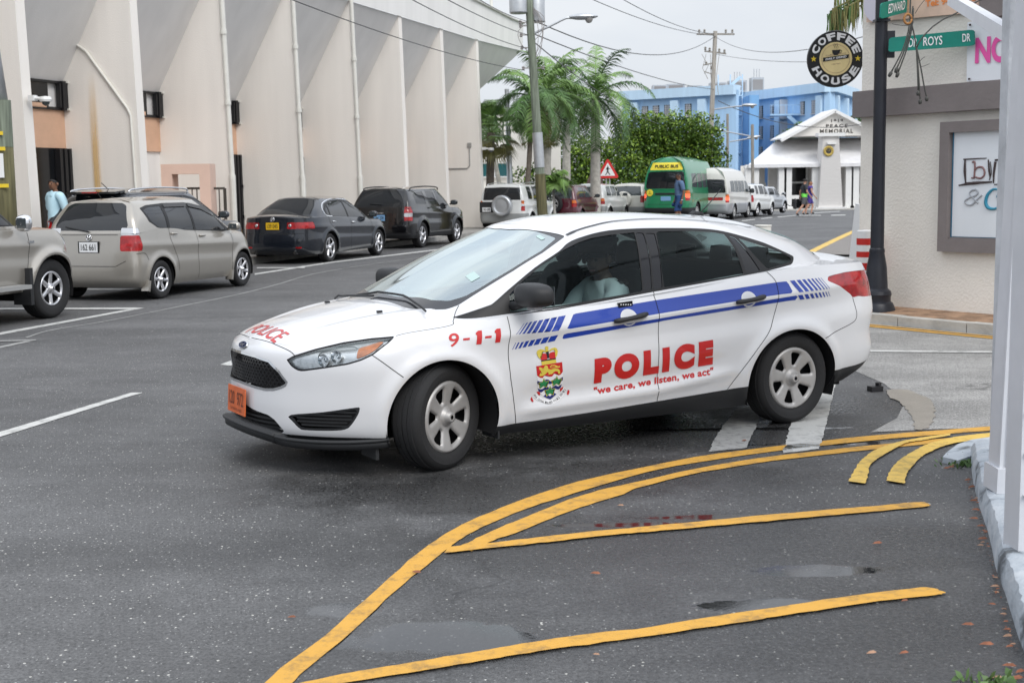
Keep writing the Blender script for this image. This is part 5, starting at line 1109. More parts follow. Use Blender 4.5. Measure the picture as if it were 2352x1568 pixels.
# ------------------------------------------------------------------ the street
U = Vector((math.cos(R(72)), math.sin(R(72)), 0)); NI = Vector((-math.sin(R(72)), math.cos(R(72)), 0))    # along the street, and away from it to the left
def asphalt(name, base, wet_shade_map=True):
 m = bpy.data.materials.new(name); m.use_nodes = True; t = m.node_tree; b = t.nodes['Principled BSDF']; N = t.nodes.new; K = t.links.new
 co = N('ShaderNodeTexCoord'); P = co.outputs['Object']
 def noise(sc, det=4, ro=.55, vec=P):
  n = N('ShaderNodeTexNoise'); n.inputs['Scale'].default_value = sc; n.inputs['Detail'].default_value = det; n.inputs['Roughness'].default_value = ro; K(vec, n.inputs['Vector']); return n.outputs[0]
 def ramp(x, a, c0, b_, c1):
  r = N('ShaderNodeValToRGB'); r.color_ramp.elements[0].position = a; r.color_ramp.elements[1].position = b_; r.color_ramp.elements[0].color = (*c0, 1) if not isinstance(c0, (int, float)) else (c0, c0, c0, 1); r.color_ramp.elements[1].color = (*c1, 1) if not isinstance(c1, (int, float)) else (c1, c1, c1, 1); K(x, r.inputs[0]); return r.outputs[0]
 def mix(a, b_, f, bt='MIX'):
  x = N('ShaderNodeMixRGB'); x.blend_type = bt
  for s_, v in ((0, f), (1, a), (2, b_)):
   if isinstance(v, (int, float)): x.inputs[s_].default_value = v if s_ == 0 else (v, v, v, 1)
   elif isinstance(v, tuple): x.inputs[s_].default_value = (*v, 1)
   else: K(v, x.inputs[s_])
  return x.outputs[0]
 grain = noise(95, 2, .7); big = noise(.55, 4, .6); mid = noise(5, 5, .6)
 c = mix(tuple(k * .45 for k in base), tuple(k * 1.75 for k in base), ramp(mix(grain, noise(48, 3, .7), .45), .36, 0, .64, 1))
 c = mix(c, ramp(big, .36, .74, .64, 1.12), 1.0, 'MULTIPLY'); c = mix(c, ramp(mid, .3, .86, .7, 1.1), 1.0, 'MULTIPLY')
 ms = N('ShaderNodeMapping'); ms.inputs['Rotation'].default_value = (0, 0, R(-72)); ms.inputs['Scale'].default_value = (.10, 1.1, 1); K(P, ms.inputs[0]); c = mix(c, ramp(noise(1.3, 5, .6, ms.outputs[0]), .36, .80, .62, 1.10), 1.0, 'MULTIPLY')
 vc = N('ShaderNodeTexVoronoi'); vc.feature = 'DISTANCE_TO_EDGE'; vc.inputs['Scale'].default_value = .42; va = N('ShaderNodeVectorMath'); va.operation = 'ADD'; nn_ = N('ShaderNodeTexNoise'); nn_.inputs['Scale'].default_value = 1.6; nn_.inputs['Detail'].default_value = 6; K(P, nn_.inputs['Vector']); K(P, va.inputs[0]); K(nn_.outputs['Color'], va.inputs[1]); K(va.outputs[0], vc.inputs['Vector'])
 c = mix(c, mix(c, ramp(vc.outputs['Distance'], .0, .45, .010, 1), 1.0, 'MULTIPLY'), ramp(noise(.35, 2), .52, 0, .60, 1))
 # pale chips of aggregate
 v = N('ShaderNodeTexVoronoi'); v.inputs['Scale'].default_value = 30; K(P, v.inputs['Vector'])
 sep = N('ShaderNodeSeparateColor'); K(v.outputs['Color'], sep.inputs[0]); pick = N('ShaderNodeMath'); pick.operation = 'GREATER_THAN'; pick.inputs[1].default_value = .74; K(sep.outputs[0], pick.inputs[0])
 near = N('ShaderNodeMath'); near.operation = 'LESS_THAN'; near.inputs[1].default_value = .15; K(v.outputs['Distance'], near.inputs[0])
 mu = N('ShaderNodeMath'); mu.operation = 'MULTIPLY'; K(pick.outputs[0], mu.inputs[0]); K(near.outputs[0], mu.inputs[1]); c = mix(c, (.55, .54, .50), mu.outputs[0])
 v2 = N('ShaderNodeTexVoronoi'); v2.inputs['Scale'].default_value = 75; K(P, v2.inputs['Vector']); s2 = N('ShaderNodeSeparateColor'); K(v2.outputs['Color'], s2.inputs[0])
 p2 = N('ShaderNodeMath'); p2.operation = 'GREATER_THAN'; p2.inputs[1].default_value = .86; K(s2.outputs[1], p2.inputs[0]); n2 = N('ShaderNodeMath'); n2.operation = 'LESS_THAN'; n2.inputs[1].default_value = .25; K(v2.outputs['Distance'], n2.inputs[0])
 m2 = N('ShaderNodeMath'); m2.operation = 'MULTIPLY'; K(p2.outputs[0], m2.inputs[0]); K(n2.outputs[0], m2.inputs[1]); c = mix(c, (.34, .34, .33), m2.outputs[0])
 rough = .62
 if wet_shade_map:
  # damp ground with ragged edges, plus painted shade under the police car
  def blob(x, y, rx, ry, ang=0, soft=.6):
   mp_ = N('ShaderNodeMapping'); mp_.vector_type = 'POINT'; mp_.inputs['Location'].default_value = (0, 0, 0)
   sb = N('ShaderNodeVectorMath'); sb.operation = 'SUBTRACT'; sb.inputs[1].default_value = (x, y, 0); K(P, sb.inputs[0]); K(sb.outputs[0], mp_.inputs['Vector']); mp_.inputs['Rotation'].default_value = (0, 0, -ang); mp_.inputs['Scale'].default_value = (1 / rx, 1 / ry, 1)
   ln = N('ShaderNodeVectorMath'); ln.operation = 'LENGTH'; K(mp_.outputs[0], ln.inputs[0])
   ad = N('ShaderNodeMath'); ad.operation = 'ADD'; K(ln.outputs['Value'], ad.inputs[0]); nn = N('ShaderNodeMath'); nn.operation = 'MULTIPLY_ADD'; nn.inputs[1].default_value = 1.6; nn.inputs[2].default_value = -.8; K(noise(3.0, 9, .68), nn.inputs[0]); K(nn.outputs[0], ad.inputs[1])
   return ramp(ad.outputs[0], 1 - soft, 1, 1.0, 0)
  damp_shade = None  # mask of the damp areas and of the car's painted shade
  for a in WET_AND_SHADE:
   x = blob(*a); damp_shade = x if damp_shade is None else mix(damp_shade, x, 1.0, 'LIGHTEN')
  pud = None
  for a in PUDDLES:
   x = blob(*a, soft=.22); pud = x if pud is None else mix(pud, x, 1.0, 'LIGHTEN')
  c = mix(c, mix(c, .44, 1.0, 'MULTIPLY'), damp_shade); c = mix(c, mix(c, .45, 1.0, 'MULTIPLY'), pud)
  fine = ramp(noise(42, 3, .6), .42, .24, .62, .55); r_ = mix(.66, fine, damp_shade); r_ = mix(r_, .035, pud); K(r_, b.inputs['Roughness'])
 else: b.inputs['Roughness'].default_value = rough
 K(c, b.inputs['Base Color'])
 bu = N('ShaderNodeBump'); bu.inputs['Distance'].default_value = .012; K(mix(grain, noise(38, 3, .6), .5), bu.inputs['Height'])
 if wet_shade_map: K(ramp(pud, 0, .55, 1, .02), bu.inputs['Strength'])
 else: bu.inputs['Strength'].default_value = .5
 K(bu.outputs[0], b.inputs['Normal']); MATS[name] = m; return m
def gxy(dx, dy): p = G(dx, dy); return (p.x, p.y)
WET_AND_SHADE = [(PX + 1.1, PY + .55, 2.7, 1.25, R(30.3)), (*gxy(1600, 1270), 2.3, 1.25, R(24)), (*gxy(2050, 1450), 1.3, 1.2, 0), (*gxy(1050, 1130), 1.5, .8, R(10)), (*gxy(1500, 1090), 1.5, .75, R(14)), (*gxy(1650, 1000), 2.6, .9, R(22)), (*gxy(1960, 930), 1.2, .8, 0), (*gxy(1050, 1490), .85, .35, R(10)), (*gxy(1950, 1240), 1.6, .5, R(5))]  # first entry paints shade under the police car, the others are damp ground
PUDDLES = [(*gxy(1010, 1465), .42, .20, R(12)), (*gxy(800, 1400), .16, .10, R(40)), (*gxy(1480, 1204), .55, .045, R(6)), (*gxy(1640, 1187), .35, .05, R(6)), (*gxy(1880, 1310), .34, .10, R(2)), (*gxy(1720, 1390), .28, .10, R(4)), (*gxy(1960, 1018), .7, .06, R(8)), (*gxy(1710, 985), .8, .06, R(20))]
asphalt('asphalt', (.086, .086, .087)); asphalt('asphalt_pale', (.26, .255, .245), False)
def wear(name, col, dirt=.5, sc=14):
 m = mat(name, col, .6); t = m.node_tree; b = t.nodes['Principled BSDF']; N = t.nodes.new; co = N('ShaderNodeTexCoord'); n = N('ShaderNodeTexNoise'); n.inputs['Scale'].default_value = sc; n.inputs['Detail'].default_value = 8; n.inputs['Roughness'].default_value = .75
 r = N('ShaderNodeValToRGB'); r.color_ramp.elements[0].position = .33; r.color_ramp.elements[0].color = (*[c * (1 - dirt) * .7 + .03 for c in col], 1); r.color_ramp.elements[1].position = .50; r.color_ramp.elements[1].color = (*col, 1)
 e = r.color_ramp.elements.new(.75); e.color = (*[min(1, c * 1.08) for c in col], 1)
 g_ = N('ShaderNodeTexNoise'); g_.inputs['Scale'].default_value = 110; u = N('ShaderNodeBump'); u.inputs['Strength'].default_value = .3; u.inputs['Distance'].default_value = .008
 t.links.new(co.outputs['Object'], n.inputs['Vector']); t.links.new(n.outputs[0], r.inputs[0]); t.links.new(r.outputs[0], b.inputs['Base Color']); t.links.new(co.outputs['Object'], g_.inputs['Vector']); t.links.new(g_.outputs[0], u.inputs['Height']); t.links.new(u.outputs[0], b.inputs['Normal']); return m
wear('road_yellow', (.60, .32, .045), .40, 9); wear('road_yellow_fresh', (.66, .44, .09), .35, 9); wear('road_white', (.52, .52, .50), .45, 7); wear('road_white_worn', (.33, .33, .32), .55, 16)
def gz(y): return -.75 * min(1, max(0, (y - 62) / 48)) ** 1.0
YS = [-25, 0, 10, 20, 30, 40, 50, 60, 66, 75, 85, 95, 105, 112, 130, 200, 400, 900]
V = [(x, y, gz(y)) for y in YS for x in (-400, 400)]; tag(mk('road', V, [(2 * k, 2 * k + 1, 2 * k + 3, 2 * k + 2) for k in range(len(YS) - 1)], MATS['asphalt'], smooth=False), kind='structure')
def flat(name, P, m, z=.004, px=True, kind='structure', jag=0):
 P3 = [G(*p, z) for p in P] if px else [Vector((p[0], p[1], z)) for p in P]
 if jag:
  Q = []
  for a, b in zip(P3, P3[1:] + P3[:1]):
   n = max(1, int((b - a).length / .04)); nn = Vector((-(b - a).y, (b - a).x, 0)).normalized()
   for k in range(n): Q.append(a.lerp(b, k / n) + nn * random.uniform(-jag, jag))
  P3 = Q
 g = Geo(); bm = bmesh.new(); f = bm.faces.new([bm.verts.new(p) for p in P3]); bmesh.ops.triangulate(bm, faces=[f]); bm.verts.index_update(); V = [v.co.copy() for v in bm.verts]; F = [tuple(v.index for v in f.verts) for f in bm.faces]; bm.free()
 F = [f if (V[f[1]] - V[f[0]]).cross(V[f[2]] - V[f[0]]).z > 0 else f[::-1] for f in F]; o = mk(name, V, F, m, smooth=False); return tag(o, kind=kind)
def strip(name, A, B, m, z=.004, jag=.004):
 """marking between two edge curves traced on the ground"""
 n = 60; a = catmull(np.array([G(*p, z) for p in A]), np.linspace(0, len(A) - 1, n)); b = catmull(np.array([G(*p, z) for p in B]), np.linspace(0, len(B) - 1, n)); V = []
 ra = np.random.default_rng(len(A) + int(A[0][0])); a[:, :2] += ra.normal(0, jag, (n, 2)) * .6; b[:, :2] += ra.normal(0, jag, (n, 2)) * .6
 for p, q in zip(a, b): V += [tuple(p), tuple(q)]
 F = [(2 * k, 2 * k + 1, 2 * k + 3, 2 * k + 2) for k in range(n - 1)]
 if (Vector(V[1]) - Vector(V[0])).cross(Vector(V[3]) - Vector(V[0])).z < 0: F = [f[::-1] for f in F]
 return tag(mk(name, V, F, m, smooth=False), kind='structure')
k8 = lambda P: [(490 + .41667 * x, 918.7 + .41667 * y) for x, y in P]; k7 = lambda P: [(1837.5 + .4533 * x, 857.5 + .4533 * y) for x, y in P]
Y_ = MATS['road_yellow']
strip('yellow_line', k8([(200, 1655), (285, 1558), (370, 1475), (640, 1270), (900, 1040), (1090, 870), (1190, 795), (1290, 730), (1400, 670), (1600, 585), (1850, 495), (2100, 425), (2352, 372)]) + [(1600, 1048), (1800, 1022), (2000, 1000), (2150, 988), (2300, 977)],
  k8([(345, 1655), (430, 1558), (560, 1440), (800, 1240), (1000, 1050), (1150, 930), (1270, 835), (1325, 793), (1390, 745), (1500, 690), (1700, 605), (1900, 540), (2352, 405)]) + [(1600, 1061), (1800, 1033), (2000, 1011), (2150, 998), (2300, 986)], Y_)
strip('yellow_line', k8([(1345, 810), (1450, 760), (1580, 700), (1750, 630), (1950, 550), (2150, 490), (2352, 445)]) + [(1600, 1075), (1750, 1050), (1900, 1033), (2000, 1022), (2150, 1008), (2300, 992)],
  k8([(1420, 830), (1545, 770), (1650, 735), (1850, 655), (2050, 580), (2250, 520), (2352, 478)]) + [(1600, 1086), (1750, 1061), (1900, 1043), (2000, 1032), (2150, 1017), (2300, 1000)], Y_, z=.0045)
strip('yellow_line', k8([(1300, 805), (1480, 790), (1700, 765), (2000, 730), (2352, 697)]) + [(1600, 1197), (1800, 1178), (2000, 1162), (2110, 1152), (2136, 1158)], k8([(1275, 840), (1500, 815), (1800, 785), (2100, 750), (2352, 727)]) + [(1600, 1210), (1800, 1192), (2000, 1174), (2120, 1163), (2137, 1159)], Y_, z=.008)
strip('yellow_line', k8([(420, 1570), (700, 1510), (950, 1465), (1200, 1425), (1500, 1375), (1800, 1325), (2100, 1280), (2352, 1255)]) + [(1700, 1405), (1900, 1375), (2050, 1355), (2130, 1348), (2172, 1359)], k8([(300, 1650), (700, 1560), (1000, 1510), (1300, 1463), (1600, 1413), (1900, 1365), (2352, 1305)]) + [(1700, 1428), (1800, 1412), (2000, 1382), (2140, 1366), (2173, 1361)], Y_, z=.008)
strip('yellow_line', k7([(245, 545), (270, 500), (300, 450), (350, 405), (420, 370), (500, 345), (600, 325), (760, 303)]), k7([(330, 555), (345, 510), (355, 465), (400, 425), (460, 390), (540, 350), (620, 336), (760, 312)]), MATS['road_yellow_fresh'], z=.012)
strip('yellow_line', k7([(437, 540), (455, 495), (490, 450), (560, 400), (650, 355), (760, 325), (860, 310), (1000, 296)]), k7([(530, 555), (545, 500), (570, 465), (610, 425), (660, 395), (740, 362), (850, 340), (1000, 318)]), MATS['road_yellow_fresh'], z=.012)
W_ = MATS['road_white']
flat('crossing_stripe', [(1628, 1037), (1640, 1010), (1665, 972), (1690, 938), (1752, 930), (1742, 965), (1716, 1028)], MATS['road_white_worn'], jag=.006)
flat('crossing_stripe', [(1797, 1040), (1820, 960), (1845, 870), (1922, 868), (1905, 945), (1882, 1030)], W_, jag=.006)
flat('white_line', [(-30, 1012), (-30, 1000), (302, 901), (328, 901.5), (300, 909)], W_, jag=.003); flat('white_line', [(505, 837), (540, 824), (640, 800), (660, 800), (530, 839)], W_)
flat('bay_line', [(-5, 769.5), (-5, 764), (315, 706.5), (334, 706.5)], W_, z=.004); flat('bay_line', [(-5, 710.5), (-5, 707), (315, 706), (310, 710)], W_, z=.008)
flat('bay_line', [(-5, 800), (-5, 796), (70, 780), (84, 781)], MATS['road_white_worn']); flat('bay_line', [(-5, 784), (-5, 781.5), (84, 779.5), (80, 781.8)], MATS['road_white_worn'], z=.008)
flat('bay_line', [(585, 631), (585, 628), (760, 601), (1015, 571), (1230, 543), (1235, 544.5), (1015, 573.5), (760, 604)], W_); flat('bay_line', [(590, 616), (590, 614), (700, 613.5), (700, 615.5)], W_, z=.008); flat('bay_line', [(185, 665), (185, 663), (335, 663), (335, 665.5)], W_)
g = Geo()
P = [G(*p, .005) for p in [(60, 775), (117, 758), (250, 736), (400, 706), (550, 675), (640, 652), (734, 626), (900, 600), (1040, 583)]]; P = [Vector(p) for p in catmull(np.array(P), np.linspace(0, 8, 90))]
V = []
for k, p in enumerate(P):
 w_ = .014 + random.random() * .012; q = NI * w_; V += [p + q, p - q]
tag(mk('road_seam', V, [(2 * k, 2 * k + 1, 2 * k + 3, 2 * k + 2) for k in range(len(P) - 1)], MATS['road_white_worn'], smooth=False), kind='structure')
kr = lambda P: [(1408.7 + .2604 * x, 183.7 + .2604 * y) for x, y in P]
for a in ([(1130, 1240), (1135, 1246), (1255, 1232), (1245, 1227)], [(1300, 1221), (1305, 1226), (1405, 1215), (1400, 1210)], [(1445, 1207), (1450, 1212), (1612, 1198), (1608, 1193)], [(1635, 1192), (1640, 1198), (1832, 1197), (1830, 1191)], [(1920, 1190), (1922, 1198), (2050, 1195), (2048, 1188)], [(1740, 1172), (1745, 1176), (2000, 1160), (1998, 1157)], [(1030, 1252), (1030, 1258), (1080, 1252), (1075, 1247)]):
 flat('white_line', kr(a), W_)
flat('white_line', [(1700, 801), (1700, 805), (2300, 810), (2300, 806)], W_, z=.009)
# pale side street surface beyond the junction, damp apron
flat('side_street', [(1850, 600), (1968, 583), (2400, 660), (3400, 760), (3400, 985), (2300, 981), (2150, 985), (2000, 992), (2060, 960), (2080, 920), (2030, 880), (1960, 850), (1880, 780), (1500, 700)], MATS['asphalt_pale'], z=.003)
mat('brown_puddle', (.27, .245, .21), .3, noise=(5, .15), bump=(60, .3)); flat('silt_puddle', k7(spoly([(440, 85), (530, 80), (610, 105), (672, 145), (680, 210), (655, 268), (590, 282), (562, 215), (515, 150), (455, 118)], 5)), MATS['brown_puddle'], z=.007, jag=.012)
# far yellow kerb line and brick corner
strip('yellow_line', [(1850, 580), (1905, 553), (1963, 527), (2010, 508)], [(1862, 584), (1915, 557), (1970, 531), (2016, 511)], MATS['road_yellow_fresh'], z=.006)
def bricks(name, c1, c2, mortar, sc, w_=.5, h_=.25):
 m = bpy.data.materials.new(name); m.use_nodes = True; t = m.node_tree; b = t.nodes['Principled BSDF']; b.inputs['Roughness'].default_value = .8; co = t.nodes.new('ShaderNodeTexCoord'); br = t.nodes.new('ShaderNodeTexBrick')
 br.inputs['Color1'].default_value = (*c1, 1); br.inputs['Color2'].default_value = (*c2, 1); br.inputs['Mortar'].default_value = (*mortar, 1); br.inputs['Scale'].default_value = sc; br.inputs['Mortar Size'].default_value = .012; br.inputs['Brick Width'].default_value = w_; br.inputs['Row Height'].default_value = h_
 t.links.new(co.outputs['Object'], br.inputs['Vector']); t.links.new(br.outputs[0], b.inputs['Base Color']); MATS[name] = m; return m
bricks('pavers', (.24, .22, .20), (.19, .175, .165), (.07, .065, .06), 2.4)
flat('pavement', [(1864, 584), (1915, 557), (1972, 531), (2020, 512), (2120, 512), (2100, 586)], MATS['pavers'], z=.05)
mat('concrete', (.33, .32, .30), .85, noise=(3, .25), bump=(20, .3)); mat('concrete_pale', (.44, .43, .40), .85, noise=(2.5, .22), bump=(25, .3)); mat('soil', (.30, .19, .12), .95, noise=(6, .45), bump=(30, .8))
# left pavement along the fin building
def along(s, d, z): p = B0 + U * s + NI * d; return Vector((p.x, p.y, z))
A_ = 4.96; fx = lambda n: (lambda y: Vector((AT(2150 - 1 / ((5.545 + .683 * (n - 1)) * 1e-4), 430, y).x, y, 0)))(A_ * (5.545 + .683 * (n - 1)))
B0 = fx(0); B7 = fx(7); U = (B7 - B0).normalized(); NI = Vector((-U.y, U.x, 0)); SP = (B7 - B0).length / 7
g = Geo(); V = [along(-20, -1.5, .0), along(-20, -1.5, .13), along(-20, 6, .13), along(44, -1.5, 0), along(44, -1.5, .13), along(44, 6, .13)]; g.add(V, [(0, 3, 4, 1), (1, 4, 5, 2)]); tag(g.make('pavement', MATS['concrete'], angle=None), kind='structure')

# ------------------------------------------------------------------ the building with the fins
def stucco(name, col, rust=False):
 m = mat(name, col, .85, bump=(45, .25, 3)); t = m.node_tree; b = t.nodes['Principled BSDF']; N = t.nodes.new; co = N('ShaderNodeTexCoord')
 mp_ = N('ShaderNodeMapping'); mp_.inputs['Scale'].default_value = (1.2, 1.2, .12); n = N('ShaderNodeTexNoise'); n.inputs['Scale'].default_value = 1.6; n.inputs['Detail'].default_value = 6; r = N('ShaderNodeValToRGB'); r.color_ramp.elements[0].position = .3; r.color_ramp.elements[1].position = .65
 r.color_ramp.elements[0].color = (*[c * .93 for c in col], 1); r.color_ramp.elements[1].color = (*[min(1, c * 1.02) for c in col], 1); t.links.new(co.outputs['Object'], mp_.inputs[0]); t.links.new(mp_.outputs[0], n.inputs['Vector']); t.links.new(n.outputs[0], r.inputs[0]); t.links.new(r.outputs[0], b.inputs['Base Color']); return m
stucco('stucco_cream', (.86, .82, .77)); stucco('stucco_grey', (.80, .785, .77)); stucco('fascia_white', (.84, .83, .81)); mat('peach', (.66, .42, .29), .85, noise=(2, .08), bump=(40, .2)); mat('peach_pale', (.70, .50, .41), .85, noise=(2, .06))
mat('window_dark', (.010, .011, .013), .12, spec=.6); mat('frame_black', (.013, .013, .015), .45); mat('pipe_white', (.70, .69, .64), .5, noise=(4, .06)); mat('rust', (.62, .40, .14), .9, noise=(9, .2)); mat('railing', (.05, .042, .035), .6); mat('white_paint', (.76, .76, .75), .5, noise=(3, .04))
fb = empty('finned_building', tuple(B0), math.atan2(U.y, U.x), 'long cream building of tall slanting fins with a white fascia', 'building')
# local frame: x along the street, y away from the street
DW, ZF, ZW, TH = 1.83, 6.8, 3.88, .26; ZTOP = 8.1; LN = .04
def fin(n):
 x = n * SP; m = Geo(); lx = .06
 # outline in (y, z): front edge leans back a little
 P = [(0, 0), (-.0, ZF + .02), (DW + .1, ZF + .02), (DW + .1, 0)]
 V = []
 for s_ in (-TH, 0):
  V += [(x + s_, 0, 0), (x + s_ - LN, .14, ZF + .02), (x + s_ - LN, DW + .1, ZF + .02), (x + s_, DW + .1, 0)]
 m.add(V, [(0, 1, 2, 3), (7, 6, 5, 4), (4, 5, 1, 0), (1, 5, 6, 2), (0, 3, 7, 4), (2, 6, 7, 3)]); return m.make('fin', MATS['stucco_cream'], fb, angle=None)
for n in range(-1, 8): fin(n)
g = Geo(); x0, x1 = -1.6 * SP, 8.0 * SP
for n in range(-2, 8):
 a, b_ = n * SP, (n + 1) * SP - TH; sh = -LN
 if n == 7: b_ = 8 * SP + .6
 V = [(a + sh * 1.0, .14, ZF), (b_ + sh, .14, ZF), (b_ + sh * .57, DW, ZW), (a + sh * .57, DW, ZW)]
 if n == 7: V = [(a + sh, .14, ZF), (8 * SP + 1.6, .14, ZF + .1), (a + .55, DW, ZW), (a, DW, ZW)]
 q = Geo(); q.add(V, [(0, 3, 2, 1)]); q.make('soffit', MATS['stucco_grey'], fb, angle=None)
g = Geo(); xe = 8 * SP + 1.6; NS = 24
V = []
for k in range(NS + 1):
 x = -2 * SP + (xe + 2 * SP) * k / NS; u = k / NS; zt_ = ZTOP + .30 * math.sin(math.pi * min(1, max(0, (x - 1 * SP) / (7 * SP)))) - .12 * u
 V += [(x, .10, ZF + (.1 * max(0, (x - 7 * SP)) / (xe - 7 * SP))), (x, .04, zt_), (x, .7, zt_), (x, .7, ZF + .3)]
F = []
for k in range(NS): a = 4 * k; b_ = a + 4; F += [(a, b_, b_ + 1, a + 1), (a + 1, b_ + 1, b_ + 2, a + 2), (a + 3, a + 2, b_ + 2, b_ + 3)]
F.append((4 * NS, 4 * NS + 3, 4 * NS + 2, 4 * NS + 1)); g.add(V, F); g.make('fascia', MATS['fascia_white'], fb, angle=40)
g = Geo()
g.tube([(x, .0, ZTOP + .30 * math.sin(math.pi * min(1, max(0, (x - SP) / (7 * SP)))) - .12 * k / 24 + .0) for k, x in enumerate(np.linspace(-2 * SP, xe, 25))], .045, 6); g.make('parapet_coping', MATS['stucco_grey'], fb)
g = Geo(); g.tube([(xe - 2.6, .5, ZTOP), (xe - 2.6, .5, ZTOP + 3)], .06, 8); g.make('roof_mast', MATS['pipe_white'], fb)
g = Geo(); g.box(((x0 + 7 * SP) / 2, DW + .15, 2), (7 * SP - x0, .2, 4.2)); g.make('wall', MATS['stucco_grey'], fb)
g = Geo(); g.box((7 * SP - .13, DW + 4, ZF / 2), (.26, 8, ZF)); g.make('end_wall', MATS['stucco_cream'], fb)
for n in range(-1, 7):
 a, b_ = n * SP, (n + 1) * SP - TH; w_ = b_ - a; xc = (a + b_) / 2
 q = Geo(); q.box((xc, DW + .03, 2.92), (w_ - .02, .06, .80)); q.make('peach_panel', MATS['peach'], fb)
 q = Geo(); q.box((xc - .25, DW + .02, 3.60), (w_ - .55, .05, .50), i=0); q.box((xc, DW + .0, 3.33), (w_ - .02, .10, .06), i=1); q.box((xc, DW + .0, 3.87), (w_ - .02, .10, .05), i=1); q.box((a + .38, DW - .004, 3.62), (.20, .04, .46), i=2); q.box((xc - .2, DW - .02, 3.38), (w_ - .9, .06, .09), i=3)
 e = q.make('window', [MATS['window_dark'], MATS['frame_black'], MATS['headliner'], MATS['peach']], fb)
 q = Geo(); q.box((b_ - .10, DW - .06, 3.60), (.17, .12, .60)); q.box((b_ - .24, DW - .05, 3.60), (.05, .10, .50)); q.make('shutter', MATS['frame_black'], fb)
 q = Geo()
 for zz in (3.32, 3.88): q.box((b_ - .05, DW - .13, zz), (.05, .06, .04))
 q.make('shutter_bracket', MATS['pipe_white'], fb)
 if n in (0, -1):
  q = Geo(); q.box((xc, DW + .03, 1.26), (w_ - .02, .05, 2.5)); q.make('door_opening', MATS['window_dark'], fb); q = Geo(); q.box((a + .65, DW - .01, 1.2), (.62, .05, 2.4)); q.make('door_reveal', MATS['headliner'], fb)
  q = Geo(); [q.box((b_ - .05 - .16 * k, DW - .07, 1.27), (.09, .13, 2.48)) for k in range(3)]; q.make('door', MATS['frame_black'], fb)
 elif n != 1:
  q = Geo(); q.box((xc, DW + .03, 1.26), (w_ - .02, .05, 2.5)); q.make('door_opening', MATS['window_dark'], fb)
  q = Geo(); [q.box((b_ - .05 - .16 * k, DW - .07, 1.27), (.09, .13, 2.48)) for k in range(3)]; q.make('door', MATS['frame_black'], fb); q = Geo(); [q.box((b_ - .06, DW - .16, zz), (.05, .05, .07)) for zz in (.9, 1.7)]; q.make('door_bolt', MATS['chrome'], fb)
for n in (2, 3, 4):
 x = n * SP - TH - .02; q = Geo(); off = lambda z: -LN * z / ZF
 q.tube([(x + off(z), -.09 + .14 * z / ZF, z) for z in (1.9, 3.4, 6.9)], .055, 10); q.tube([(x, -.09 + .03, .1), (x + off(1.9), -.09 + .035, 1.9)], .072, 10)
 for z in (1.9, 3.6, 5.2): q.tube([(x + off(z), -.09 + .14 * z / ZF, z - .05), (x + off(z), -.09 + .14 * z / ZF, z + .05)], .075, 10)
 q.make('downpipe', MATS['pipe_white'], fb)
x = 1 * SP - TH - .03; q = Geo(); lo_ = lambda z: -LN * z / ZF; q.tube([(x + lo_(4.78), 1.62, 4.78), (x + lo_(4.5), 1.2, 4.5), (x + lo_(3.30), .27, 3.30), (x + lo_(3.15), .20, 3.15), (x, .14, .3)], .028, 8); q.make('conduit', MATS['pipe_white'], fb)
q = Geo(); xx = SP - TH - .004; n_ = 16; V = []
for k in range(n_ + 1):
 z = 4.2 - 4.0 * k / n_; w_ = .16; c_ = 1.12 - .004 * k; V += [(xx - .14 * z / ZF, c_ - w_, z), (xx - .14 * z / ZF, c_ + w_, z)]
def soft_stain():
 m = mat('rust_stain', (.75, .48, .16), .9); t = m.node_tree; b = t.nodes['Principled BSDF']; N = t.nodes.new; co = N('ShaderNodeTexCoord'); sp_ = N('ShaderNodeSeparateXYZ'); t.links.new(co.outputs['Object'], sp_.inputs[0]); m1 = N('ShaderNodeMath'); m1.operation = 'SUBTRACT'; m1.inputs[1].default_value = 1.085; t.links.new(sp_.outputs[1], m1.inputs[0]); m2 = N('ShaderNodeMath'); m2.operation = 'ABSOLUTE'; t.links.new(m1.outputs[0], m2.inputs[0]); m3 = N('ShaderNodeMapRange'); m3.inputs[1].default_value = .02; m3.inputs[2].default_value = .13; m3.inputs[3].default_value = 1; m3.inputs[4].default_value = 0; m3.interpolation_type = 'SMOOTHSTEP'; t.links.new(m2.outputs[0], m3.inputs[0]); m4 = N('ShaderNodeMapRange'); m4.inputs[1].default_value = 4.1; m4.inputs[2].default_value = 2.6; m4.inputs[3].default_value = 0; m4.inputs[4].default_value = 1; t.links.new(sp_.outputs[2], m4.inputs[0]); m5 = N('ShaderNodeMath'); m5.operation = 'MULTIPLY'; t.links.new(m3.outputs[0], m5.inputs[0]); t.links.new(m4.outputs[0], m5.inputs[1]); mp_ = N('ShaderNodeMapping'); mp_.inputs['Scale'].default_value = (1, 7, .5); n = N('ShaderNodeTexNoise'); n.inputs['Scale'].default_value = 1.0; n.inputs['Detail'].default_value = 5
 r = N('ShaderNodeValToRGB'); r.color_ramp.elements[0].position = .30; r.color_ramp.elements[0].color = (.35, .35, .35, 1); r.color_ramp.elements[1].position = .70; r.color_ramp.elements[1].color = (.95, .95, .95, 1)
 t.links.new(co.outputs['Object'], mp_.inputs[0]); t.links.new(mp_.outputs[0], n.inputs['Vector']); t.links.new(n.outputs[0], r.inputs[0]); m6 = N('ShaderNodeMath'); m6.operation = 'MULTIPLY'; t.links.new(r.outputs[0], m6.inputs[0]); t.links.new(m5.outputs[0], m6.inputs[1]); t.links.new(m6.outputs[0], b.inputs['Alpha']); return m
q.add(V, [(2 * k, 2 * k + 2, 2 * k + 3, 2 * k + 1) for k in range(n_)]); q.make('rust_stain', soft_stain(), fb, angle=None)
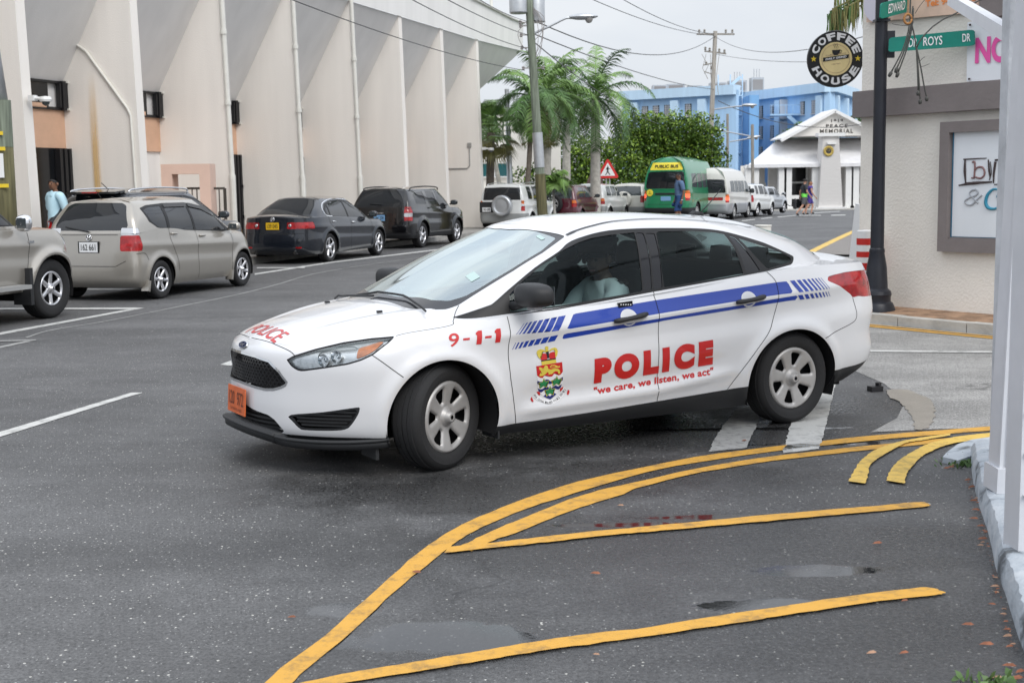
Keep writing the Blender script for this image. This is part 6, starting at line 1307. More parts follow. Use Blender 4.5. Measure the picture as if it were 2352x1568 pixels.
q = Geo(); x = 7 * SP - TH - .03; q.tube([(x - 0.0, 1.9, 2.25), (x, .55, 2.25), (x, .45, 2.35), (x, .45, 3.0)], .022, 6); q.box((x, .45, 3.08), (.06, .14, .16)); q.make('conduit', MATS['alloydull'], fb)
def cctv(n, z, up=0):
 x = n * SP - TH; q = Geo(); q.box((x + .1, -.06, z), (.12, .12, .10)); q.tube([(x + .1, -.1, z), (x + .12, -.30, z - .02)], .03, 8); q.lathe([(.001, .06), (.09, .05), (.11, 0), (.10, -.04)], 14, Matrix.Translation((x + .12, -.32, z - .03))); q.lathe([(.075, -.04), (.06, -.09), (.001, -.12)], 12, Matrix.Translation((x + .12, -.32, z - .03)), i=1); q.make('security_camera', [MATS['white_paint'], MATS['grey_glass']], fb)
cctv(0, 3.3); cctv(7, 2.95)
q = Geo(); q.box((0 - .02, -.05, 6.0), (.14, .1, .14)); q.box((-.02, -.05, 5.5), (.06, .05, .3)); q.make('wall_light', MATS['alloydull'], fb)
# peach portal with railings, across the pavement
def facing(D0, D1, y, z=.13): a = AT(*D0, y); b = AT(*D1, y); return Vector(((a.x + b.x) / 2, y, z)), b.x - a.x
c0, w0 = facing((375, 440), (487, 440), 29.3); pt = empty('portal', tuple(c0), 0, 'free-standing peach doorway frame in front of the fins', 'gateway'); zt0 = AT(430, 377, 29.3).z - .13; zu0 = AT(430, 400, 29.3).z - .13
q = Geo(); pw = .24; [q.box((sx * (w0 / 2 - pw / 2), .15, zu0 / 2), (pw, .55, zu0)) for sx in (-1, 1)]; q.box((0, .15, (zt0 + zu0) / 2), (w0, .55, zt0 - zu0)); q.make('frame', MATS['peach_pale'], pt)
def railing(D0, D1, y, label):
 c, w = facing(D0, D1, y); zt = AT(*D0, y).z - .13; r = empty('railing', tuple(c), 0, label, 'railing', 'railings by the portal'); q = Geo(); q.box((0, 0, zt), (w, .05, .05)); q.box((0, 0, .08), (w, .04, .04)); q.box((w / 2, 0, zt / 2), (.06, .06, zt)); q.make('rail', MATS['railing'], r); q = Geo(); n = int(w / .09)
 for k in range(n + 1): q.box((-w / 2 + k * w / n, 0, zt / 2), (.022, .022, zt))
 for k in range(n // 2): q.tube([(-w / 2 + (2 * k + 1) * w / n + .035 * math.cos(a), 0, zt * .62 + .07 * math.sin(a)) for a in np.linspace(0, 2 * math.pi, 9)], .01, 4)
 q.make('bars', MATS['railing'], r)
railing((430, 433), (474, 433), 30.2, 'dark railing seen through the peach doorway frame'); railing((490, 433), (516, 433), 29.5, 'dark railing just to the right of the peach doorway frame')
# ------------------------------------------------------------------ poles and wires
def wood(name, col):
 m = mat(name, col, .85); t = m.node_tree; b = t.nodes['Principled BSDF']; N = t.nodes.new; co = N('ShaderNodeTexCoord'); mp_ = N('ShaderNodeMapping'); mp_.inputs['Scale'].default_value = (9, 9, .7); n = N('ShaderNodeTexNoise'); n.inputs['Scale'].default_value = 2.5; n.inputs['Detail'].default_value = 7; r = N('ShaderNodeValToRGB'); r.color_ramp.elements[0].position = .3; r.color_ramp.elements[1].position = .7
 r.color_ramp.elements[0].color = (*[c * .62 for c in col], 1); r.color_ramp.elements[1].color = (*[min(1, c * 1.3) for c in col], 1); t.links.new(co.outputs['Object'], mp_.inputs[0]); t.links.new(mp_.outputs[0], n.inputs['Vector']); t.links.new(n.outputs[0], r.inputs[0]); t.links.new(r.outputs[0], b.inputs['Base Color']); return m
wood('pole_wood', (.25, .25, .21)); wood('pole_wood_green', (.19, .22, .17)); wood('pole_mossy', (.13, .12, .06)); wood('pole_pale', (.30, .28, .25)); mat('galvanised', (.50, .52, .54), .4, metal=.6, noise=(6, .1)); mat('porcelain', (.28, .26, .25), .3); mat('wire', (.10, .10, .105), .6); mat('tag_yellow', (.75, .55, .03), .5); mat('lamp_glass', (.30, .29, .28), .15)
def lamp_head(g, p, d, s=1.0, ig=0, il=1):
 """cobra-head lamp"""
 d = Vector(d).normalized(); x = d; y = Vector((0, 0, 1)).cross(x).normalized(); M = Matrix((x, y, x.cross(y))).transposed().to_4x4(); M.translation = p
 V = []; F = []; nu, nv = 10, 14
 for a in range(nu + 1):
  u = a / nu; r = .16 * math.sin(math.pi * min(1, u * .9 + .08)) ** .55
  for b in range(nv): th = 2 * math.pi * b / nv; V.append(M @ Vector(((u * .85) * s, r * math.cos(th) * s, (r * .62 * math.sin(th) + .03) * s)))
 for a in range(nu):
  for b in range(nv): F.append((a * nv + b, a * nv + (b + 1) % nv, (a + 1) * nv + (b + 1) % nv, (a + 1) * nv + b))
 F += [tuple(range(nv))[::-1], tuple(range(nu * nv, (nu + 1) * nv))]; g.add(V, F, ig)
 g.lathe([(.001, -.15 * s), (.07 * s, -.13 * s), (.115 * s, -.06 * s), (.12 * s, 0)], 14, M @ Matrix.Translation((.58 * s, 0, -.02)), il)
# main pole
YP = 40.0; base = AT(1237, 430, YP); top = AT(1212, -40, YP); pole = empty('utility_pole', (base.x, base.y, 0), 0, 'tall weathered wood utility pole with transformer cans and a street lamp', 'utility pole')
rel = lambda P, o: Vector(P) - o
bo = Vector((base.x, base.y, 0)); tp_ = rel(top, bo); bt = Vector((.15, 0, 0))
q = Geo(); q.tube([bt.lerp(tp_, k / 10) for k in range(11)], [.150 - .004 * k for k in range(11)], 14); q.make('post', MATS['pole_wood_green'], pole, smooth=True)
q = Geo(); zz = lambda dy: (rel(AT(1225, dy, YP), bo)).z; f_ = lambda z: bt.lerp(tp_, z / tp_.z); q.tube([f_(zz(385)) , f_(zz(305))], .156, 16); q.make('metal_sleeve', MATS['galvanised'], pole)
q = Geo(); q.tube([f_(0), f_(zz(400))], .160, 14); q.make('mossy_foot', MATS['pole_mossy'], pole)
q = Geo(); h0 = zz(80); p0 = f_(h0); tip = rel(AT(1312, 42, YP), bo); q.tube([tuple(p) for p in catmull(np.array([tuple(p0), tuple(p0.lerp(tip, .45) + Vector((0, 0, .02))), tuple(p0.lerp(tip, .85) + Vector((0, 0, .06))), tuple(tip)]), np.linspace(0, 3, 14))], .035, 8); lamp_head(q, tip - Vector((.05, 0, 0)), (1, 0, .02), 1.0); q.make('street_light', [MATS['galvanised'], MATS['lamp_glass']], pole)
q = Geo()
for dx, dy, r in ((-.33, .0, .27), (.22, .3, .25)):
 c0 = f_(zz(20)); q.lathe([(.001, -.02), (r * .9, 0), (r, .03), (r, .9), (r * .9, .95), (.05, 1.0)], 20, Matrix.Translation(c0 + Vector((dx - (0 if dx < 0 else 0), dy - .05, -.15 if dx < 0 else -.38))))
q.make('transformer', MATS['galvanised'], pole)
q = Geo()
for dy, sx in ((52, -1), (60, -1), (81, -1), (110, -1), (157, -1), (52, 1), (157, 1)):
 c0 = f_(zz(dy)); q.bar(c0, c0 + Vector((sx * .28, -.05, 0)), .03); q.lathe([(.02, -.06), (.05, -.03), (.03, 0), (.05, .03), (.02, .06)], 8, Matrix.Translation(c0 + Vector((sx * .3, -.05, 0))))
for k in range(6):
 a = f_(zz(random.uniform(5, 60))); b = f_(zz(random.uniform(60, 165))); s_ = random.choice((-1, 1)) * random.uniform(.2, .45); q.tube([tuple(p) for p in catmull(np.array([tuple(a), tuple(a.lerp(b, .3) + Vector((s_, -.1, 0))), tuple(a.lerp(b, .7) + Vector((s_ * .8, -.1, 0))), tuple(b)]), np.linspace(0, 3, 10))], .012, 4)
q.make('insulators_and_leads', MATS['porcelain'], pole)
def wire(A, B, ya, yb, sag, label, r=.014, mid=None):
 a = AT(*A, ya); b = AT(*B, yb); P = []
 for k in range(21): t = k / 20; P.append(a.lerp(b, t) - Vector((0, 0, sag * 4 * t * (1 - t))))
 q = Geo(); q.tube(P, r, 5); o = q.make('overhead_wire', MATS['wire'], smooth=True); return tag(o, label, 'wire', 'overhead wires')
wire((640, -12), (1205, 162), 22, YP, .15, 'thin wire sloping across the fins to the pole, lowest on the facade', .010)
wire((925, -12), (1210, 112), 24, YP, .10, 'thin wire ending on the pole beside the roof corner, middle one', .010); wire((1010, -10), (1210, 80), 24, YP, .06, 'thin wire reaching the pole just under the lamp arm', .010); wire((1085, -10), (1212, 50), 26, YP, .06, 'thin wire reaching the pole beside the transformer cans', .009)
wire((1228, 48), (1642, 84), YP, 88, 1.1, 'thick dark wire from the lamp pole to the far crossarm', .02); wire((1642, 84), (2120, 40), 88, 30, .9, 'thick wire from the far crossarm to the coffee sign side', .014)
wire((1230, 80), (1640, 205), YP, 88, .3, 'wire falling from the lamp pole over the palms, upper one', .018); wire((1230, 100), (1640, 292), YP, 88, 1.1, 'wire falling from the lamp pole over the hedge, lower one', .018)
wire((1415, -10), (1640, 78), 50, 88, .3, 'faint wire from the top edge of the sky to the far crossarm, right one', .016); wire((1340, -10), (1640, 82), 50, 88, .3, 'faint wire from the top edge of the sky to the far crossarm, left one', .016)
wire((1645, 125), (2000, 135), 88, 60, .3, 'pale wire from the far pole towards the coffee sign', .014); wire((1650, 232), (2010, 278), 88, 95, 1.0, 'dark wire from the far pole to the memorial hall gable', .026)
# thin steel pole behind the roof corner
p = AT(1172, 420, 50); q = Geo(); t_ = AT(1164, 205, 50); q.tube([(0, 0, 0), (0, 0, 1), tuple(t_ - Vector((p.x, p.y, 0)))], [.14, .12, .085], 12); o = q.make('steel_pole', MATS['galvanised'], loc=(p.x, p.y, 0), smooth=True); tag(o, 'plain pale steel pole between the two thin leaning palms', 'pole')
# far crossarm pole
YF = 88; p = AT(1629, 420, YF); b0 = Vector((p.x, p.y, gz(YF))); far = empty('crossarm_pole', tuple(b0), 0, 'far grey utility pole with a crossarm standing before the blue building', 'utility pole'); rr = lambda a, b: AT(a, b, YF) - b0
q = Geo(); q.tube([(0, 0, 0), rr(1629, 400), rr(1643, 72)], [.2, .19, .14], 10); q.make('post', MATS['pole_pale'], far, smooth=True)
q = Geo(); q.bar(rr(1600, 79), rr(1687, 79), .11); q.bar(rr(1618, 118), rr(1668, 124), .09)
for a, b in ((1606, 76), (1618, 76), (1667, 76), (1682, 76), (1620, 116), (1630, 118), (1652, 120), (1664, 122), (1622, 150), (1634, 160)): q.lathe([(.03, 0), (.09, .05), (.05, .12), (.09, .17), (.03, .24)], 8, Matrix.Translation(rr(a, b)))
q.bar(rr(1615, 150), rr(1640, 145), .08); q.bar(rr(1618, 165), rr(1640, 172), .06)
for k in range(5): a = rr(1612 + 10 * k, 125); b = rr(1618 + 8 * k, 170 + 12 * k); q.tube([a, a.lerp(b, .5) + Vector((random.uniform(-.4, .4), 0, -.1)), b], .02, 4)
q.make('crossarms', MATS['pole_pale'], far)
q = Geo(); q.tube([rr(1638, 252), rr(1680, 246), rr(1712, 243)], .05, 6); lamp_head(q, rr(1705, 243), (1, 0, 0), 1.15); q.make('street_light', [MATS['galvanised'], MATS['lamp_glass']], far)
def small_pole(D1, D2, y, arms, label, r=.12):
 p = AT(*D1, y); b0 = Vector((p.x, p.y, gz(y))); e = empty('lamp_pole', tuple(b0), 0, label, 'lamp post', 'distant lamp poles'); q = Geo(); q.tube([(0, 0, 0), AT(*D2, y) - b0], r, 8); q.make('post', MATS['pole_pale'], e)
 for a, b in arms: q = Geo(); A = AT(*a, y) - b0; B_ = AT(*b, y) - b0; q.tube([A, B_], .05, 6); lamp_head(q, B_, B_ - A, 1.2); q.make('street_light', [MATS['galvanised'], MATS['lamp_glass']], e)
small_pole((1730, 400), (1728, 286), 98, [((1729, 314), (1664, 302))], 'short grey pole with a lamp arm to the left, before the blue wall'); small_pole((1672, 400), (1671, 262), 100, [((1676, 326), (1716, 319))], 'thin pole with a lower lamp arm beside the white fire stairs', .10)
# mossy pole at the left edge
p = AT(4, 430, 20); b0 = Vector((p.x, 20, 0)); e = empty('mossy_pole', tuple(b0), 0, 'thick mossy pole with yellow tags at the left edge', 'utility pole'); q = Geo(); H_ = 6.0
q.tube([(0, 0, 0), (.0, 0, 2.9)], .20, 16); q.make('post', MATS['pole_mossy'], e, smooth=True); q = Geo(); q.tube([(0, 0, 2.3), (0, 0, 3.0)], .203, 16); q.make('green_band', MATS['pole_wood_green'], e); q = Geo(); q.tube([(-.04, 0, 3.0), (-.08, 0, 4.0), (-.32, 0, 5.4)], [.20, .14, .12], 12); q.make('riser_pipe', MATS['galvanised'], e, smooth=True)
q = Geo(); [q.box((.08 + dx, -.205, z), (.17, .01, .055)) for dx, z in ((0, 2.27), (.02, 1.72), (-.02, 2.5))]; q.make('yellow_tag', MATS['tag_yellow'], e); q = Geo(); q.box((.08, -.21, 2.02), (.10, .01, .36)); q.make('white_tag', MATS['white_paint'], e); q.make('white_tag_edge', MATS['white_paint'], e) if False else None

# ------------------------------------------------------------------ plants
def leafm(name, col, var=.35):
 m = bpy.data.materials.new(name); m.use_nodes = True; t = m.node_tree; b = t.nodes['Principled BSDF']; b.inputs['Roughness'].default_value = .45; b.inputs['Specular IOR Level'].default_value = .35; N = t.nodes.new
 o = N('ShaderNodeNewGeometry'); r = N('ShaderNodeValToRGB'); r.color_ramp.elements[0].color = (*[c * (1 - var) for c in col], 1); r.color_ramp.elements[1].color = (*[min(1, c * (1 + var)) for c in col], 1)
 t.links.new(o.outputs['Random Per Island'], r.inputs[0]); t.links.new(r.outputs[0], b.inputs['Base Color']); b.inputs['Transmission Weight'].default_value = 0; MATS[name] = m; return m
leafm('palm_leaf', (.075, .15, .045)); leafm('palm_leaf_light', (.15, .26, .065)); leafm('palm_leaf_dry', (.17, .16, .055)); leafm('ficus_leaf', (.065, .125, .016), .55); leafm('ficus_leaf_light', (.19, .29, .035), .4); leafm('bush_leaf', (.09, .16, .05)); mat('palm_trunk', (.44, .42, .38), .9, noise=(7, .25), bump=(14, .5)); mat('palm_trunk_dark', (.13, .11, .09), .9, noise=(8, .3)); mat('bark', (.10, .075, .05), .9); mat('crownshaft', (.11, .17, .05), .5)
def frond(g, o, az, el, L_, droop, lw, n=44, i=0, ll=.62):
 """one feather leaf"""
 d = Vector((math.cos(az), math.sin(az), 0)); P = []; a = el; p = Vector(o); st = L_ / 14
 for k in range(15): P.append(p.copy()); p = p + (d * math.cos(a) + Vector((0, 0, 1)) * math.sin(a)) * st; a -= droop / 14 * (1 + .8 * k / 14)
 g.tube(P, [.035 * (1 - k / 16) + .006 for k in range(15)], 4, i, cap=False); s = Vector((-d.y, d.x, 0))
 for k in range(n):
  t = .12 + .86 * k / n; f = t * 14; j = min(13, int(f)); q = P[j].lerp(P[j + 1], f - j); tg = (P[min(j + 1, 14)] - P[j]).normalized(); l_ = ll * math.sin(math.pi * min(.97, (t * .85 + .13))) ** .7 * random.uniform(.85, 1.1)
  for sg in (-1, 1):
   out = (s * sg * .82 + tg * .5 + Vector((0, 0, random.uniform(-.15, .25)))).normalized(); w_ = lw * random.uniform(.8, 1.2); m1 = q + out * l_ * .5 + Vector((0, 0, -.05 * l_)); e1 = q + out * l_ * .93 + Vector((0, 0, -.42 * l_)); wv = tg * w_
   g.add([q - wv * .5, q + wv * .5, m1 + wv * .6, m1 - wv * .6, e1], [(0, 1, 2, 3), (3, 2, 4)], i)
def palm(name, D, y, crown, label, nf=17, L_=2.6, trunk_r=.18, tm='palm_trunk', lean=None, seed=1, cat='palm tree', shaft=True, els=(-.5, 1.2), lw=.034, light=.35, droop=(1.3, 2.2), group='palms behind the lamp pole'):
 random.seed(seed); p = AT(*D, y); b0 = Vector((p.x, p.y, gz(y))); e = empty(name, tuple(b0), 0, label, cat, group); c = AT(*crown, y) - b0; T = []
 for k in range(13): t = k / 12; T.append(Vector((c.x * t ** 1.1, c.y * t, c.z * t)) + Vector(((lean or 0) * math.sin(math.pi * t), 0, 0)))
 q = Geo(); q.tube(T, [trunk_r * (1.15 - .25 * k / 12) * (1 + (.05 if k % 2 else 0)) for k in range(13)], 10); q.make('trunk', MATS[tm], e, smooth=True)
 if shaft: q = Geo(); q.tube([T[-2], T[-1], T[-1] + Vector((0, 0, .3))], [trunk_r * .8, trunk_r * .9, trunk_r * .4], 10); q.make('crownshaft', MATS['crownshaft'], e, smooth=True)
 q = Geo()
 for k in range(nf):
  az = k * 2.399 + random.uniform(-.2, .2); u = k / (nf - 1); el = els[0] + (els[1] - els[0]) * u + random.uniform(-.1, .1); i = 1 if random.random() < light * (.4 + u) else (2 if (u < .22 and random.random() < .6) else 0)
  frond(q, T[-1] + Vector((0, 0, .12)), az, el, L_ * random.uniform(.85, 1.08), random.uniform(*droop) * (1 if u < .8 else .7), lw, i=i)
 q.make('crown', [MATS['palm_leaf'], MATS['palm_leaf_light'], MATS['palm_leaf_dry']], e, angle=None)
 return e
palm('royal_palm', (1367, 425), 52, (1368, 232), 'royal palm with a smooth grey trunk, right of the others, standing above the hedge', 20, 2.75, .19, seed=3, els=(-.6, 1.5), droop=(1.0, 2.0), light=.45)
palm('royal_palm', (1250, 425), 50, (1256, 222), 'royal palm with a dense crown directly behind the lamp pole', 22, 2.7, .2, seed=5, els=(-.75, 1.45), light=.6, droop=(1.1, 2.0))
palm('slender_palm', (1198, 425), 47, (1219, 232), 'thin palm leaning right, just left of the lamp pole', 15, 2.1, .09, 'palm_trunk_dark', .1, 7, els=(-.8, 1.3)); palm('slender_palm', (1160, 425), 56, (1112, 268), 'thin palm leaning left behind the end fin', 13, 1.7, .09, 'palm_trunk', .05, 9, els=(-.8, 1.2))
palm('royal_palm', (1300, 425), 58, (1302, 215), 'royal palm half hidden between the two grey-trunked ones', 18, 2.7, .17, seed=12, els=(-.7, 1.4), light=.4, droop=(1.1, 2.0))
palm('cardinal_palm', (1275, 430), 46, (1270, 428), 'low young palm at the foot of the lamp pole', 9, .7, .04, seed=14, shaft=False, els=(.1, 1.3), light=.9, cat='young palm', group=None)
def fan_palm(D, y, crown, label):
 random.seed(4); p = AT(*D, y); b0 = Vector((p.x, p.y, 0)); e = empty('fan_palm', tuple(b0), 0, label, 'palm tree'); c = AT(*crown, y) - b0; q = Geo(); q.tube([Vector((0, 0, 0)), c * .5, c], .15, 10); q.make('trunk', MATS['palm_trunk_dark'], e, smooth=True); q = Geo()
 for k in range(26):
  az = k * 2.399; el = -1.1 + 2.3 * k / 25; d = Vector((math.cos(az) * math.cos(el), math.sin(az) * math.cos(el), math.sin(el))); s = d.cross(Vector((0, 0, 1))).normalized(); o = c + d * .7; q.tube([c, o], .015, 4, cap=False, i=0 if k > 8 else 1)
  for j in range(17): a = (j - 8) / 8 * 1.25; v = (d * math.cos(a) + s * math.sin(a)); e1 = o + v * random.uniform(.65, .8) + Vector((0, 0, -.2)); m1 = o + v * .4; w_ = s * math.cos(a) * .03 + d * math.sin(a) * -.03; q.add([o - w_ * .3, o + w_ * .3, m1 + w_, m1 - w_, e1], [(0, 1, 2, 3), (3, 2, 4)], 0 if k > 8 else 1)
 q.make('crown', [MATS['palm_leaf_light'], MATS['palm_leaf_dry']], e, angle=None)
fan_palm((1122, 430), 49, (1128, 305), 'yellowing fan palm beside the end fin')
def leafy(name, label, lumps, n, size, trunk, seed, cat='tree', group=None, mats_=('ficus_leaf', 'ficus_leaf_light')):
 """lumps: [(centre, radii)]; leaves stand on and in the lumps, gaps between"""
 rg = np.random.default_rng(seed); b0 = Vector(trunk[0]); e = empty(name, tuple(b0), 0, label, cat, group); q = Geo(); tot = sum(l[1][0] * l[1][2] for l in lumps); V = []; F = []; I = []
 for c, r in lumps:
  m = int(n * r[0] * r[2] / tot); d = rg.normal(size=(m, 3)); d /= np.linalg.norm(d, axis=1, keepdims=True)
  nz_ = .10 * np.sin(d[:, 0] * 7 + c[0]) + .10 * np.sin(d[:, 1] * 8 + c[2] * 3) + .10 * np.sin(d[:, 2] * 9 + c[0] * 2)
  rad = (1 + nz_) * (1 - .28 * rg.random(m) ** 2.2); P = np.array(c) - np.array(b0) + d * rad[:, None] * np.array(r); P[:, 2] = np.maximum(P[:, 2], .15)
  for k in range(m):
   u = Vector(rg.normal(size=3) + d[k] * .3).normalized(); a = u.orthogonal().normalized(); a = Matrix.Rotation(rg.random() * 6.28, 3, u) @ a; b = u.cross(a); s = size * rg.uniform(.6, 1.3); p = Vector(P[k]); j = len(V)
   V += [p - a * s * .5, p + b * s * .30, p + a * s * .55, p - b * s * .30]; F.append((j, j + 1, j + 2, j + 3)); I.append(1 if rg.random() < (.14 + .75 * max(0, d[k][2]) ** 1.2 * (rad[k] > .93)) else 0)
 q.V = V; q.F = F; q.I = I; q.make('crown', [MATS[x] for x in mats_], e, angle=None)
 q = Geo()
 for k in range(5): a = random.uniform(0, 6.28); t = Vector((trunk[1] * .9 * math.cos(a) * 3, trunk[1] * math.sin(a) * 3, trunk[2])); q.tube([(0, 0, 0), t * .5, t], [trunk[1], trunk[1] * .7, trunk[1] * .35], 8)
 q.make('trunk', MATS['bark'], e, smooth=True)
def lump_row(D0, D1, y, top0, top1, n, r, seed):
 rg = random.Random(seed); out = []
 for k in range(n):
  t = (k + .5) / n; x = D0 + (D1 - D0) * t; tz = AT(x, top0 + (top1 - top0) * t + rg.uniform(0, 14), y).z; rz = max(.8, tz - gz(y)) / 2; out.append(((AT(x, 400, y).x + rg.uniform(-.2, .2), y + rg.uniform(-.8, .8), tz - rz * .98), (r * rg.uniform(.8, 1.2), r, rz))); out.append(((AT(x, 400, y).x + rg.uniform(-.9, .9), y - 1.1, gz(y) + (tz - gz(y)) * rg.uniform(.15, .6)), (r * .8, r * .7, r * .9)))
 return out
lm = lump_row(1432, 1618, 66, 272, 268, 6, 1.25, 3)
for a in range(1450, 1640, 34):
 for b in (300, 340, 385): p = AT(a, b, 64.6); lm.append(((p.x, 64.6, p.z), (.85, .7, .85)))
for a, b, r in ((1455, 275, 1.0), (1490, 262, 1.1), (1530, 270, 1.0), (1570, 268, 1.1), (1598, 278, .9), (1618, 290, .75), (1622, 330, .75), (1626, 370, .7)): p = AT(a, b, 65); lm.append(((p.x, 65, p.z - r * .75), (r, r, r * .8)))
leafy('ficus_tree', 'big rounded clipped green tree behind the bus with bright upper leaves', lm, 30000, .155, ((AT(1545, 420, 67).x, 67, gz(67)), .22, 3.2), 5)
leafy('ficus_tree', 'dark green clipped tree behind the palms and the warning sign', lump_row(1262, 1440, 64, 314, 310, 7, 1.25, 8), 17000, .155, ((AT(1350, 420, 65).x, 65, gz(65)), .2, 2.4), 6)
leafy('shrub', 'low leafy shrub at the foot of the lamp pole', [((AT(1235, 400, 55).x, 55, 1.2), (1.2, .8, 1.4)), ((AT(1265, 400, 56).x, 56, 1.0), (1.0, .8, 1.2))], 2600, .16, ((AT(1240, 400, 55).x, 55, 0), .06, .8), 9, 'shrub')
leafy('distant_tree', 'olive tree rising behind the memorial hall roof', [((AT(1838, 312, 125).x, 125, AT(1838, 312, 125).z), (1.4, 1.4, 1.1)), ((AT(1812, 328, 125).x, 125, AT(1812, 328, 125).z), (1.3, 1.3, 1.0)), ((AT(1862, 310, 125).x, 125, AT(1862, 314, 125).z), (1.3, 1.3, 1.2))], 2600, .26, ((AT(1840, 400, 125).x, 125, -.75), .3, 5), 11, 'tree', None, ('palm_leaf', 'bush_leaf'))
leafy('distant_tree', 'small tree top showing right of the memorial gable', [((AT(1965, 285, 120).x, 120, AT(1965, 285, 120).z), (1.1, 1.1, .7))], 800, .24, ((AT(1965, 400, 120).x, 120, -.75), .25, 5), 13, 'tree', None, ('palm_leaf', 'bush_leaf'))
# hanging fronds over the coffee sign
random.seed(21); pb = AT(2030, -60, 22); e = empty('overhanging_palm', (pb.x + 1.5, 22.5, 0), 0, 'palm whose dry hanging fronds drop into the top of the photo above the coffee sign', 'palm tree'); q = Geo(); q.tube([(0, 0, 0), (0, 0, 4.7)], .2, 10); q.make('trunk', MATS['palm_trunk'], e); q = Geo()
o = Vector((0, 0, 4.7))
for k in range(9):
 a = AT(random.uniform(1895, 1972), random.uniform(-30, 60), 22 + random.uniform(-.3, .3)) - Vector((pb.x + 1.5, 22.5, 0)); m1 = o.lerp(a, .5) + Vector((0, 0, .35)); P = [Vector(p) for p in catmull(np.array([tuple(o), tuple(m1), tuple(a)]), np.linspace(0, 2, 12))]; q.tube(P, .014, 4, 1 if k % 3 else 0, cap=False)
 for j, p in enumerate(P[3:]):
  for s in range(7): d = Vector((random.uniform(-.12, .12), random.uniform(-.12, .12), -1)) * random.uniform(.25, .5); w_ = Vector((.011, 0, 0)); pp = p + Vector((random.uniform(-.05, .05), random.uniform(-.05, .05), 0)); q.add([pp - w_, pp + w_, pp + d * .6 + w_ * .8, pp + d * .6 - w_ * .8, pp + d], [(0, 1, 2, 3), (3, 2, 4)], random.choice((0, 1, 1)))
q.make('crown', [MATS['palm_leaf'], MATS['palm_leaf_dry']], e, angle=None)

# ------------------------------------------------------------------ far buildings
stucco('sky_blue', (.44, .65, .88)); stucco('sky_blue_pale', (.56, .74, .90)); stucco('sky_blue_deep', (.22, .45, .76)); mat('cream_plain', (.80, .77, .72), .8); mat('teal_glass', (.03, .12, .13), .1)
# pale building between the palms
e = empty('pale_building', (0, 0, 0), 0, 'white modern building with a dark band of windows seen between the palms', 'building'); a = AT(1108, 430, 62); b = AT(1240, 430, 62)
q = Geo(); zt_ = AT(1150, 262, 62).z; q.box(((a.x + b.x) / 2 - 2, 66, zt_ / 2), (b.x - a.x + 6, 8, zt_)); q.make('wall', MATS['cream_plain'], e); q = Geo(); z0 = AT(1150, 405, 62).z; z1 = AT(1150, 376, 62).z; xm = AT(1136, 400, 61.9).x; q.box((xm, 61.98, (z0 + z1) / 2), (1.15, .08, z1 - z0)); q.make('window', MATS['teal_glass'], e); q = Geo(); q.box((xm, 61.9, (z0 + z1) / 2), (.05, .06, z1 - z0)); q.box((xm, 61.9, z0 - .03), (1.25, .1, .06)); q.make('window_frame', MATS['white_paint'], e)
q = Geo(); q.box((AT(1142, 420, 60).x, 60.6, .9), (2.0, 2.5, .9)); q.make('porch', MATS['cream_plain'], e)
# blue building
YB = 150
bb = empty('blue_building', (0, 0, 0), 0, 'four-storey sky blue building with rows of barred white windows', 'building')
def P2(d, y): return AT(d[0], d[1], y)
zT = AT(1500, 212, 140).z
def facade(xa, ya, xb, yb, ztop, nm='wall', m='sky_blue', th=.6):
 a = Vector((AT(xa, 400, ya).x, ya, 0)); b = Vector((AT(xb, 400, yb).x, yb, 0)); q = Geo(); d = (b - a); n = Vector((-d.y, d.x, 0)).normalized(); V = [a, b, b + n * th, a + n * th]; V = [Vector((v.x, v.y, z)) for z in (-1, ztop) for v in V]; q.add(V, [(0, 1, 5, 4), (1, 2, 6, 5), (2, 3, 7, 6), (3, 0, 4, 7), (4, 5, 6, 7)]); q.make(nm, MATS[m], bb, angle=None); return a, b, n
mat('barred', (.045, .05, .055), .3); mat('bars_white', (.62, .62, .63), .5)
def bwin(p, d, w_, h_, n):
 """window with its white bars, p = centre"""
 q = Geo(); rz = math.atan2(d.y, d.x); q.box(p - n * .03, (w_, .1, h_), rz); f = q.make('window', MATS['barred'], bb); q = Geo()
 for k in range(1, 4): q.box(p + d * (w_ * (k / 4 - .5)) - n * .10, (.07, .05, h_), rz)
 for k in range(1, 6): q.box(p + Vector((0, 0, h_ * (k / 6 - .5))) - n * .10, (w_, .05, .06), rz)
 q.box(p + Vector((0, 0, -h_ / 2 - .05)) - n * .12, (w_ + .2, .14, .1), rz); q.make('bars', MATS['bars_white'], f)
def run(xa, ya, xb, yb, cols, rows, fr, wd=.75, ht=1.3, trims=()):
 ztop = zT; a, b, n = facade(xa, ya, xb, yb, ztop); d = (b - a).normalized();
 # parapet and hanging fins
 q = Geo(); V = [a - n * .7, b - n * .7, b + n * 1, a + n * 1]; V = [Vector((v.x, v.y, z)) for z in (ztop - .5, ztop + .5) for v in V]; q.add(V, [(0, 1, 5, 4), (1, 2, 6, 5), (2, 3, 7, 6), (3, 0, 4, 7), (4, 5, 6, 7), (3, 2, 1, 0)]); q.make('parapet', MATS['sky_blue_pale'], bb, angle=None)
 for t in trims:
  p = a.lerp(b, t); q = Geo(); q.box((p - n * .3) + Vector((0, 0, ztop / 2 - .5)), (.9, .7, ztop - .6), math.atan2(d.y, d.x)); q.make('pilaster', MATS['sky_blue_pale'], bb, angle=None)
 for t in cols:
  p = a.lerp(b, t)
  for k in rows: bwin(Vector((p.x, p.y, ztop - 1.85 - 2.25 * k)), d, wd, ht, n)
 return a, b, n, d
def tt(xs, xa, xb, ya, yb):
 out = []
 for x in xs:
  s = (x - 1176) / 3000; A = AT(xa, 400, ya); B_ = AT(xb, 400, yb); out.append((A.x - s * ya) / ((A.x - s * ya) - (B_.x - s * yb)))
 return out
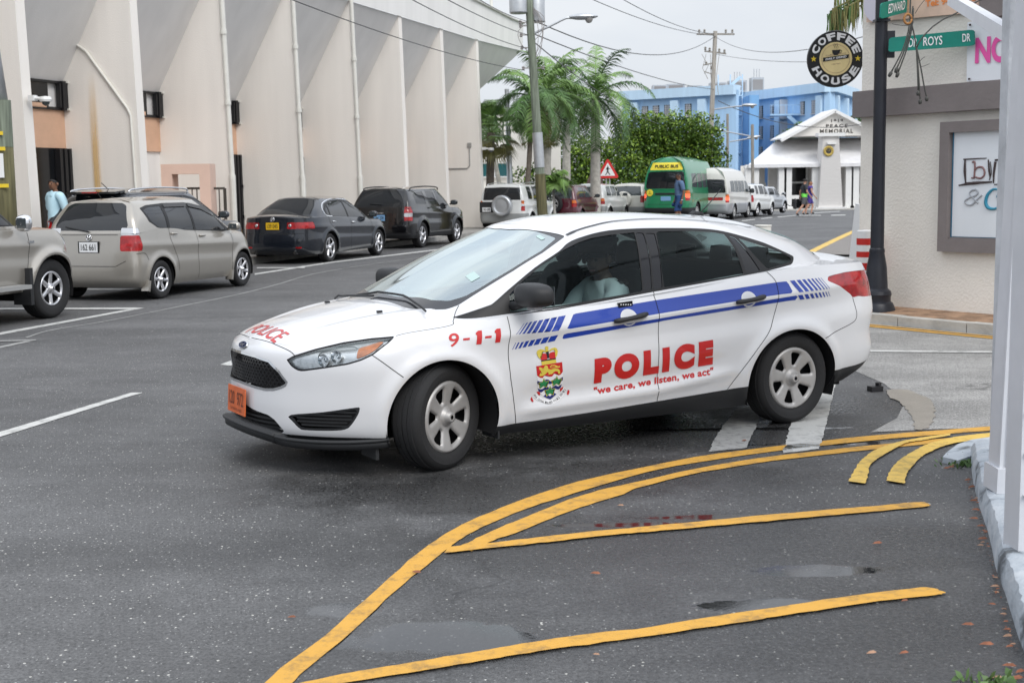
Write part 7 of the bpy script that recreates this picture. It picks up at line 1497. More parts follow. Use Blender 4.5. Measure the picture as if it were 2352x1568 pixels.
run(1430, 146, 1690, 138, tt([1485, 1510, 1536, 1583], 1430, 1690, 146, 138), (0, 1), .1, trims=tt([1464, 1556, 1618], 1430, 1690, 146, 138))
run(1692, 152, 1904, 136, tt([1723, 1748, 1774, 1842, 1868], 1692, 1904, 152, 136), (0, 1, 2, 3), .1, .72, 1.35, trims=tt([1702, 1794, 1888], 1692, 1904, 152, 136)); run(1904, 136, 1956, 148, [.35, .7], (0, 1, 2), .1, .4, 1.35, trims=[.12, .52, .92])
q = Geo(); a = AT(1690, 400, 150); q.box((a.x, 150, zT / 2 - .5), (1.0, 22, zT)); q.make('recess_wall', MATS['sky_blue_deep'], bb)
st = AT(1672, 400, 144); q = Geo()
for k in range(6):
 z = .6 + k * 2.05; q.box((st.x, 143.5, z), (2.6, 1.6, .10)); q.bar((st.x - 1.2, 143 + .2, z), (st.x + 1.2, 143.2, z + 2.05) if k % 2 else (st.x + .9, 143.2, z + 2.05), .12, .3); q.box((st.x, 142.7, z + .95), (2.6, .05, .06)); q.box((st.x, 142.7, z + .5), (2.6, .04, .04))
for x_ in (-1.3, 0, 1.3): q.box((st.x + x_, 142.8, 6.6), (.12, .12, 13.0))
q.make('fire_stairs', MATS['sky_blue_pale'], bb)
for k, (x_, y_) in enumerate(((1806, 250), (1806, 300))):
 p = AT(x_, y_, 142); q = Geo(); q.box((p.x, 143.0, p.z), (.95, .3, 2.1)); q.make('door', MATS['bars_white'], bb)
p = AT(1818, 264, 141); q = Geo(); q.box((p.x, 141.5, p.z), (4.8, 2.2, .18)); q.box((p.x, 140.4, p.z + 1.0), (4.8, .06, .06)); [q.box((p.x - 2.3 + k * .77, 140.4, p.z + .5), (.05, .05, 1.0)) for k in range(7)]; q.bar((p.x - .5, 140.6, p.z - .1), (p.x + 2.4, 140.6, p.z - 2.6), .3, .4); q.make('balcony', MATS['sky_blue'], bb)
rp0 = Vector((AT(1630, 200, 148).x, 150, zT + .5)); AC = None
for k, (x_, w_, h_) in enumerate(((-5.4, 1.6, .9), (-3.6, 2, 1.0), (-1.4, 1.6, .8), (1.2, 1.8, 1.1), (3.4, 2.0, 1.3), (5.6, 1.4, 1.6))):
 e = empty('air_conditioner', tuple(rp0 + Vector((x_, 0, 0))), 0, 'grey roof cooling unit on the blue building, number %s from the left' % ('one', 'two', 'three', 'four', 'five', 'six')[k], 'air conditioner', 'cooling units on the blue roof'); q = Geo(); q.box((0, 0, h_ / 2), (w_, 1.6, h_)); q.make('case', MATS['galvanised'], e); q = Geo(); q.box((0, -.82, h_ / 2), (w_ * .8, .05, h_ * .7)); q.make('grille', MATS['porcelain'], e)
 if k > 3: q = Geo(); [q.box((d_, 0, h_ + .5), (.08, .08, 1.0)) for d_ in (-.3, 0, .3)]; q.make('pipes', MATS['galvanised'], e)
# memorial hall
YM = 108; k_ = lambda x, y, yy=YM: AT(1408.7 + .2604 * x, 183.7 + .2604 * y, yy)
def boards(name, col, sc):
 m = mat(name, col, .6); t = m.node_tree; b = t.nodes['Principled BSDF']; N = t.nodes.new; co = N('ShaderNodeTexCoord'); sp = N('ShaderNodeSeparateXYZ'); w_ = N('ShaderNodeMath'); w_.operation = 'MULTIPLY'; w_.inputs[1].default_value = sc; fr_ = N('ShaderNodeMath'); fr_.operation = 'FRACT'; u = N('ShaderNodeBump'); u.inputs['Strength'].default_value = .9; u.inputs['Distance'].default_value = .05
 t.links.new(co.outputs['Object'], sp.inputs[0]); t.links.new(sp.outputs[2], w_.inputs[0]); t.links.new(w_.outputs[0], fr_.inputs[0]); t.links.new(fr_.outputs[0], u.inputs['Height']); t.links.new(u.outputs[0], b.inputs['Normal']); return m
boards('clapboard', (.70, .68, .66), 3.6); mat('tin_roof', (.72, .72, .73), .4, noise=(2, .08)); mat('letter_grey', (.06, .055, .05), .6); mat('gold', (.55, .40, .10), .4, metal=.4)
mh = empty('memorial_hall', (0, 0, 0), 0, 'white wooden hall with a clock pillar and 1919 PEACE MEMORIAL on its gable', 'building')
zg = gz(YM) - .02; x0 = k_(1180, 750).x; x1 = k_(2700, 750).x; ze = k_(1500, 745).z; zr = k_(1600, 530).z; zap = k_(1970, 282).z; xg0 = k_(1570, 535).x; xg1 = k_(2370, 500).x; xga = k_(1970, 282).x
q = Geo(); q.add([(x0, YM - .5, ze), (x1, YM - .5, ze), (x1, YM + 5, zr + .3), (xg0, YM + 5, zr + .3), (x0 + 2.1, YM + 12, ze), (x1, YM + 12, ze)], [(0, 1, 2, 3), (0, 3, 4), (3, 2, 5, 4)]); q.box(((x0 + x1) / 2, YM - .55, ze - .12), (x1 - x0, .2, .28)); q.make('roof', MATS['tin_roof'], mh, angle=None)
q = Geo(); yg = YM + .9; zb_ = k_(1700, 492).z; q.prism([(xg0 - .2, zb_), (xg1 + .2, zb_), (xga, zap)], 0, 4.5, plane_M(Vector((0, yg, 0)), (1, 0, 0), (0, 0, 1)) @ Matrix.Scale(-1, 4, (0, 0, 1))); q.make('gable', MATS['cream_plain'], mh, angle=None)
q = Geo(); q.bar((xg0 - .7, yg - .25, zb_ - .35), (xga, yg - .25, zap + .10), .5, .22); q.bar((xg1 + .7, yg - .25, zb_ - .35), (xga, yg - .25, zap + .10), .5, .22); q.make('bargeboard', MATS['white_paint'], mh)
q = Geo(); q.bar((xg0 - .7, yg + 2, zb_ - .2), (xga, yg + 2, zap + .22), 4.6, .1); q.bar((xg1 + .7, yg + 2, zb_ - .2), (xga, yg + 2, zap + .22), 4.6, .1); q.make('gable_roof', MATS['tin_roof'], mh)
q = Geo(); q.box(((k_(1440, 0).x + x1) / 2, YM + 3.2, (zg + ze) / 2), (x1 - k_(1440, 0).x, .3, ze - zg)); q.make('wall', MATS['clapboard'], mh)
q = Geo(); q.box(((k_(1270, 0).x + k_(1440, 0).x) / 2, YM + 6, (zg + ze) / 2), (k_(1440, 0).x - k_(1270, 0).x + .5, .3, ze - zg)); q.make('side_wall', MATS['cream_plain'], mh)
def wood_col(xc, w_=.95):
 q = Geo(); x = k_(xc, 900).x; q.box((x, YM - .1, (zg + ze) / 2), (w_ * .62, .5, ze - zg)); q.box((x, YM - .1, zg + .15), (w_ * .8, .62, .3)); q.box((x, YM - .1, ze - .22), (w_ * .75, .58, .16)); q.make('column', MATS['white_paint'], mh)
for xc in (1192, 1245, 1486, 1534, 1779, 2074, 2126, 2215): wood_col(xc, 1.0)
for a, b in ((1270, 1290), (1325, 1345)): q = Geo(); q.box((k_(a, 0).x, YM + 4, (zg + ze) / 2), (.3, .3, ze - zg)); q.make('inner_post', MATS['cream_plain'], mh)
q = Geo(); xa, xb = k_(1832, 0).x, k_(1972, 0).x; zt2 = k_(1900, 500).z; q.add([(xa - .35, YM - 1.2, zg), (xb + .35, YM - 1.2, zg), (xb + .35, YM + .6, zg), (xa - .35, YM + .6, zg), (xa, YM - 1.0, zt2), (xb, YM - 1.0, zt2), (xb, YM + .6, zt2), (xa, YM + .6, zt2)], [(0, 1, 5, 4), (1, 2, 6, 5), (3, 0, 4, 7), (4, 5, 6, 7)]); q.make('clock_pillar', MATS['clapboard'], mh, angle=None)
q = Geo(); q.box(((xa + xb) / 2, YM - .7, zt2 + .12), (xb - xa + .9, 1.1, .28)); q.box(((xa + xb) / 2, YM - 1.1, k_(1900, 563).z), ((xb - xa) * .55, .4, .16)); q.box(((xa + xb) / 2, YM - 1.1, zg + .12), (xb - xa + 1.2, .6, .24)); q.make('pillar_cap', MATS['white_paint'], mh)
cl = k_(1902, 627, YM - 1.25); ck = empty('clock', (cl.x, YM - 1.14, cl.z), parent=mh); ck.scale = (.56, .56, .56); M = Matrix.Rotation(math.pi / 2, 4, 'X'); q = Geo(); q.lathe([(.001, .05), (.52, .05), (.62, .09), (.74, .05), (.76, 0)], 28, M); q.make('dial', MATS['gold'], ck, smooth=True); q = Geo(); q.lathe([(.001, .07), (.38, .07), (.40, .05)], 24, M)
for k in range(12): q.box((.56 * math.sin(k * math.pi / 6), -.10, .56 * math.cos(k * math.pi / 6)), (.07, .02, .07))
q.make('dial_face', MATS['letter_grey'], ck); q = Geo(); q.bar((0, -.12, 0), (-.34, -.12, .14), .07, .03); q.bar((0, -.12, 0), (.22, -.12, .12), .09, .03); q.make('clock_hands', MATS['gold'], ck)
q = Geo(); yl = yg - .02
def gtext(s, xa_, ya_, xb_, yb_): a = k_(xa_, ya_, yl); b = k_(xb_, yb_, yl); text_on(q, s, [(a.x, yl, b.z), (b.x, yl, b.z), (b.x, yl, a.z), (a.x, yl, a.z)], off=.03, bold=.02, space=1.25)
gtext('1919', 1922, 347, 2025, 374); gtext('PEACE', 1876, 392, 2066, 420); gtext('MEMORIAL', 1822, 435, 2115, 468); q.make('gable_lettering', MATS['letter_grey'], mh, smooth=True)
q = Geo(); p = k_(1645, 905); q.box((p.x, YM + 2.98, p.z), (2.3, .12, 5.4)); wq = q.make('window', MATS['window_dark'], mh); q = Geo(); q.box((p.x, YM + 2.9, p.z), (2.3, .08, .14)); [q.box((p.x + sx * 1.22, YM + 2.92, p.z), (.16, .14, 5.6)) for sx in (-1, 1)]; [q.box((p.x, YM + 2.92, p.z + sz), (2.6, .14, .16)) for sz in (-2.75, 2.75)]; q.make('window_frame', MATS['white_paint'], wq)
q = Geo(); a = k_(1982, 868); b = k_(2040, 1075); q.box(((a.x + b.x) / 2, YM + 2.98, (a.z + b.z) / 2), (b.x - a.x + .2, .12, a.z - b.z)); q.make('door', MATS['window_dark'], mh)
q = Geo(); zz_ = k_(1450, 1035).z
for a, b in ((1420, 1465), (1550, 1650), (2140, 2250)): q.box(((k_(a, 0).x + k_(b, 0).x) / 2, YM, zz_), (k_(b, 0).x - k_(a, 0).x, .15, .3))
q.box((k_(1420, 0).x, YM + 5.8, (zg + k_(1420, 905).z) / 2), (1.1, .1, k_(1420, 905).z - zg)); q.make('porch_rail', MATS['white_paint'], mh)
q = Geo(); q.box(((x0 + x1) / 2, YM + 2, zg + .06), (x1 - x0 + 4, 6.5, .14)); q.make('porch_floor', MATS['concrete_pale'], mh)
for x_ in (1280, 1308, 1332): p = k_(x_, 965); q = Geo(); q.lathe([(.10, -.6), (.10, .28), (.14, .3), (.07, .42), (.001, .45)], 10, Matrix.Translation((p.x, YM + 1.2, p.z))); o = q.make('black_post', MATS['frame_black']); tag(o, {1280: 'leftmost', 1308: 'middle', 1332: 'rightmost'}[x_] + ' of three dark posts standing together on the hall porch', 'post', 'posts on the hall porch')
q = Geo(); q.box((k_(1800, 0).x, YM - 6.2, gz(YM - 6) + .02), (26, 1.4, .14)); tag(q.make('pavement', MATS['concrete_pale']), kind='structure')
prev = None
for x_, lb in ((1435, 'leftmost black chained bollard before the hall'), (1515, 'middle black chained bollard before the hall'), (1603, 'rightmost black chained bollard, nearest the walking couple')):
 p = k_(x_, 1130, YM - 5.5); z0 = gz(YM - 5.5); q = Geo(); q.lathe([(.15, 0), (.15, .06), (.11, .1), (.10, .62), (.14, .64), (.14, .70), (.10, .74), (.12, .82), (.08, .90), (.001, .93)], 12); o = q.make('bollard', MATS['frame_black'], loc=(p.x, YM - 5.5, z0)); tag(o, lb, 'bollard', 'chained bollards before the hall')
 if prev: q = Geo(); q.tube([Vector((prev + (p.x - prev) * k / 10, YM - 5.5, z0 + .68 - .32 * 4 * (k / 10) * (1 - k / 10))) for k in range(11)], .03, 5); o = q.make('chain', MATS['frame_black'], smooth=True); tag(o, 'chain sagging from the ' + ('leftmost' if x_ == 1515 else 'rightmost') + ' bollard to the middle one', 'chain', 'chains between the bollards')
 prev = p.x
# rust-brown steel sail and the crossing sign
a, b, c = AT(1310, 455, 59), AT(1393, 455, 59), AT(1375, 357, 59); q = Geo(); y = 59; V = [Vector((a.x, y, .0)), Vector((b.x, y + .5, 0)), Vector((c.x, y + .25, c.z))]; V += [v + Vector((.1, .6, 0)) for v in V]; q.add(V, [(0, 1, 2), (5, 4, 3), (0, 3, 4, 1), (1, 4, 5, 2), (2, 5, 3, 0)]); mat('rusty_steel', (.13, .085, .075), .7, noise=(3, .25)); o = q.make('steel_sail', MATS['rusty_steel'], angle=None); tag(o, 'tall pointed rust-brown steel sail monument behind the parked cars', 'monument')
p = AT(1396, 430, 57.5); sg_ = empty('warning_sign', (p.x, 57.5, 0), R(4), 'red and white triangular sign with a walking figure', 'road sign'); ctr = AT(1396, 392, 57.5).z / 1.12; mat('sign_red', (.60, .03, .03), .4); mat('sign_white', (.78, .78, .79), .35)
def tri(r, cz, y, n=5, rc=.06):
 out = []
 for k in range(3):
  a0 = math.pi / 2 + k * 2 * math.pi / 3
  for j in range(n): a = a0 + (j / (n - 1) - .5) * 2 * math.pi / 3; out.append(((r - rc) * math.cos(a0) + rc * math.cos(a), cz + (r - rc) * math.sin(a0) + rc * math.sin(a)))
 return out
sg_.scale = (1.12,) * 3; PM = Matrix.Rotation(math.pi / 2, 4, 'X'); cz = ctr - .03
q = Geo(); q.prism(tri(.47, cz, 0), 0, .02, PM); q.make('red_border', MATS['sign_red'], sg_, angle=None); q = Geo(); q.prism(tri(.325, cz, 0, rc=.02), .021, .024, PM); q.make('white_panel', MATS['sign_white'], sg_, angle=None)
q = Geo(); fig = lambda P: q.prism([(x * .012 - .0, cz + .0 + (z - 12) * .012) for x, z in P], .025, .028, PM)
fig([(-1, 29), (1.5, 30), (2, 27.5), (0, 26.5), (-1, 27.5)][::-1] if False else [(-1.6, 28), (0, 30.5), (1.8, 28.5), (1, 26), (-1, 26)]); fig([(-3, 25), (1.5, 26), (4, 22), (9, 19), (8.3, 18), (3.3, 20.5), (2.2, 15), (1.5, 13), (-2.5, 13.5), (-2.5, 19), (-5, 16), (-6.5, 17), (-4, 23)]); fig([(-2.5, 13.5), (1.5, 13), (4.5, 7), (8.5, .5), (5.5, 0), (2, 6), (-.5, 9), (-3.5, 4), (-7.5, .2), (-9, 1.5), (-5.5, 5.5)])
q.make('walking_figure', MATS['frame_black'], sg_, angle=None); q = Geo(); [q.tube([(dx, .04, 0), (dx, .04, cz + .1)], .03, 8) for dx in (-.05, .08)]; q.make('post', MATS['galvanised'], sg_)
# ------------------------------------------------------------------ right-hand building
mat('wall_render', (.80, .76, .69), .9, noise=(.9, .05), bump=(34, .45, 6)); mat('band_brown', (.20, .175, .17), .75, noise=(3, .08), bump=(18, .2)); mat('poster_white', (.72, .75, .78), .35, noise=(1.5, .03)); mat('poster_blue', (.09, .26, .40), .4); mat('pink', (.80, .10, .38), .5); mat('banner_white', (.80, .82, .85), .5, bump=(3, .5)); mat('ink', (.045, .03, .03), .5); mat('ink_brown', (.22, .12, .12), .5); mat('ink_grey', (.36, .38, .41), .5); mat('ink_teal', (.03, .24, .36), .5); mat('sign_green', (.004, .20, .15), .35, noise=(8, .1)); mat('orange_text', (.80, .25, .06), .5)
d0, d1 = 15.9, 14.25
A0 = AT(1971, 690, d0); A1 = AT(2310, 697, d1); WD = Vector((A1.x - A0.x, A1.y - A0.y, 0)).normalized(); WN = Vector((WD.y, -WD.x, 0))     # WN points to the viewer
sb = empty('corner_shop', (A0.x, A0.y, 0), math.atan2(WD.y, WD.x), 'beige rendered corner building with a brown band and a brown-framed poster window', 'building')
def onwall(dx, dy, off=0.0):
 """photo point on the wall plane -> (x along the wall, z)"""
 r = ray(dx, dy); o = Vector((0, 0, CAM_H)); P0 = Vector((A0.x, A0.y, 0)) + WN * off; t = (P0 - o).dot(WN) / r.dot(WN); p = o + r * t; return ((p - Vector((A0.x, A0.y, 0))).dot(WD), p.z)
LW_ = 7.0
q = Geo(); q.box((LW_ / 2, 5, 2.9), (LW_, 10, 5.8)); q.make('wall', MATS['wall_render'], sb, angle=None)
za = onwall(2000, 268, .1)[1]; zb_ = onwall(2000, 208, .1)[1]; q = Geo(); q.box((LW_ / 2 + .0, 4.95, (za + zb_) / 2), (LW_ + .08, 10.14, zb_ - za)); q.make('band', MATS['band_brown'], sb, angle=None)
xa, zt_ = onwall(2163, 281, .06); _, zbm = onwall(2153, 577, .06); xi, zti = onwall(2180, 302, .06); _, zbi = onwall(2175, 548, .06); X2 = xa + 2.3
q = Geo(); th = xi - xa + .02; q.box((xa + th / 2, -.04, (zt_ + zbm) / 2), (th, .10, zt_ - zbm)); q.box((X2 - th / 2, -.04, (zt_ + zbm) / 2), (th, .10, zt_ - zbm)); q.box(((xa + X2) / 2, -.04, zt_ - .06), (X2 - xa - 2 * th, .10, .12)); q.box(((xa + X2) / 2, -.04, zbm + .07), (X2 - xa - 2 * th, .10, .14)); q.box(((xa + X2) / 2, -.03, zbi - .01), (X2 - xa - 2 * th, .06, .05)); q.make('window_surround', MATS['band_brown'], sb)
q = Geo(); q.box(((xa + X2) / 2, -.006, (zti + zbi) / 2), (X2 - xa - 2 * th + .02, .02, zti - zbi + .12)); q.make('blue_backing', MATS['poster_blue'], sb); xp, zp = onwall(2192, 303, .03); _, zq = onwall(2188, 543, .03)
q = Geo(); q.box(((xp + X2 - .2) / 2, -.022, (zp + zq) / 2), (X2 - .2 - xp, .014, zp - zq)); q.make('poster', MATS['poster_white'], sb)
q = Geo(); off_ = .034
def bar_w(P, w, i):
 W = [onwall(*p, off_) for p in P]; n = 5 * (len(P) - 1) + 1; c = catmull(np.array(W), np.linspace(0, len(P) - 1, n)); ww = np.interp(np.linspace(0, 1, n), np.linspace(0, 1, len(P)), w if isinstance(w, list) else [w] * len(P)).tolist(); q.tube([(a, -off_, b) for a, b in c], ww, 6, i)
k6 = lambda P: [(1898.7 + .3516 * x, 245 + .3516 * y) for x, y in P]
bar_w(k6([(905, 345), (903, 420), (908, 500)]), [.008, .016, .006], 0); bar_w(k6([(895, 345), (960, 341), (1045, 337)]), [.008, .007, .004], 0); bar_w(k6([(862, 515), (960, 500), (1080, 492)]), [.006, .018, .008], 0); bar_w(k6([(905, 500), (980, 495), (1060, 490)]), [.01, .008, .006], 0); bar_w(k6([(1056, 345), (1062, 420), (1068, 470)]), [.006, .012, .004], 0); bar_w(k6([(1068, 360), (1075, 430), (1062, 480)]), .005, 0); bar_w(k6([(1103, 360), (1092, 440), (1090, 500)]), [.014, .012, .006], 0); bar_w(k6([(1100, 350), (1150, 345)]), .01, 0); bar_w(k6([(1095, 508), (1150, 510)]), .006, 0)
bar_w(k6([(952, 365), (968, 367), (964, 466)]), .011, 1); bar_w(k6([(966, 420), (985, 398), (1015, 396), (1030, 420), (1028, 450), (1005, 468), (975, 462)]), .011, 1); bar_w(k6([(946, 466), (966, 467)]), .009, 1)
bar_w(k6([(1015, 578), (985, 605), (950, 640), (915, 638), (905, 615), (940, 592), (975, 580), (990, 560), (975, 543), (945, 550), (935, 572), (960, 600), (990, 632)]), .010, 2)
bar_w(k6([(1135, 580), (1115, 590), (1125, 560), (1110, 540), (1080, 545), (1050, 580), (1040, 625), (1055, 660), (1095, 668), (1140, 650)]), [.012, .014, .01, .01, .014, .018, .02, .02, .014, .01], 3)
for j in range(8): a = k6([(1125, 470 + j), (1145, 450)]);
q.make('poster_lettering', [MATS['ink'], MATS['ink_brown'], MATS['ink_grey'], MATS['ink_teal']], sb, smooth=True)
def wpanel(P, off, th, m, nm, par=sb):
 q = Geo(); pts = [onwall(*p, off) for p in P]; q.prism(pts, 0, th, plane_M(Vector((0, -off + th, 0)), (1, 0, 0), (0, 0, 1)) @ Matrix.Scale(1, 4)); return q.make(nm, MATS[m], par, angle=None)
bn = empty('pink_no_banner', (0, 0, 0), 0, 'white banner with a big pink NO fixed on the beige wall', 'banner'); bn.matrix_world = sb.matrix_world
def mk_on(nm, parent): return empty(nm, parent=parent)
root = tuple((A0.x, A0.y, 0)); rzw = math.atan2(WD.y, WD.x); bn.location = root; bn.rotation_euler = (0, 0, rzw)
wpanel([(2220, 188), (2380, 180), (2380, 20), (2222, 52)], .05, .012, 'banner_white', 'sheet', bn)
q = Geo()
def wtext(q, s, P, off, i=0, **k): pts = [onwall(*p, off) for p in P]; text_on(q, s, [(a, -off, b) for a, b in pts], off=.0, i=i, **k)
wtext(q, 'NO', [(2239, 147), (2318, 143), (2318, 78), (2241, 87)], .062, bold=.04); q.make('lettering', MATS['pink'], bn, smooth=True)
q = Geo(); [q.box((onwall(*p, .05)[0], -.066, onwall(*p, .05)[1]), (.02, .01, .02)) for p in ((2228, 182), (2230, 58))]; q.make('eyelet', MATS['ink'], bn)
ob = empty('orange_shop_board', root, rzw, 'pale orange shop board with a telephone number above the beige wall', 'shop sign'); mat('board_orange', (.72, .52, .40), .5, noise=(2.2, .18)); mat('board_disc', (.62, .60, .68), .4)
wpanel([(1990, 52), (2248, 28), (2248, -60), (1992, -45)], .05, .02, 'board_orange', 'board', ob); q = Geo(); wtext(q, 'Tel: 945-1175', [(2125, 17), (2242, 2), (2242, -14), (2125, 1)], .056, bold=.03); q.make('lettering', MATS['orange_text'], ob, smooth=True)
q = Geo(); cx_, cz_ = onwall(2018, 8, .06); q.lathe([(.001, .0), (.22, .0)], 26, Matrix.Translation((cx_, -.060, cz_)) @ Matrix.Rotation(math.pi / 2, 4, 'X'), cap=False); q.make('pale_disc', MATS['board_disc'], ob, angle=None)
q = Geo(); x_, z_ = onwall(2255, 43, .15); q.box((x_ + 1.5, -.05, z_ + .35), (3, .3, .7)); q.make('upper_band', MATS['band_brown'], sb)
# soil strip, kerb and double line in front of the wall
def gpt(s, d, z): p = Vector((A0.x, A0.y, 0)) + WD * s + WN * d; return Vector((p.x, p.y, z))
q = Geo(); q.add([gpt(-.1, 0, .13), gpt(7, 0, .13), gpt(7, .62, .10), gpt(-.1, .62, .10)], [(0, 3, 2, 1)]); tag(q.make('soil', MATS['soil'], angle=None), kind='structure')
q = Geo(); s_ = .30
while s_ < 7: l_ = random.uniform(.8, 1.05); q.box(gpt(s_ + l_ / 2, .70, .055), (l_ - .012, .16, .11 + random.uniform(-.008, .008)), rzw + random.uniform(-.008, .008)); s_ += l_
tag(q.make('kerb', MATS['concrete_pale']), kind='structure')
for d_, w_ in ((.86, .05), (.97, .09)): q = Geo(); q.add([gpt(-.35, d_, .008), gpt(7, d_, .008), gpt(7, d_ + w_, .008), gpt(-.35, d_ + w_ * 1.2, .008)], [(0, 3, 2, 1)]); tag(q.make('yellow_line', MATS['road_yellow'], angle=None), kind='structure')
# coffee sign
yC = 17.2; cc = AT(1918, 136, yC); cs = empty('coffee_sign', tuple(cc), 0, 'round black COFFEE HOUSE sign with a gold centre and a steaming cup', 'shop sign'); rC = 63 * yC / 3000; Mx = Matrix.Rotation(math.pi / 2, 4, 'X'); mat('sign_black', (.012, .013, .015), .35); mat('sign_gold', (.74, .60, .30), .4, noise=(1.2, .25)); mat('sign_cream', (.60, .55, .30), .4); mat('star_yellow', (.75, .55, .04), .4)
q = Geo(); q.lathe([(.001, .03), (rC - .004, .03), (rC, .02), (rC, -.03), (.001, -.03)], 48, Mx); q.make('disc', MATS['sign_black'], cs, angle=50); q = Geo(); q.lathe([(.001, .034), (rC * .585, .034)], 40, Mx, cap=False); q.make('gold_centre', MATS['sign_gold'], cs, angle=None)
q = Geo(); q.tube([(rC * .50 * math.cos(a), -.036, rC * .50 * math.sin(a)) for a in np.linspace(0, 6.283, 41)], .0018, 4); q.make('thin_ring', MATS['ink_brown'], cs)
def arc_text(s, r0, r1, a0, a1, inward, q):
 n = len(s)
 for k, ch in enumerate(s):
  a = a0 + (a1 - a0) * (k / (n - 1)); hw = abs(a1 - a0) / (n - 1) * .40 * (.45 if ch == 'I' else 1); f = lambda r, t: Vector((r * math.cos(t), -.036, r * math.sin(t)))
  if not inward: quad = [f(r0, a + hw), f(r0, a - hw), f(r1, a - hw), f(r1, a + hw)]
  else: quad = [f(r1, a - hw), f(r1, a + hw), f(r0, a + hw), f(r0, a - hw)]
  text_on(q, ch, quad, bold=.05, off=.001)
q = Geo(); arc_text('COFFEE', rC * .66, rC * .93, R(155), R(25), False, q); arc_text('HOUSE', rC * .66, rC * .93, R(213), R(327), True, q); q.make('lettering', MATS['sign_white'], cs, smooth=True)
q = Geo()
for sx in (-1, 1): q.prism([(sx * rC * .79 + rC * (.11 if j % 2 == 0 else .045) * math.sin(j * math.pi / 5), rC * .0 + rC * (.11 if j % 2 == 0 else .045) * math.cos(j * math.pi / 5)) for j in range(10)], .034, .038, Mx)
q.make('star', MATS['star_yellow'], cs, angle=None)
q = Geo(); s_ = rC; q.prism([(x * s_, z * s_) for x, z in [(-.14, .30), (.16, .32), (.13, .20), (.07, .13), (-.05, .12), (-.12, .19)]], .035, .039, Mx); q.tube([(x * s_, -.037, z * s_) for x, z in ((.15, .30), (.21, .29), (.20, .22), (.12, .19))], .0028, 4); q.prism([(x * s_, z * s_) for x, z in [(-.46, -.10), (.46, .02), (.47, .15), (-.45, .04)]], .035, .039, Mx)
for dx in (-.06, .0, .06): q.tube([((dx + .02 * math.sin(k * 1.3)) * s_, -.037, (.36 + k * .035) * s_) for k in range(6)], .002, 4)
q.make('cup_and_band', MATS['sign_black'], cs, angle=None); q = Geo(); f = lambda x, z: Vector((x * s_, -.041, z * s_)); text_on(q, 'DAILY GRIND', [f(-.37, -.055), f(.37, .04), f(.38, .115), (f(-.36, .015))], bold=.03); q.make('band_lettering', MATS['sign_white'], cs, smooth=True)
q = Geo(); text_on(q, 'Coffee    House', [f(-.36, .08), f(.36, .18), f(.36, .23), f(-.36, .13)], off=0); text_on(q, 'Coffee House', [f(-.15, -.22), f(.17, -.18), f(.17, -.14), f(-.15, -.18)], off=0); q.make('small_lettering', MATS['ink_brown'], cs, smooth=True); q = Geo(); q.tube([(rC * .9, 0, 0), (rC * .9 + .35, .02, 0)], .015, 6); q.make('bracket', MATS['frame_black'], cs)
# black street-name post
pb = G(2012, 700, .0); pb = Vector((AT(2012, 705, 15.2).x, 15.2, 0)); nb = empty('street_name_post', tuple(pb), 0, 'tall black fluted post carrying two green street name signs', 'lamp post'); mat('post_black', (.013, .015, .022), .4, noise=(5, .2))
q = Geo(); q.lathe([(.235, 0), (.235, .06), (.22, .08), (.22, .13), (.19, .20), (.165, .22), (.165, .27), (.175, .30), (.165, .34), (.13, .37), (.115, .62), (.085, .78), (.09, .80), (.085, .83), (.078, .84), (.072, 2.0), (.066, 6.0)], 24, cap=True); q.make('post', MATS['post_black'], nb, angle=25)
zs = lambda dy, dx=2018: AT(dx, dy, 15.2).z
def street_sign(P, txts, label, depth0, depth1, nm='street_sign'):
 """P = bl, br, tr, tl photo points; the two ends at given depths"""
 a = AT(*P[0], depth0); b = AT(*P[1], depth1); c = AT(*P[2], depth1); d = AT(*P[3], depth0); o = a.copy(); e = empty(nm, tuple(o), 0, label, 'street sign', 'green street name signs'); q = Geo(); x = (b - a); y = (d - a); n = x.cross(y).normalized()
 rd = [(.0, .12), (.02, .02), (.06, 0), (.94, 0), (.985, .03), (1, .12), (1, .88), (.985, .97), (.94, 1), (.06, 1), (.02, .98), (0, .88)] ; F = lambda u, v, k=0: (a - o) * (1 - u) * (1 - v) + (b - o) * u * (1 - v) + (c - o) * u * v + (d - o) * (1 - u) * v + n * k
 V = [F(u, v) for u, v in rd] + [F(u, v, -.02) for u, v in rd]; m = len(rd); q.add(V, [tuple(range(m)), tuple(range(m, 2 * m))[::-1]] + [(k + m, (k + 1) % m + m, (k + 1) % m, k) for k in range(m)]); q.make('plate', MATS['sign_green'], e, angle=None)
 q = Geo(); [text_on(q, s, [F(u0, v0, .004), F(u1, v0, .004), F(u1, v1, .004), F(u0, v1, .004)], bold=.01) for s, u0, u1, v0, v1 in txts]; q.make('lettering', MATS['sign_white'], e, smooth=True)
street_sign([(2040, 120), (2239, 105), (2238, 68), (2042, 87)], [('DR', .245, .345, .22, .80), ('ROYS', .415, .635, .22, .80), ('DR', .865, .955, .28, .78)], 'green street sign reading DR ROYS DR, pointing right from the black post', 15.05, 14.5)
street_sign([(2023, 44), (2108, 22), (2112, -14), (2025, 8)], [('EDWARD', .18, .62, .22, .82), ('ST', .74, .9, .22, .82)], 'green street sign reading EDWARD ST, higher on the black post', 14.95, 15.5)
q = Geo(); q.box((.10, 0, zs(103) ), (.10, .06, .30)); q.box((0, 0, zs(48)), (.16, .16, .03)); q.make('sign_bracket', MATS['post_black'], nb)
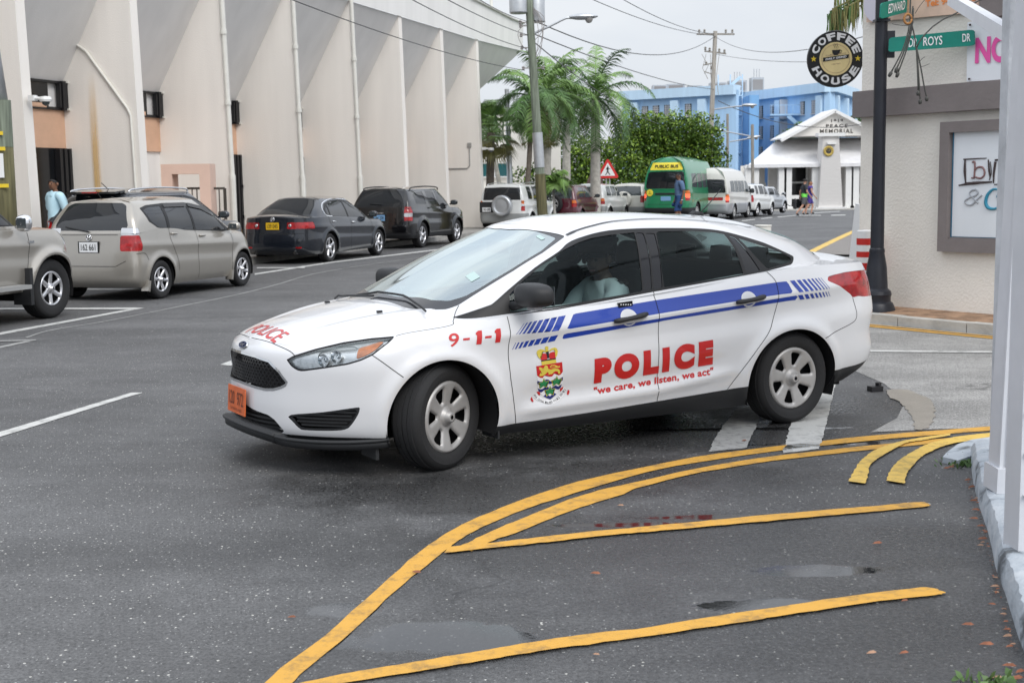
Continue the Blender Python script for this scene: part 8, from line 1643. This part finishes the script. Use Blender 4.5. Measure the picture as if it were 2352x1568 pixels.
# hanging cable ends
k5 = lambda P: [(1776.2 + .2448 * x, .2448 * y) for x, y in P]; YK = 12.4; hc = AT(2090, 60, YK); hk = empty('hanging_cables', tuple(hc), 0, 'bundle of cut dark cables with plug ends dangling in front of the street sign', 'cable bundle'); q = Geo(); mat('cable', (.055, .055, .05), .6); mat('rusty', (.35, .17, .06), .8)
def cb(P, r=.006, n=10, i=0): pts = catmull(np.array([tuple(AT(*p, YK) - hc) for p in k5(P)]), np.linspace(0, len(P) - 1, n)); q.tube([tuple(p) for p in pts], r, 5, i)
for P in ([(1290, -60), (1285, 60), (1275, 250), (1215, 470), (1105, 680)], [(1310, 60), (1290, 250), (1240, 450), (1160, 640)], [(1315, 80), (1300, 270), (1250, 470), (1170, 685)], [(1300, 230), (1335, 400), (1350, 600), (1360, 860)], [(1345, 440), (1360, 650), (1370, 800), (1378, 940)], [(1350, 470), (1385, 640), (1410, 780), (1438, 915)], [(1330, 130), (1380, 50), (1450, -30)], [(1345, 450), (1400, 350), (1550, 210), (1750, 110), (1960, -5), (2200, -40)], [(1115, 225), (1200, 240), (1290, 238)], [(1365, 590), (1400, 550), (1425, 535)], [(1380, 630), (1430, 615), (1465, 600)]): cb(P, .007 if len(P) > 3 else .003)
for (a, b) in (((1112, 670), (1085, 722)), ((1165, 630), (1145, 685)), ((1175, 680), (1155, 728)), ((1360, 850), (1357, 900)), ((1378, 930), (1377, 980)), ((1436, 905), (1442, 952))): p0, p1 = [AT(*p, YK) - hc for p in k5([a, b])]; q.tube([p0, p0.lerp(p1, .3), p0.lerp(p1, .6), p1], [.008, .017, .018, .012], 7, 0)
q.make('cables', MATS['cable'], hk, smooth=True); q = Geo(); cb([(1262, -40), (1265, 60), (1262, 150)], .005); ctr_ = AT(*k5([(1262, 180)])[0], YK) - hc; q.tube([ctr_ + Vector((.035 * math.cos(a), 0, .045 * math.sin(a))) for a in np.linspace(0, 6.283, 13)], .012, 6); q.make('rusty_ring', MATS['rusty'], hk, smooth=True)
# red and white guard post, pavement board, cream drum
def wp(dx, dy, y): p = AT(dx, dy, y); return Vector((p.x, p.y, 0))
p = wp(1987, 640, 15.6); z1 = AT(1987, 529, 15.6).z; gp_ = empty('guard_post', tuple(p), 0, 'thick white guard post with red bands beside the black post', 'bollard'); q = Geo(); q.lathe([(.105, 0), (.105, z1 - .01), (.09, z1), (.001, z1 + .01)], 24); q.make('tube', MATS['white_paint'], gp_, angle=40); q = Geo()
for a, b in ((547, 562), (577, 590), (603, 619)): q.lathe([(.107, AT(1987, b, 15.6).z), (.107, AT(1987, a, 15.6).z)], 24, cap=False)
mat('band_red', (.52, .02, .015), .5); q.make('red_bands', MATS['band_red'], gp_, smooth=True)
p = wp(1969, 580, 19); z1 = AT(1975, 470, 19).z; pbd = empty('pavement_board', tuple(p), 0, 'white folding pavement board with red print, seen edge-on at the wall corner', 'sandwich board'); q = Geo(); q.bar((-.10, -.1, 0), (.06, .05, z1), .035, .55, up=(0, 1, 0)); q.bar((.20, .1, 0), (.06, .05, z1), .035, .55, up=(0, 1, 0)); q.make('boards', MATS['white_paint'], pbd); q = Geo(); q.bar((-.0, -.32, .2), (.062, -.25, z1 * .75), .10, .01, up=(0, 1, 0)); q.make('red_print', MATS['sign_red'], pbd)
p = G(1752, 566); q = Geo(); h_ = AT(1752, 517, p.y).z; q.lathe([(.20, 0), (.20, h_ * .5), (.215, h_ * .52), (.215, h_ * .62), (.205, h_ * .64), (.205, h_ * .93), (.22, h_ * .95), (.22, h_), (.17, h_ + .005), (.16, h_ - .03)], 24, cap=True); o = q.make('cream_drum', MATS['pipe_white'], loc=(p.x, p.y, 0), angle=30); tag(o, 'cream round pipe stub standing in the road behind the police car', 'bollard')
# ------------------------------------------------------------------ near corner post, wall and kerb at the right edge
mat('grey_paint', (.60, .615, .65), .45, noise=(4, .05), bump=(10, .08)); mat('grey_paint_old', (.50, .52, .55), .6, noise=(3.5, .22), bump=(12, .5)); mat('box_grey', (.055, .065, .085), .45)
YB_ = G(2286, 1128, .12).y; cp = G(2286, 1128, .12); post = empty('corner_post', (cp.x, cp.y, 0), 0, 'light grey grooved corner post at the right edge', 'post'); post.rotation_euler = (0, R(1.6), 0)
q = Geo(); H_ = 4.2; q.box((.055, .06, H_ / 2 + .12), (.11, .12, H_));
for k, (a, b, y_) in enumerate(((.0, .016, -.012), (.045, .016, -.010), (.094, .016, -.012))): q.box((a + b / 2, y_, H_ / 2 + .12), (b, .03, H_))
q.box((.05, .04, .18), (.13, .18, .12)); q.make('shaft', MATS['grey_paint'], post)
q = Geo(); q.bar(AT(2312, 92, YB_ + .3) - Vector((cp.x, cp.y, 0)), AT(2160, -6, YB_ + 2.6) - Vector((cp.x, cp.y, 0)), .06, .07); q.make('brace', MATS['grey_paint'], post)
wl = empty('clapboard_wall', (cp.x, cp.y, 0), 0, 'pale grey boarded wall behind the corner post', 'wall'); q = Geo(); q.box((.42, .34, 2.3), (.62, .10, 4.4)); q.make('panel', MATS['grey_paint_old'], wl, angle=None)
q = Geo(); yb_ = -.34; q.box((.55, yb_ + .4, 2.3), (.70, .12, 4.3)) if False else None
e = empty('junction_box', (0, 0, 0), 0, 'dark blue-grey metal box fixed behind the corner post', 'electric box'); a = AT(2299, 1034, YB_ + .20); b = AT(2345, 890, YB_ + .20); q = Geo(); q.box(((a.x + b.x) / 2, YB_ + .21, (a.z + b.z) / 2), (b.x - a.x, .10, b.z - a.z)); q.box(((a.x + b.x) / 2, YB_ + .20, b.z + .008), (b.x - a.x + .02, .13, .02)); q.make('case', MATS['box_grey'], e)
p2 = G(2343, 1268, .12); np_ = empty('near_trim_post', (p2.x, p2.y, 0), 0, 'pale corner trim of the nearest building at the extreme right edge', 'post'); q = Geo(); q.box((.16, .10, 2.1), (.32, .16, 4.0)); [q.box((.165, .01, .35 + k * .17), (.31, .02, .006)) for k in range(20)]; q.make('trim', MATS['grey_paint'], np_)
# raised painted kerb
kb = k7([(862, 432), (868, 480), (880, 560), (905, 660), (935, 750), (952, 800), (975, 900), (990, 980), (1020, 1060), (1045, 1130), (1075, 1230), (1105, 1330), (1150, 1440), (1200, 1560), (1290, 1800)])
B_ = [G(*p, 0) for p in kb]; T_ = []
for k, p in enumerate(B_): d = (B_[min(k + 1, len(B_) - 1)] - B_[max(k - 1, 0)]).normalized(); n = Vector((-d.y, d.x, 0)); n = n if n.x > 0 else -n; T_.append((p, n))
cvB = catmull(np.array([tuple(p) for p in B_]), np.linspace(0, len(B_) - 1, 70)); cvN = catmull(np.array([tuple(n) for p, n in T_]), np.linspace(0, len(B_) - 1, 70)); V = []; cols = [(0, 0), (.005, .07), (.022, .105), (.05, .118), (.17, .12), (.18, .112), (.19, .12), (1.6, .12)]
rk = np.random.default_rng(3)
for p, n in zip(cvB, cvN):
 w_ = rk.normal() * .004
 for a, z in cols: V.append((p[0] + n[0] * (a + (w_ if z > 0 else 0)), p[1] + n[1] * (a if a < 1 else a), z + (rk.normal() * .0015 if .06 < z else 0)))
m_ = len(cols); F = [(k * m_ + j, (k + 1) * m_ + j, (k + 1) * m_ + j + 1, k * m_ + j + 1) for k in range(69) for j in range(m_ - 1)]; F = [f[::-1] for f in F]
def painted_kerb():
 m = mat('painted_kerb', (.40, .44, .48), .6, bump=(30, .5)); t = m.node_tree; b = t.nodes['Principled BSDF']; N = t.nodes.new; co = N('ShaderNodeTexCoord'); n = N('ShaderNodeTexNoise'); n.inputs['Scale'].default_value = 2.6; n.inputs['Detail'].default_value = 8; n.inputs['Roughness'].default_value = .6; n.inputs['Distortion'].default_value = 1.2; r = N('ShaderNodeValToRGB'); e = r.color_ramp.elements; e[0].position = .36; e[0].color = (.09, .10, .11, 1); e[1].position = .44; e[1].color = (.36, .40, .44, 1); x = e.new(.62); x.color = (.47, .50, .53, 1)
 t.links.new(co.outputs['Object'], n.inputs['Vector']); t.links.new(n.outputs[0], r.inputs[0]); t.links.new(r.outputs[0], b.inputs['Base Color']); return m
tag(mk('kerb', V, F, painted_kerb(), angle=30), kind='structure')
ap = k7([(722, 452), (745, 425), (800, 385), (870, 362), (990, 345), (1200, 335), (1250, 430), (905, 432), (868, 445), (800, 470)]); P3 = [G(*p, .0) for p in ap]; q = Geo(); n_ = len(P3); q.add([Vector((p.x, p.y, .0)) for p in P3] + [Vector((p.x, p.y, .035)) for p in P3], [(k, (k + 1) % n_, (k + 1) % n_ + n_, k + n_) for k in range(n_)] + [tuple(range(n_, 2 * n_))]); tag(q.make('kerb', MATS['painted_kerb'], angle=30), kind='structure')
# litter of leaves and weeds
mat('dead_leaf', (.24, .085, .04), .6, noise=(30, .4)); mat('dead_leaf_pale', (.33, .19, .12), .6, noise=(30, .3))
random.seed(33); q = Geo(); spots = [(k7([(x, y)])[0]) for x, y in ((850, 540), (870, 575), (880, 645), (890, 690), (880, 735), (915, 772), (925, 838), (915, 870), (925, 855), (988, 1078), (972, 1168), (1030, 1218), (1050, 1296), (1052, 1330), (1062, 1382), (850, 1272), (945, 1372), (1060, 1480), (530, 1150), (392, 860), (527, 1415), (362, 1415), (740, 480), (765, 475), (785, 462), (1000, 1540), (1100, 1545), (1115, 1510), (842, 372))] + k8([(1118, 948), (432, 1195), (2105, 955), (2110, 1400), (2245, 580)]) + [(1215 * .6506 / 1.6327 + 1225, 1340 * .6506 / 1.6327 + 477.7)]
for D in spots + [(k7([(860 + t * 240 + random.uniform(-22, 6), 520 + t * 900)])[0]) for t in [random.random() for _ in range(70)]]:
 p = G(*D, .008); s_ = random.uniform(.012, .026) if D in spots else random.uniform(.005, .013); a = random.uniform(-.5, .5) if D in spots else random.uniform(0, 6.28); c_, n_ = math.cos(a), math.sin(a); pr = [(-1, 0, .0), (-.3, .30, .012), (.5, .26, .016), (1, 0, .004), (.5, -.22, .002), (-.3, -.30, .004)]
 q.add([(p.x + (x * c_ - y * n_) * s_, p.y + (x * n_ + y * c_) * s_, p.z + z * s_ * 25) for x, y, z in pr], [tuple(range(5, -1, -1))], random.choice((0, 0, 1)))
tag(q.make('leaf_litter', [MATS['dead_leaf'], MATS['dead_leaf_pale']], angle=None), 'fallen brown leaves scattered on the road and along the kerb', 'leaves', kind='stuff')
q = Geo(); random.seed(5)
for D, n_, sp in ((k7([(835, 462)])[0], 120, .06), (k7([(885, 430)])[0], 50, .04), (k7([(935, 1575)])[0], 16, .04), (k7([(1015, 1570)])[0], 20, .03)):
 for k in range(n_): p = G(*D, 0) + Vector((random.gauss(0, sp), random.gauss(0, sp * .7), 0)); a = random.uniform(0, 6.28); d = Vector((math.cos(a), math.sin(a), random.uniform(.5, 1.6))).normalized(); s_ = random.uniform(.02, .05); w_ = d.orthogonal().normalized() * s_ * .28; q.add([p - w_ * .4, p + w_ * .4, p + d * s_ * .6 + w_, p + d * s_, p + d * s_ * .6 - w_], [(0, 1, 2, 3, 4)])
tag(q.make('kerb_weeds', MATS['bush_leaf'], angle=None), 'small green weeds growing in the kerb joint', 'weeds', kind='stuff')
# bits of kerb rubbish
q = Geo(); p = G(2010, 898); q.box((p.x, p.y, .02), (.10, .07, .04), .3); q.box((p.x + .03, p.y + .02, .05), (.04, .03, .03), .8); o = q.make('road_stud', MATS['frame_black']); tag(o, 'small dark road stud on the damp tarmac right of the police car', 'road stud')
# ------------------------------------------------------------------ people
mat('skin_brown', (.20, .095, .055), .55); mat('skin_dark', (.075, .042, .028), .55); mat('skin_fair', (.50, .28, .20), .55); mat('hair_black', (.012, .010, .009), .7); mat('hair_ginger', (.25, .10, .04), .7); mat('shirt_aqua', (.50, .72, .82), .8, bump=(9, .6)); mat('shirt_white', (.58, .64, .68), .8, bump=(9, .6)); mat('shirt_slate', (.09, .15, .26), .85, bump=(9, .5)); mat('shirt_black', (.035, .038, .045), .85, bump=(9, .5)); mat('shorts_blue', (.02, .06, .17), .85); mat('shorts_grey', (.10, .10, .11), .85); mat('dress_purple', (.07, .045, .25), .85); mat('lime', (.20, .80, .10), .6); mat('shoe_dark', (.03, .028, .025), .7); mat('trousers_dark', (.03, .035, .05), .85); mat('eye_white', (.6, .6, .58), .3); mat('belt_dark', (.02, .015, .015), .6)
def person(name, label, pose, skin, hair, clothes, h=1.75, extras=None, sit=False):
 """pose: joint -> (x forward, y left, z) for a 1.75 m figure"""
 J = dict(pelvis=(0, 0, .95), waist=(0, 0, 1.08), chest=(0, 0, 1.28), neck0=(0, 0, 1.44), neck=(.01, 0, 1.52), head=(.02, 0, 1.61), crown=(.01, 0, 1.70),
  shL=(0, .17, 1.41), elL=(-.03, .22, 1.13), wrL=(.06, .23, .89), hipL=(0, .09, .90), knL=(.02, .10, .50), anL=(-.02, .10, .09), toL=(.15, .11, .03), shR=(0, -.17, 1.41), elR=(-.03, -.22, 1.13), wrR=(.06, -.23, .89), hipR=(0, -.09, .90), knR=(.02, -.10, .50), anR=(-.02, -.10, .09), toR=(.15, -.11, .03)); J.update({k: v for k, v in pose.items() if k != 'face'})
 Rr = dict(pelvis=(.155, .11), waist=(.14, .10), chest=(.165, .115), neck0=(.075, .07), neck=(.055, .06), head=(.082, .10), crown=(.070, .085), sh=(.062, .062), el=(.042, .042), wr=(.028, .028), hip=(.088, .088), kn=(.057, .057), an=(.038, .042), to=(.034, .026))
 names = list(J); bm = bmesh.new(); V = {k: bm.verts.new(J[k]) for k in names}; E = [('pelvis', 'waist'), ('waist', 'chest'), ('chest', 'neck0'), ('neck0', 'neck'), ('neck', 'head'), ('head', 'crown')]
 for s in 'LR': E += [('neck0', 'sh' + s), ('sh' + s, 'el' + s), ('el' + s, 'wr' + s), ('pelvis', 'hip' + s), ('hip' + s, 'kn' + s), ('kn' + s, 'an' + s), ('an' + s, 'to' + s)]
 for a, b in E: bm.edges.new((V[a], V[b]))
 rad = {V[k]: Rr[k if k in Rr else k[:-1]] for k in names}
 # nose, chin, ears and hands
 H = Vector(J['head']); f = (H - Vector(J['neck0'])); fa = pose.get('face', (1, 0, -.05)); F_ = Vector(fa).normalized(); S_ = Vector((0, 0, 1)).cross(F_).normalized(); U_ = F_.cross(S_)
 def ad(p, r, to): v = bm.verts.new(p); rad[v] = (r, r); bm.edges.new((to, v)); return v
 ad(H + F_ * .108 - U_ * .002, .014, V['head']); ad(H + F_ * .062 - U_ * .078, .042, V['head'])
 for s, sg in (('L', 1), ('R', -1)):
  w = Vector(J['wr' + s]); d = (w - Vector(J['el' + s])).normalized(); fw = Vector((1, 0, 0)); fw = (fw - d * fw.dot(d)).normalized(); side = d.cross(fw) * sg; palm = ad(w + d * .065, .032, V['wr' + s])
  for k in range(4): o = fw * (.026 - .0175 * k); L_ = (.070, .080, .074, .056)[k]; a = ad(w + d * .105 + o, .0095, palm); b = ad(w + d * (.105 + L_ * .5) + o * 1.1 + side * .010, .0085, a); ad(w + d * (.105 + L_ * .95) + o * 1.1 + side * .030, .0075, b)
  t = ad(w + d * .045 + fw * .034, .012, palm); ad(w + d * .095 + fw * .048 + side * .012, .009, t)
 bm.verts.index_update(); me = bpy.data.meshes.new(name); order = list(bm.verts); bm.to_mesh(me); ob = bpy.data.objects.new(name, me); COL.objects.link(ob); md = ob.modifiers.new('s', 'SKIN'); md.use_smooth_shade = True; md.branch_smoothing = .4
 for k, v in enumerate(order):
  r = rad[v]; sv = me.skin_vertices[0].data[k]; sv.radius = r; sv.use_root = (v == V['pelvis'])
 bm.free(); ob.modifiers.new('u', 'SUBSURF').levels = 2; dg = bpy.context.evaluated_depsgraph_get(); em = ob.evaluated_get(dg).to_mesh(); VV = np.array([tuple(v.co) + tuple(v.normal) for v in em.vertices]); FF = [tuple(p.vertices) for p in em.polygons]; ob.evaluated_get(dg).to_mesh_clear(); bpy.data.objects.remove(ob)
 # widen the shoulders and flatten the trunk a little
 root = empty(name, (0, 0, 0), 0, label, 'person'); full = Sheet(VV, FF); full.make('body', MATS[skin], root)
 seg = {'torso': [('pelvis', 'chest'), ('chest', 'neck0')]}; P = VV[:, :3]
 def dist(a, b, ext=0):
  A = np.array(J[a]); B = np.array(J[b]); d = B - A; t = np.clip(((P - A) @ d) / (d @ d), 0, 1); return np.linalg.norm(P - A - t[:, None] * d, axis=1), t
 allseg = [('pelvis', 'waist'), ('waist', 'chest'), ('chest', 'neck0'), ('neck0', 'neck'), ('neck', 'head'), ('head', 'crown')] + [(a + s, b + s) for s in 'LR' for a, b in (('sh', 'el'), ('el', 'wr'), ('hip', 'kn'), ('kn', 'an'), ('an', 'to'))] + [('neck0', 'shL'), ('neck0', 'shR'), ('pelvis', 'hipL'), ('pelvis', 'hipR')]
 D = np.stack([dist(a, b)[0] - {'p': .13, 'w': .12, 'c': .12, 'n': .05, 'h': .07, 's': .05, 'e': .035, 'k': .045, 'a': .035}[a[0]] for a, b in allseg]); T = np.stack([dist(a, b)[1] for a, b in allseg]); near = D.argmin(0); tt_ = T[near, np.arange(len(P))]
 key = np.array([a + '>' + b for a, b in allseg])[near]
 # garments: (name, material, test(key, t, point) -> keep, thickness)
 for gn, gm, test, th in clothes:
  keep = np.array([test(k, t, p) for k, t, p in zip(key, tt_, P)]); fs = [f for f in FF if keep[list(f)].mean() >= .5]
  if fs: sh = Sheet(VV, fs).tidy(); sh = (sh.split(lambda V: V[:, 2] - J['neck0'][2] - .035)[0] if gn in ('shirt', 't_shirt', 'dress') else sh).off(th); rgn = np.random.default_rng(2); sh.V[:, :3] += sh.V[:, 3:] * (np.sin(sh.V[:, 2:3] * 38 + sh.V[:, 1:2] * 30) * .004); sh.make(gn, MATS[gm], root)
 if hair:
  hk = np.array([(Vector(p) - H).dot(U_) > hair[1] + .40 * max(0, (Vector(p) - H).dot(F_)) * (1 if (Vector(p) - H).dot(F_) > 0 else 0) and (Vector(p) - H).dot(F_) < .085 and k in ('head>crown', 'neck>head') for p, k in zip(P, key)]); fs = [f for f in FF if hk[list(f)].mean() >= .5]
  if fs: Sheet(VV, fs).tidy().off(hair[2]).make('hair', MATS[hair[0]], root)
 for sg in (-1, 1):
  q = Geo(); c = H + F_ * .086 + S_ * .032 * sg + U_ * .016; q.lathe([(.001, .008), (.010, .005), (.012, 0)], 8, Matrix.Translation(c) @ F_.to_track_quat('Z', 'Y').to_matrix().to_4x4()); q.make('eye', MATS['hair_black'], root, smooth=True)
  q = Geo(); c = H + S_ * .088 * sg - F_ * .005; q.lathe([(.001, .012), (.02, .008), (.024, -.01)], 8, Matrix.Translation(c) @ (S_ * sg).to_track_quat('Z', 'Y').to_matrix().to_4x4() @ Matrix.Scale(1.35, 4, (0, 1, 0))); q.make('ear', MATS[skin], root, smooth=True)
 q = Geo(); c = H + F_ * .083 - U_ * .054; q.bar(c - S_ * .018, c + S_ * .018, .008, .008); q.make('mouth', MATS['lips'], root)
 for nm, gg, m in (extras(J, H, F_, S_, U_) if extras else []): gg.make(nm, MATS[m], root, smooth=True)
 root.scale = (h / 1.75,) * 3; return root
mat('lips', (.13, .045, .04), .5)
TORSO = ('pelvis>waist', 'waist>chest', 'chest>neck0', 'neck0>shL', 'neck0>shR', 'pelvis>hipL', 'pelvis>hipR')
def shirt(lo=.92, sleeve=.62): return lambda k, t, p: (k in TORSO and p[2] > lo) or (k[:2] == 'sh' and t < sleeve) or k == 'neck0>neck' or (k[:3] == 'hip' and p[2] > lo and t < .2)
def shorts(lo=.52, hi=1.0): return lambda k, t, p: (k[:6] == 'pelvis' and p[2] < hi) or (k[:3] == 'hip' and p[2] > lo)
def trousers(k, t, p): return (k[:6] == 'pelvis' and p[2] < 1.02) or k[:3] == 'hip' or k[:2] == 'kn'
shoes = lambda k, t, p: k[:2] == 'an' or (k[:2] == 'kn' and p[2] < .09)
def put_person(o, D, y, face, z=0): p = AT(*D, y); o.location = (p.x, p.y, z); o.rotation_euler = (0, 0, face)
# man at the left on the pavement
o = person('person', 'man in a light blue open-neck shirt standing by the pale wall behind the hatchback', dict(elL=(-.06, .25, 1.13), wrL=(.0, .26, .88), elR=(-.05, -.25, 1.13), wrR=(.0, -.25, .88), face=(.95, .30, -.02)), 'skin_brown', ('hair_black', .022, .012), [('shirt', 'shirt_aqua', shirt(.86, .80), .022), ('trousers', 'trousers_dark', trousers, .012), ('shoes', 'shoe_dark', shoes, .01)], 1.76,
 lambda J, H, F_, S_, U_: [('collar', (lambda q: (q.bar(Vector((.055, .01, 1.50)), Vector((.11, .055, 1.40)), .05, .012), q.bar(Vector((.055, -.01, 1.50)), Vector((.11, -.055, 1.40)), .05, .012), q)[2])(Geo()), 'shirt_aqua')])
put_person(o, (129, 500), 23.2, R(232), .13)
# man passing behind the bus
o = person('person', 'man in a slate blue t-shirt and blue shorts walking left behind the green bus', dict(elL=(-.05, .25, 1.12), wrL=(.02, .25, .87), elR=(-.02, -.24, 1.12), wrR=(.05, -.23, .87), knL=(.14, .10, .50), anL=(.08, .10, .09), toL=(.25, .1, .04), knR=(-.02, -.1, .50), anR=(-.24, -.1, .15), toR=(-.12, -.1, .04), face=(1, -.1, -.02)), 'skin_brown', ('hair_black', .025, .012), [('t_shirt', 'shirt_slate', shirt(.86, .75), .026), ('shorts', 'shorts_blue', shorts(.56), .035), ('shoes', 'shoe_dark', shoes, .01)], 2.02,
 lambda J, H, F_, S_, U_: [('sunglasses', (lambda q: (q.bar(H + F_ * .10 - S_ * .05 + U_ * .018, H + F_ * .10 + S_ * .05 + U_ * .018, .03, .02), q.bar(H + F_ * .09 + S_ * .07 + U_ * .018, H + S_ * .09 + U_ * .018, .012), q.bar(H + F_ * .09 - S_ * .07 + U_ * .018, H - S_ * .09 + U_ * .018, .012), q)[3])(Geo()), 'frame_black'), ('wrist_watch', (lambda q: q.lathe([(.036, -.012), (.038, 0), (.036, .012)], 12, Matrix.Translation(J['wrL']), closed=True))(Geo()), 'chrome')])
put_person(o, (1560, 500), 47.5, R(196))
# couple crossing
walk = dict(knL=(.18, .09, .52), anL=(.10, .09, .12), toL=(.26, .09, .09), knR=(-.10, -.09, .50), anR=(-.42, -.09, .14), toR=(-.30, -.09, .04), elR=(.04, -.24, 1.13), wrR=(.20, -.22, .94), elL=(-.12, .24, 1.14), wrL=(-.10, .25, .90))
o = person('person', 'man in black cap and dark t-shirt with a bright green waistband, striding over the crossing', dict(walk, face=(1, .15, 0)), 'skin_fair', None, [('t_shirt', 'shirt_black', shirt(1.0, .60), .026), ('waistband', 'lime', lambda k, t, p: k[:6] in ('pelvis',) and .90 < p[2] < 1.03, .034), ('shorts', 'shorts_grey', shorts(.58, .93), .030), ('shoes', 'shoe_dark', shoes, .008)], 1.74,
 lambda J, H, F_, S_, U_: [('cap', (lambda q: (q.lathe([(.110, -.0), (.112, .03), (.09, .085), (.05, .11), (.001, .118)], 18, Matrix.Translation(H + U_ * .015)), q.box(H + F_ * .13 + U_ * .025, (.10, .13, .014)), q)[2])(Geo()), 'hair_black')])
put_person(o, (1847, 494), 61.5, R(8), 0)
o = person('person', 'ginger-haired woman in a purple dress walking beside the man with the green waistband', dict(walk, face=(1, 0, 0), shL=(0, .145, 1.41), shR=(0, -.145, 1.41)), 'skin_fair', ('hair_ginger', -.07, .018), [('dress', 'dress_purple', lambda k, t, p: (k in TORSO) or k == 'neck0>neck' or (k[:3] == 'hip' and p[2] > .62) or (k[:2] == 'sh' and t < .15), .028), ('sandals', 'shoe_dark', shoes, .006)], 1.64)
put_person(o, (1860, 493), 62.6, R(5), 0)
# driver
sitp = dict(pelvis=(0, 0, .95), hipL=(.05, .10, .93), knL=(.46, .12, 1.0), anL=(.72, .12, .66), toL=(.86, .12, .62), hipR=(.05, -.10, .93), knR=(.46, -.12, 1.0), anR=(.72, -.12, .66), toR=(.86, -.12, .62), waist=(-.03, 0, 1.07), chest=(-.08, 0, 1.27), neck0=(-.09, 0, 1.43), neck=(-.06, 0, 1.51), head=(-.02, 0, 1.60), crown=(-.03, 0, 1.69), shL=(-.08, .18, 1.40), elL=(.12, .25, 1.20), wrL=(.36, .20, 1.18), shR=(-.08, -.18, 1.40), elR=(.12, -.24, 1.18), wrR=(.36, -.16, 1.18), face=(.80, .55, -.15))
def officer(J, H, F_, S_, U_):
 cap_ = Geo(); M = Matrix.Translation(H + U_ * .06)
 cap_.lathe([(.112, -.015), (.115, .03), (.15, .055), (.152, .070), (.10, .085), (.001, .088)], 24, M @ F_.to_track_quat('X', 'Z').to_matrix().to_4x4()); q2 = Geo(); a0 = math.atan2(F_.y, F_.x); P = [H + U_ * .047 + Vector((.115 * math.cos(a0 + t), .115 * math.sin(a0 + t), 0)) for t in np.linspace(-1, 1, 9)]; Q = [H + U_ * .02 + Vector(((.175 - .05 * abs(t)) * math.cos(a0 + t), (.175 - .05 * abs(t)) * math.sin(a0 + t), 0)) for t in np.linspace(-1, 1, 9)]; cap_.add(P + Q, [(k, k + 1, k + 10, k + 9) for k in range(8)] + [(k + 9, k + 10, k + 1, k) for k in range(8)])
 bt = Geo(); bt.bar((-.12, .20, 1.47), (.04, .05, 1.22), .045, .012, up=(1, 0, 0)); bt.bar((.04, .05, 1.22), (.06, -.14, 1.02), .045, .012, up=(1, 0, 0)); ep = Geo(); ep.box((-.09, .155, 1.468), (.05, .10, .012), 0, rx=-.25)
 tx = Geo(); text_on(tx, 'POLICE', [(.045, .16, 1.245), (.052, .03, 1.245), (.050, .03, 1.275), (.043, .16, 1.275)][::1] , off=.012, bold=.02)
 return [('peaked_cap', cap_, 'hair_black'), ('seat_belt', bt, 'belt_dark'), ('epaulette', ep, 'frame_black'), ('shirt_lettering', tx, 'frame_black')]
o = person('person', 'police officer in a peaked cap and white shirt at the wheel of the police car', sitp, 'skin_dark', ('hair_black', .03, .010), [('shirt', 'shirt_white', shirt(.98, .70), .022), ('trousers', 'trousers_dark', trousers, .012), ('shoes', 'shoe_dark', shoes, .01)], 1.75, officer)
lx, ly, lz = -1.36, .38, -.465; ca, sa = math.cos(PA), math.sin(PA); o.location = (PX + lx * ca - ly * sa, PY + lx * sa + ly * ca, lz); o.rotation_euler = (0, 0, PA)
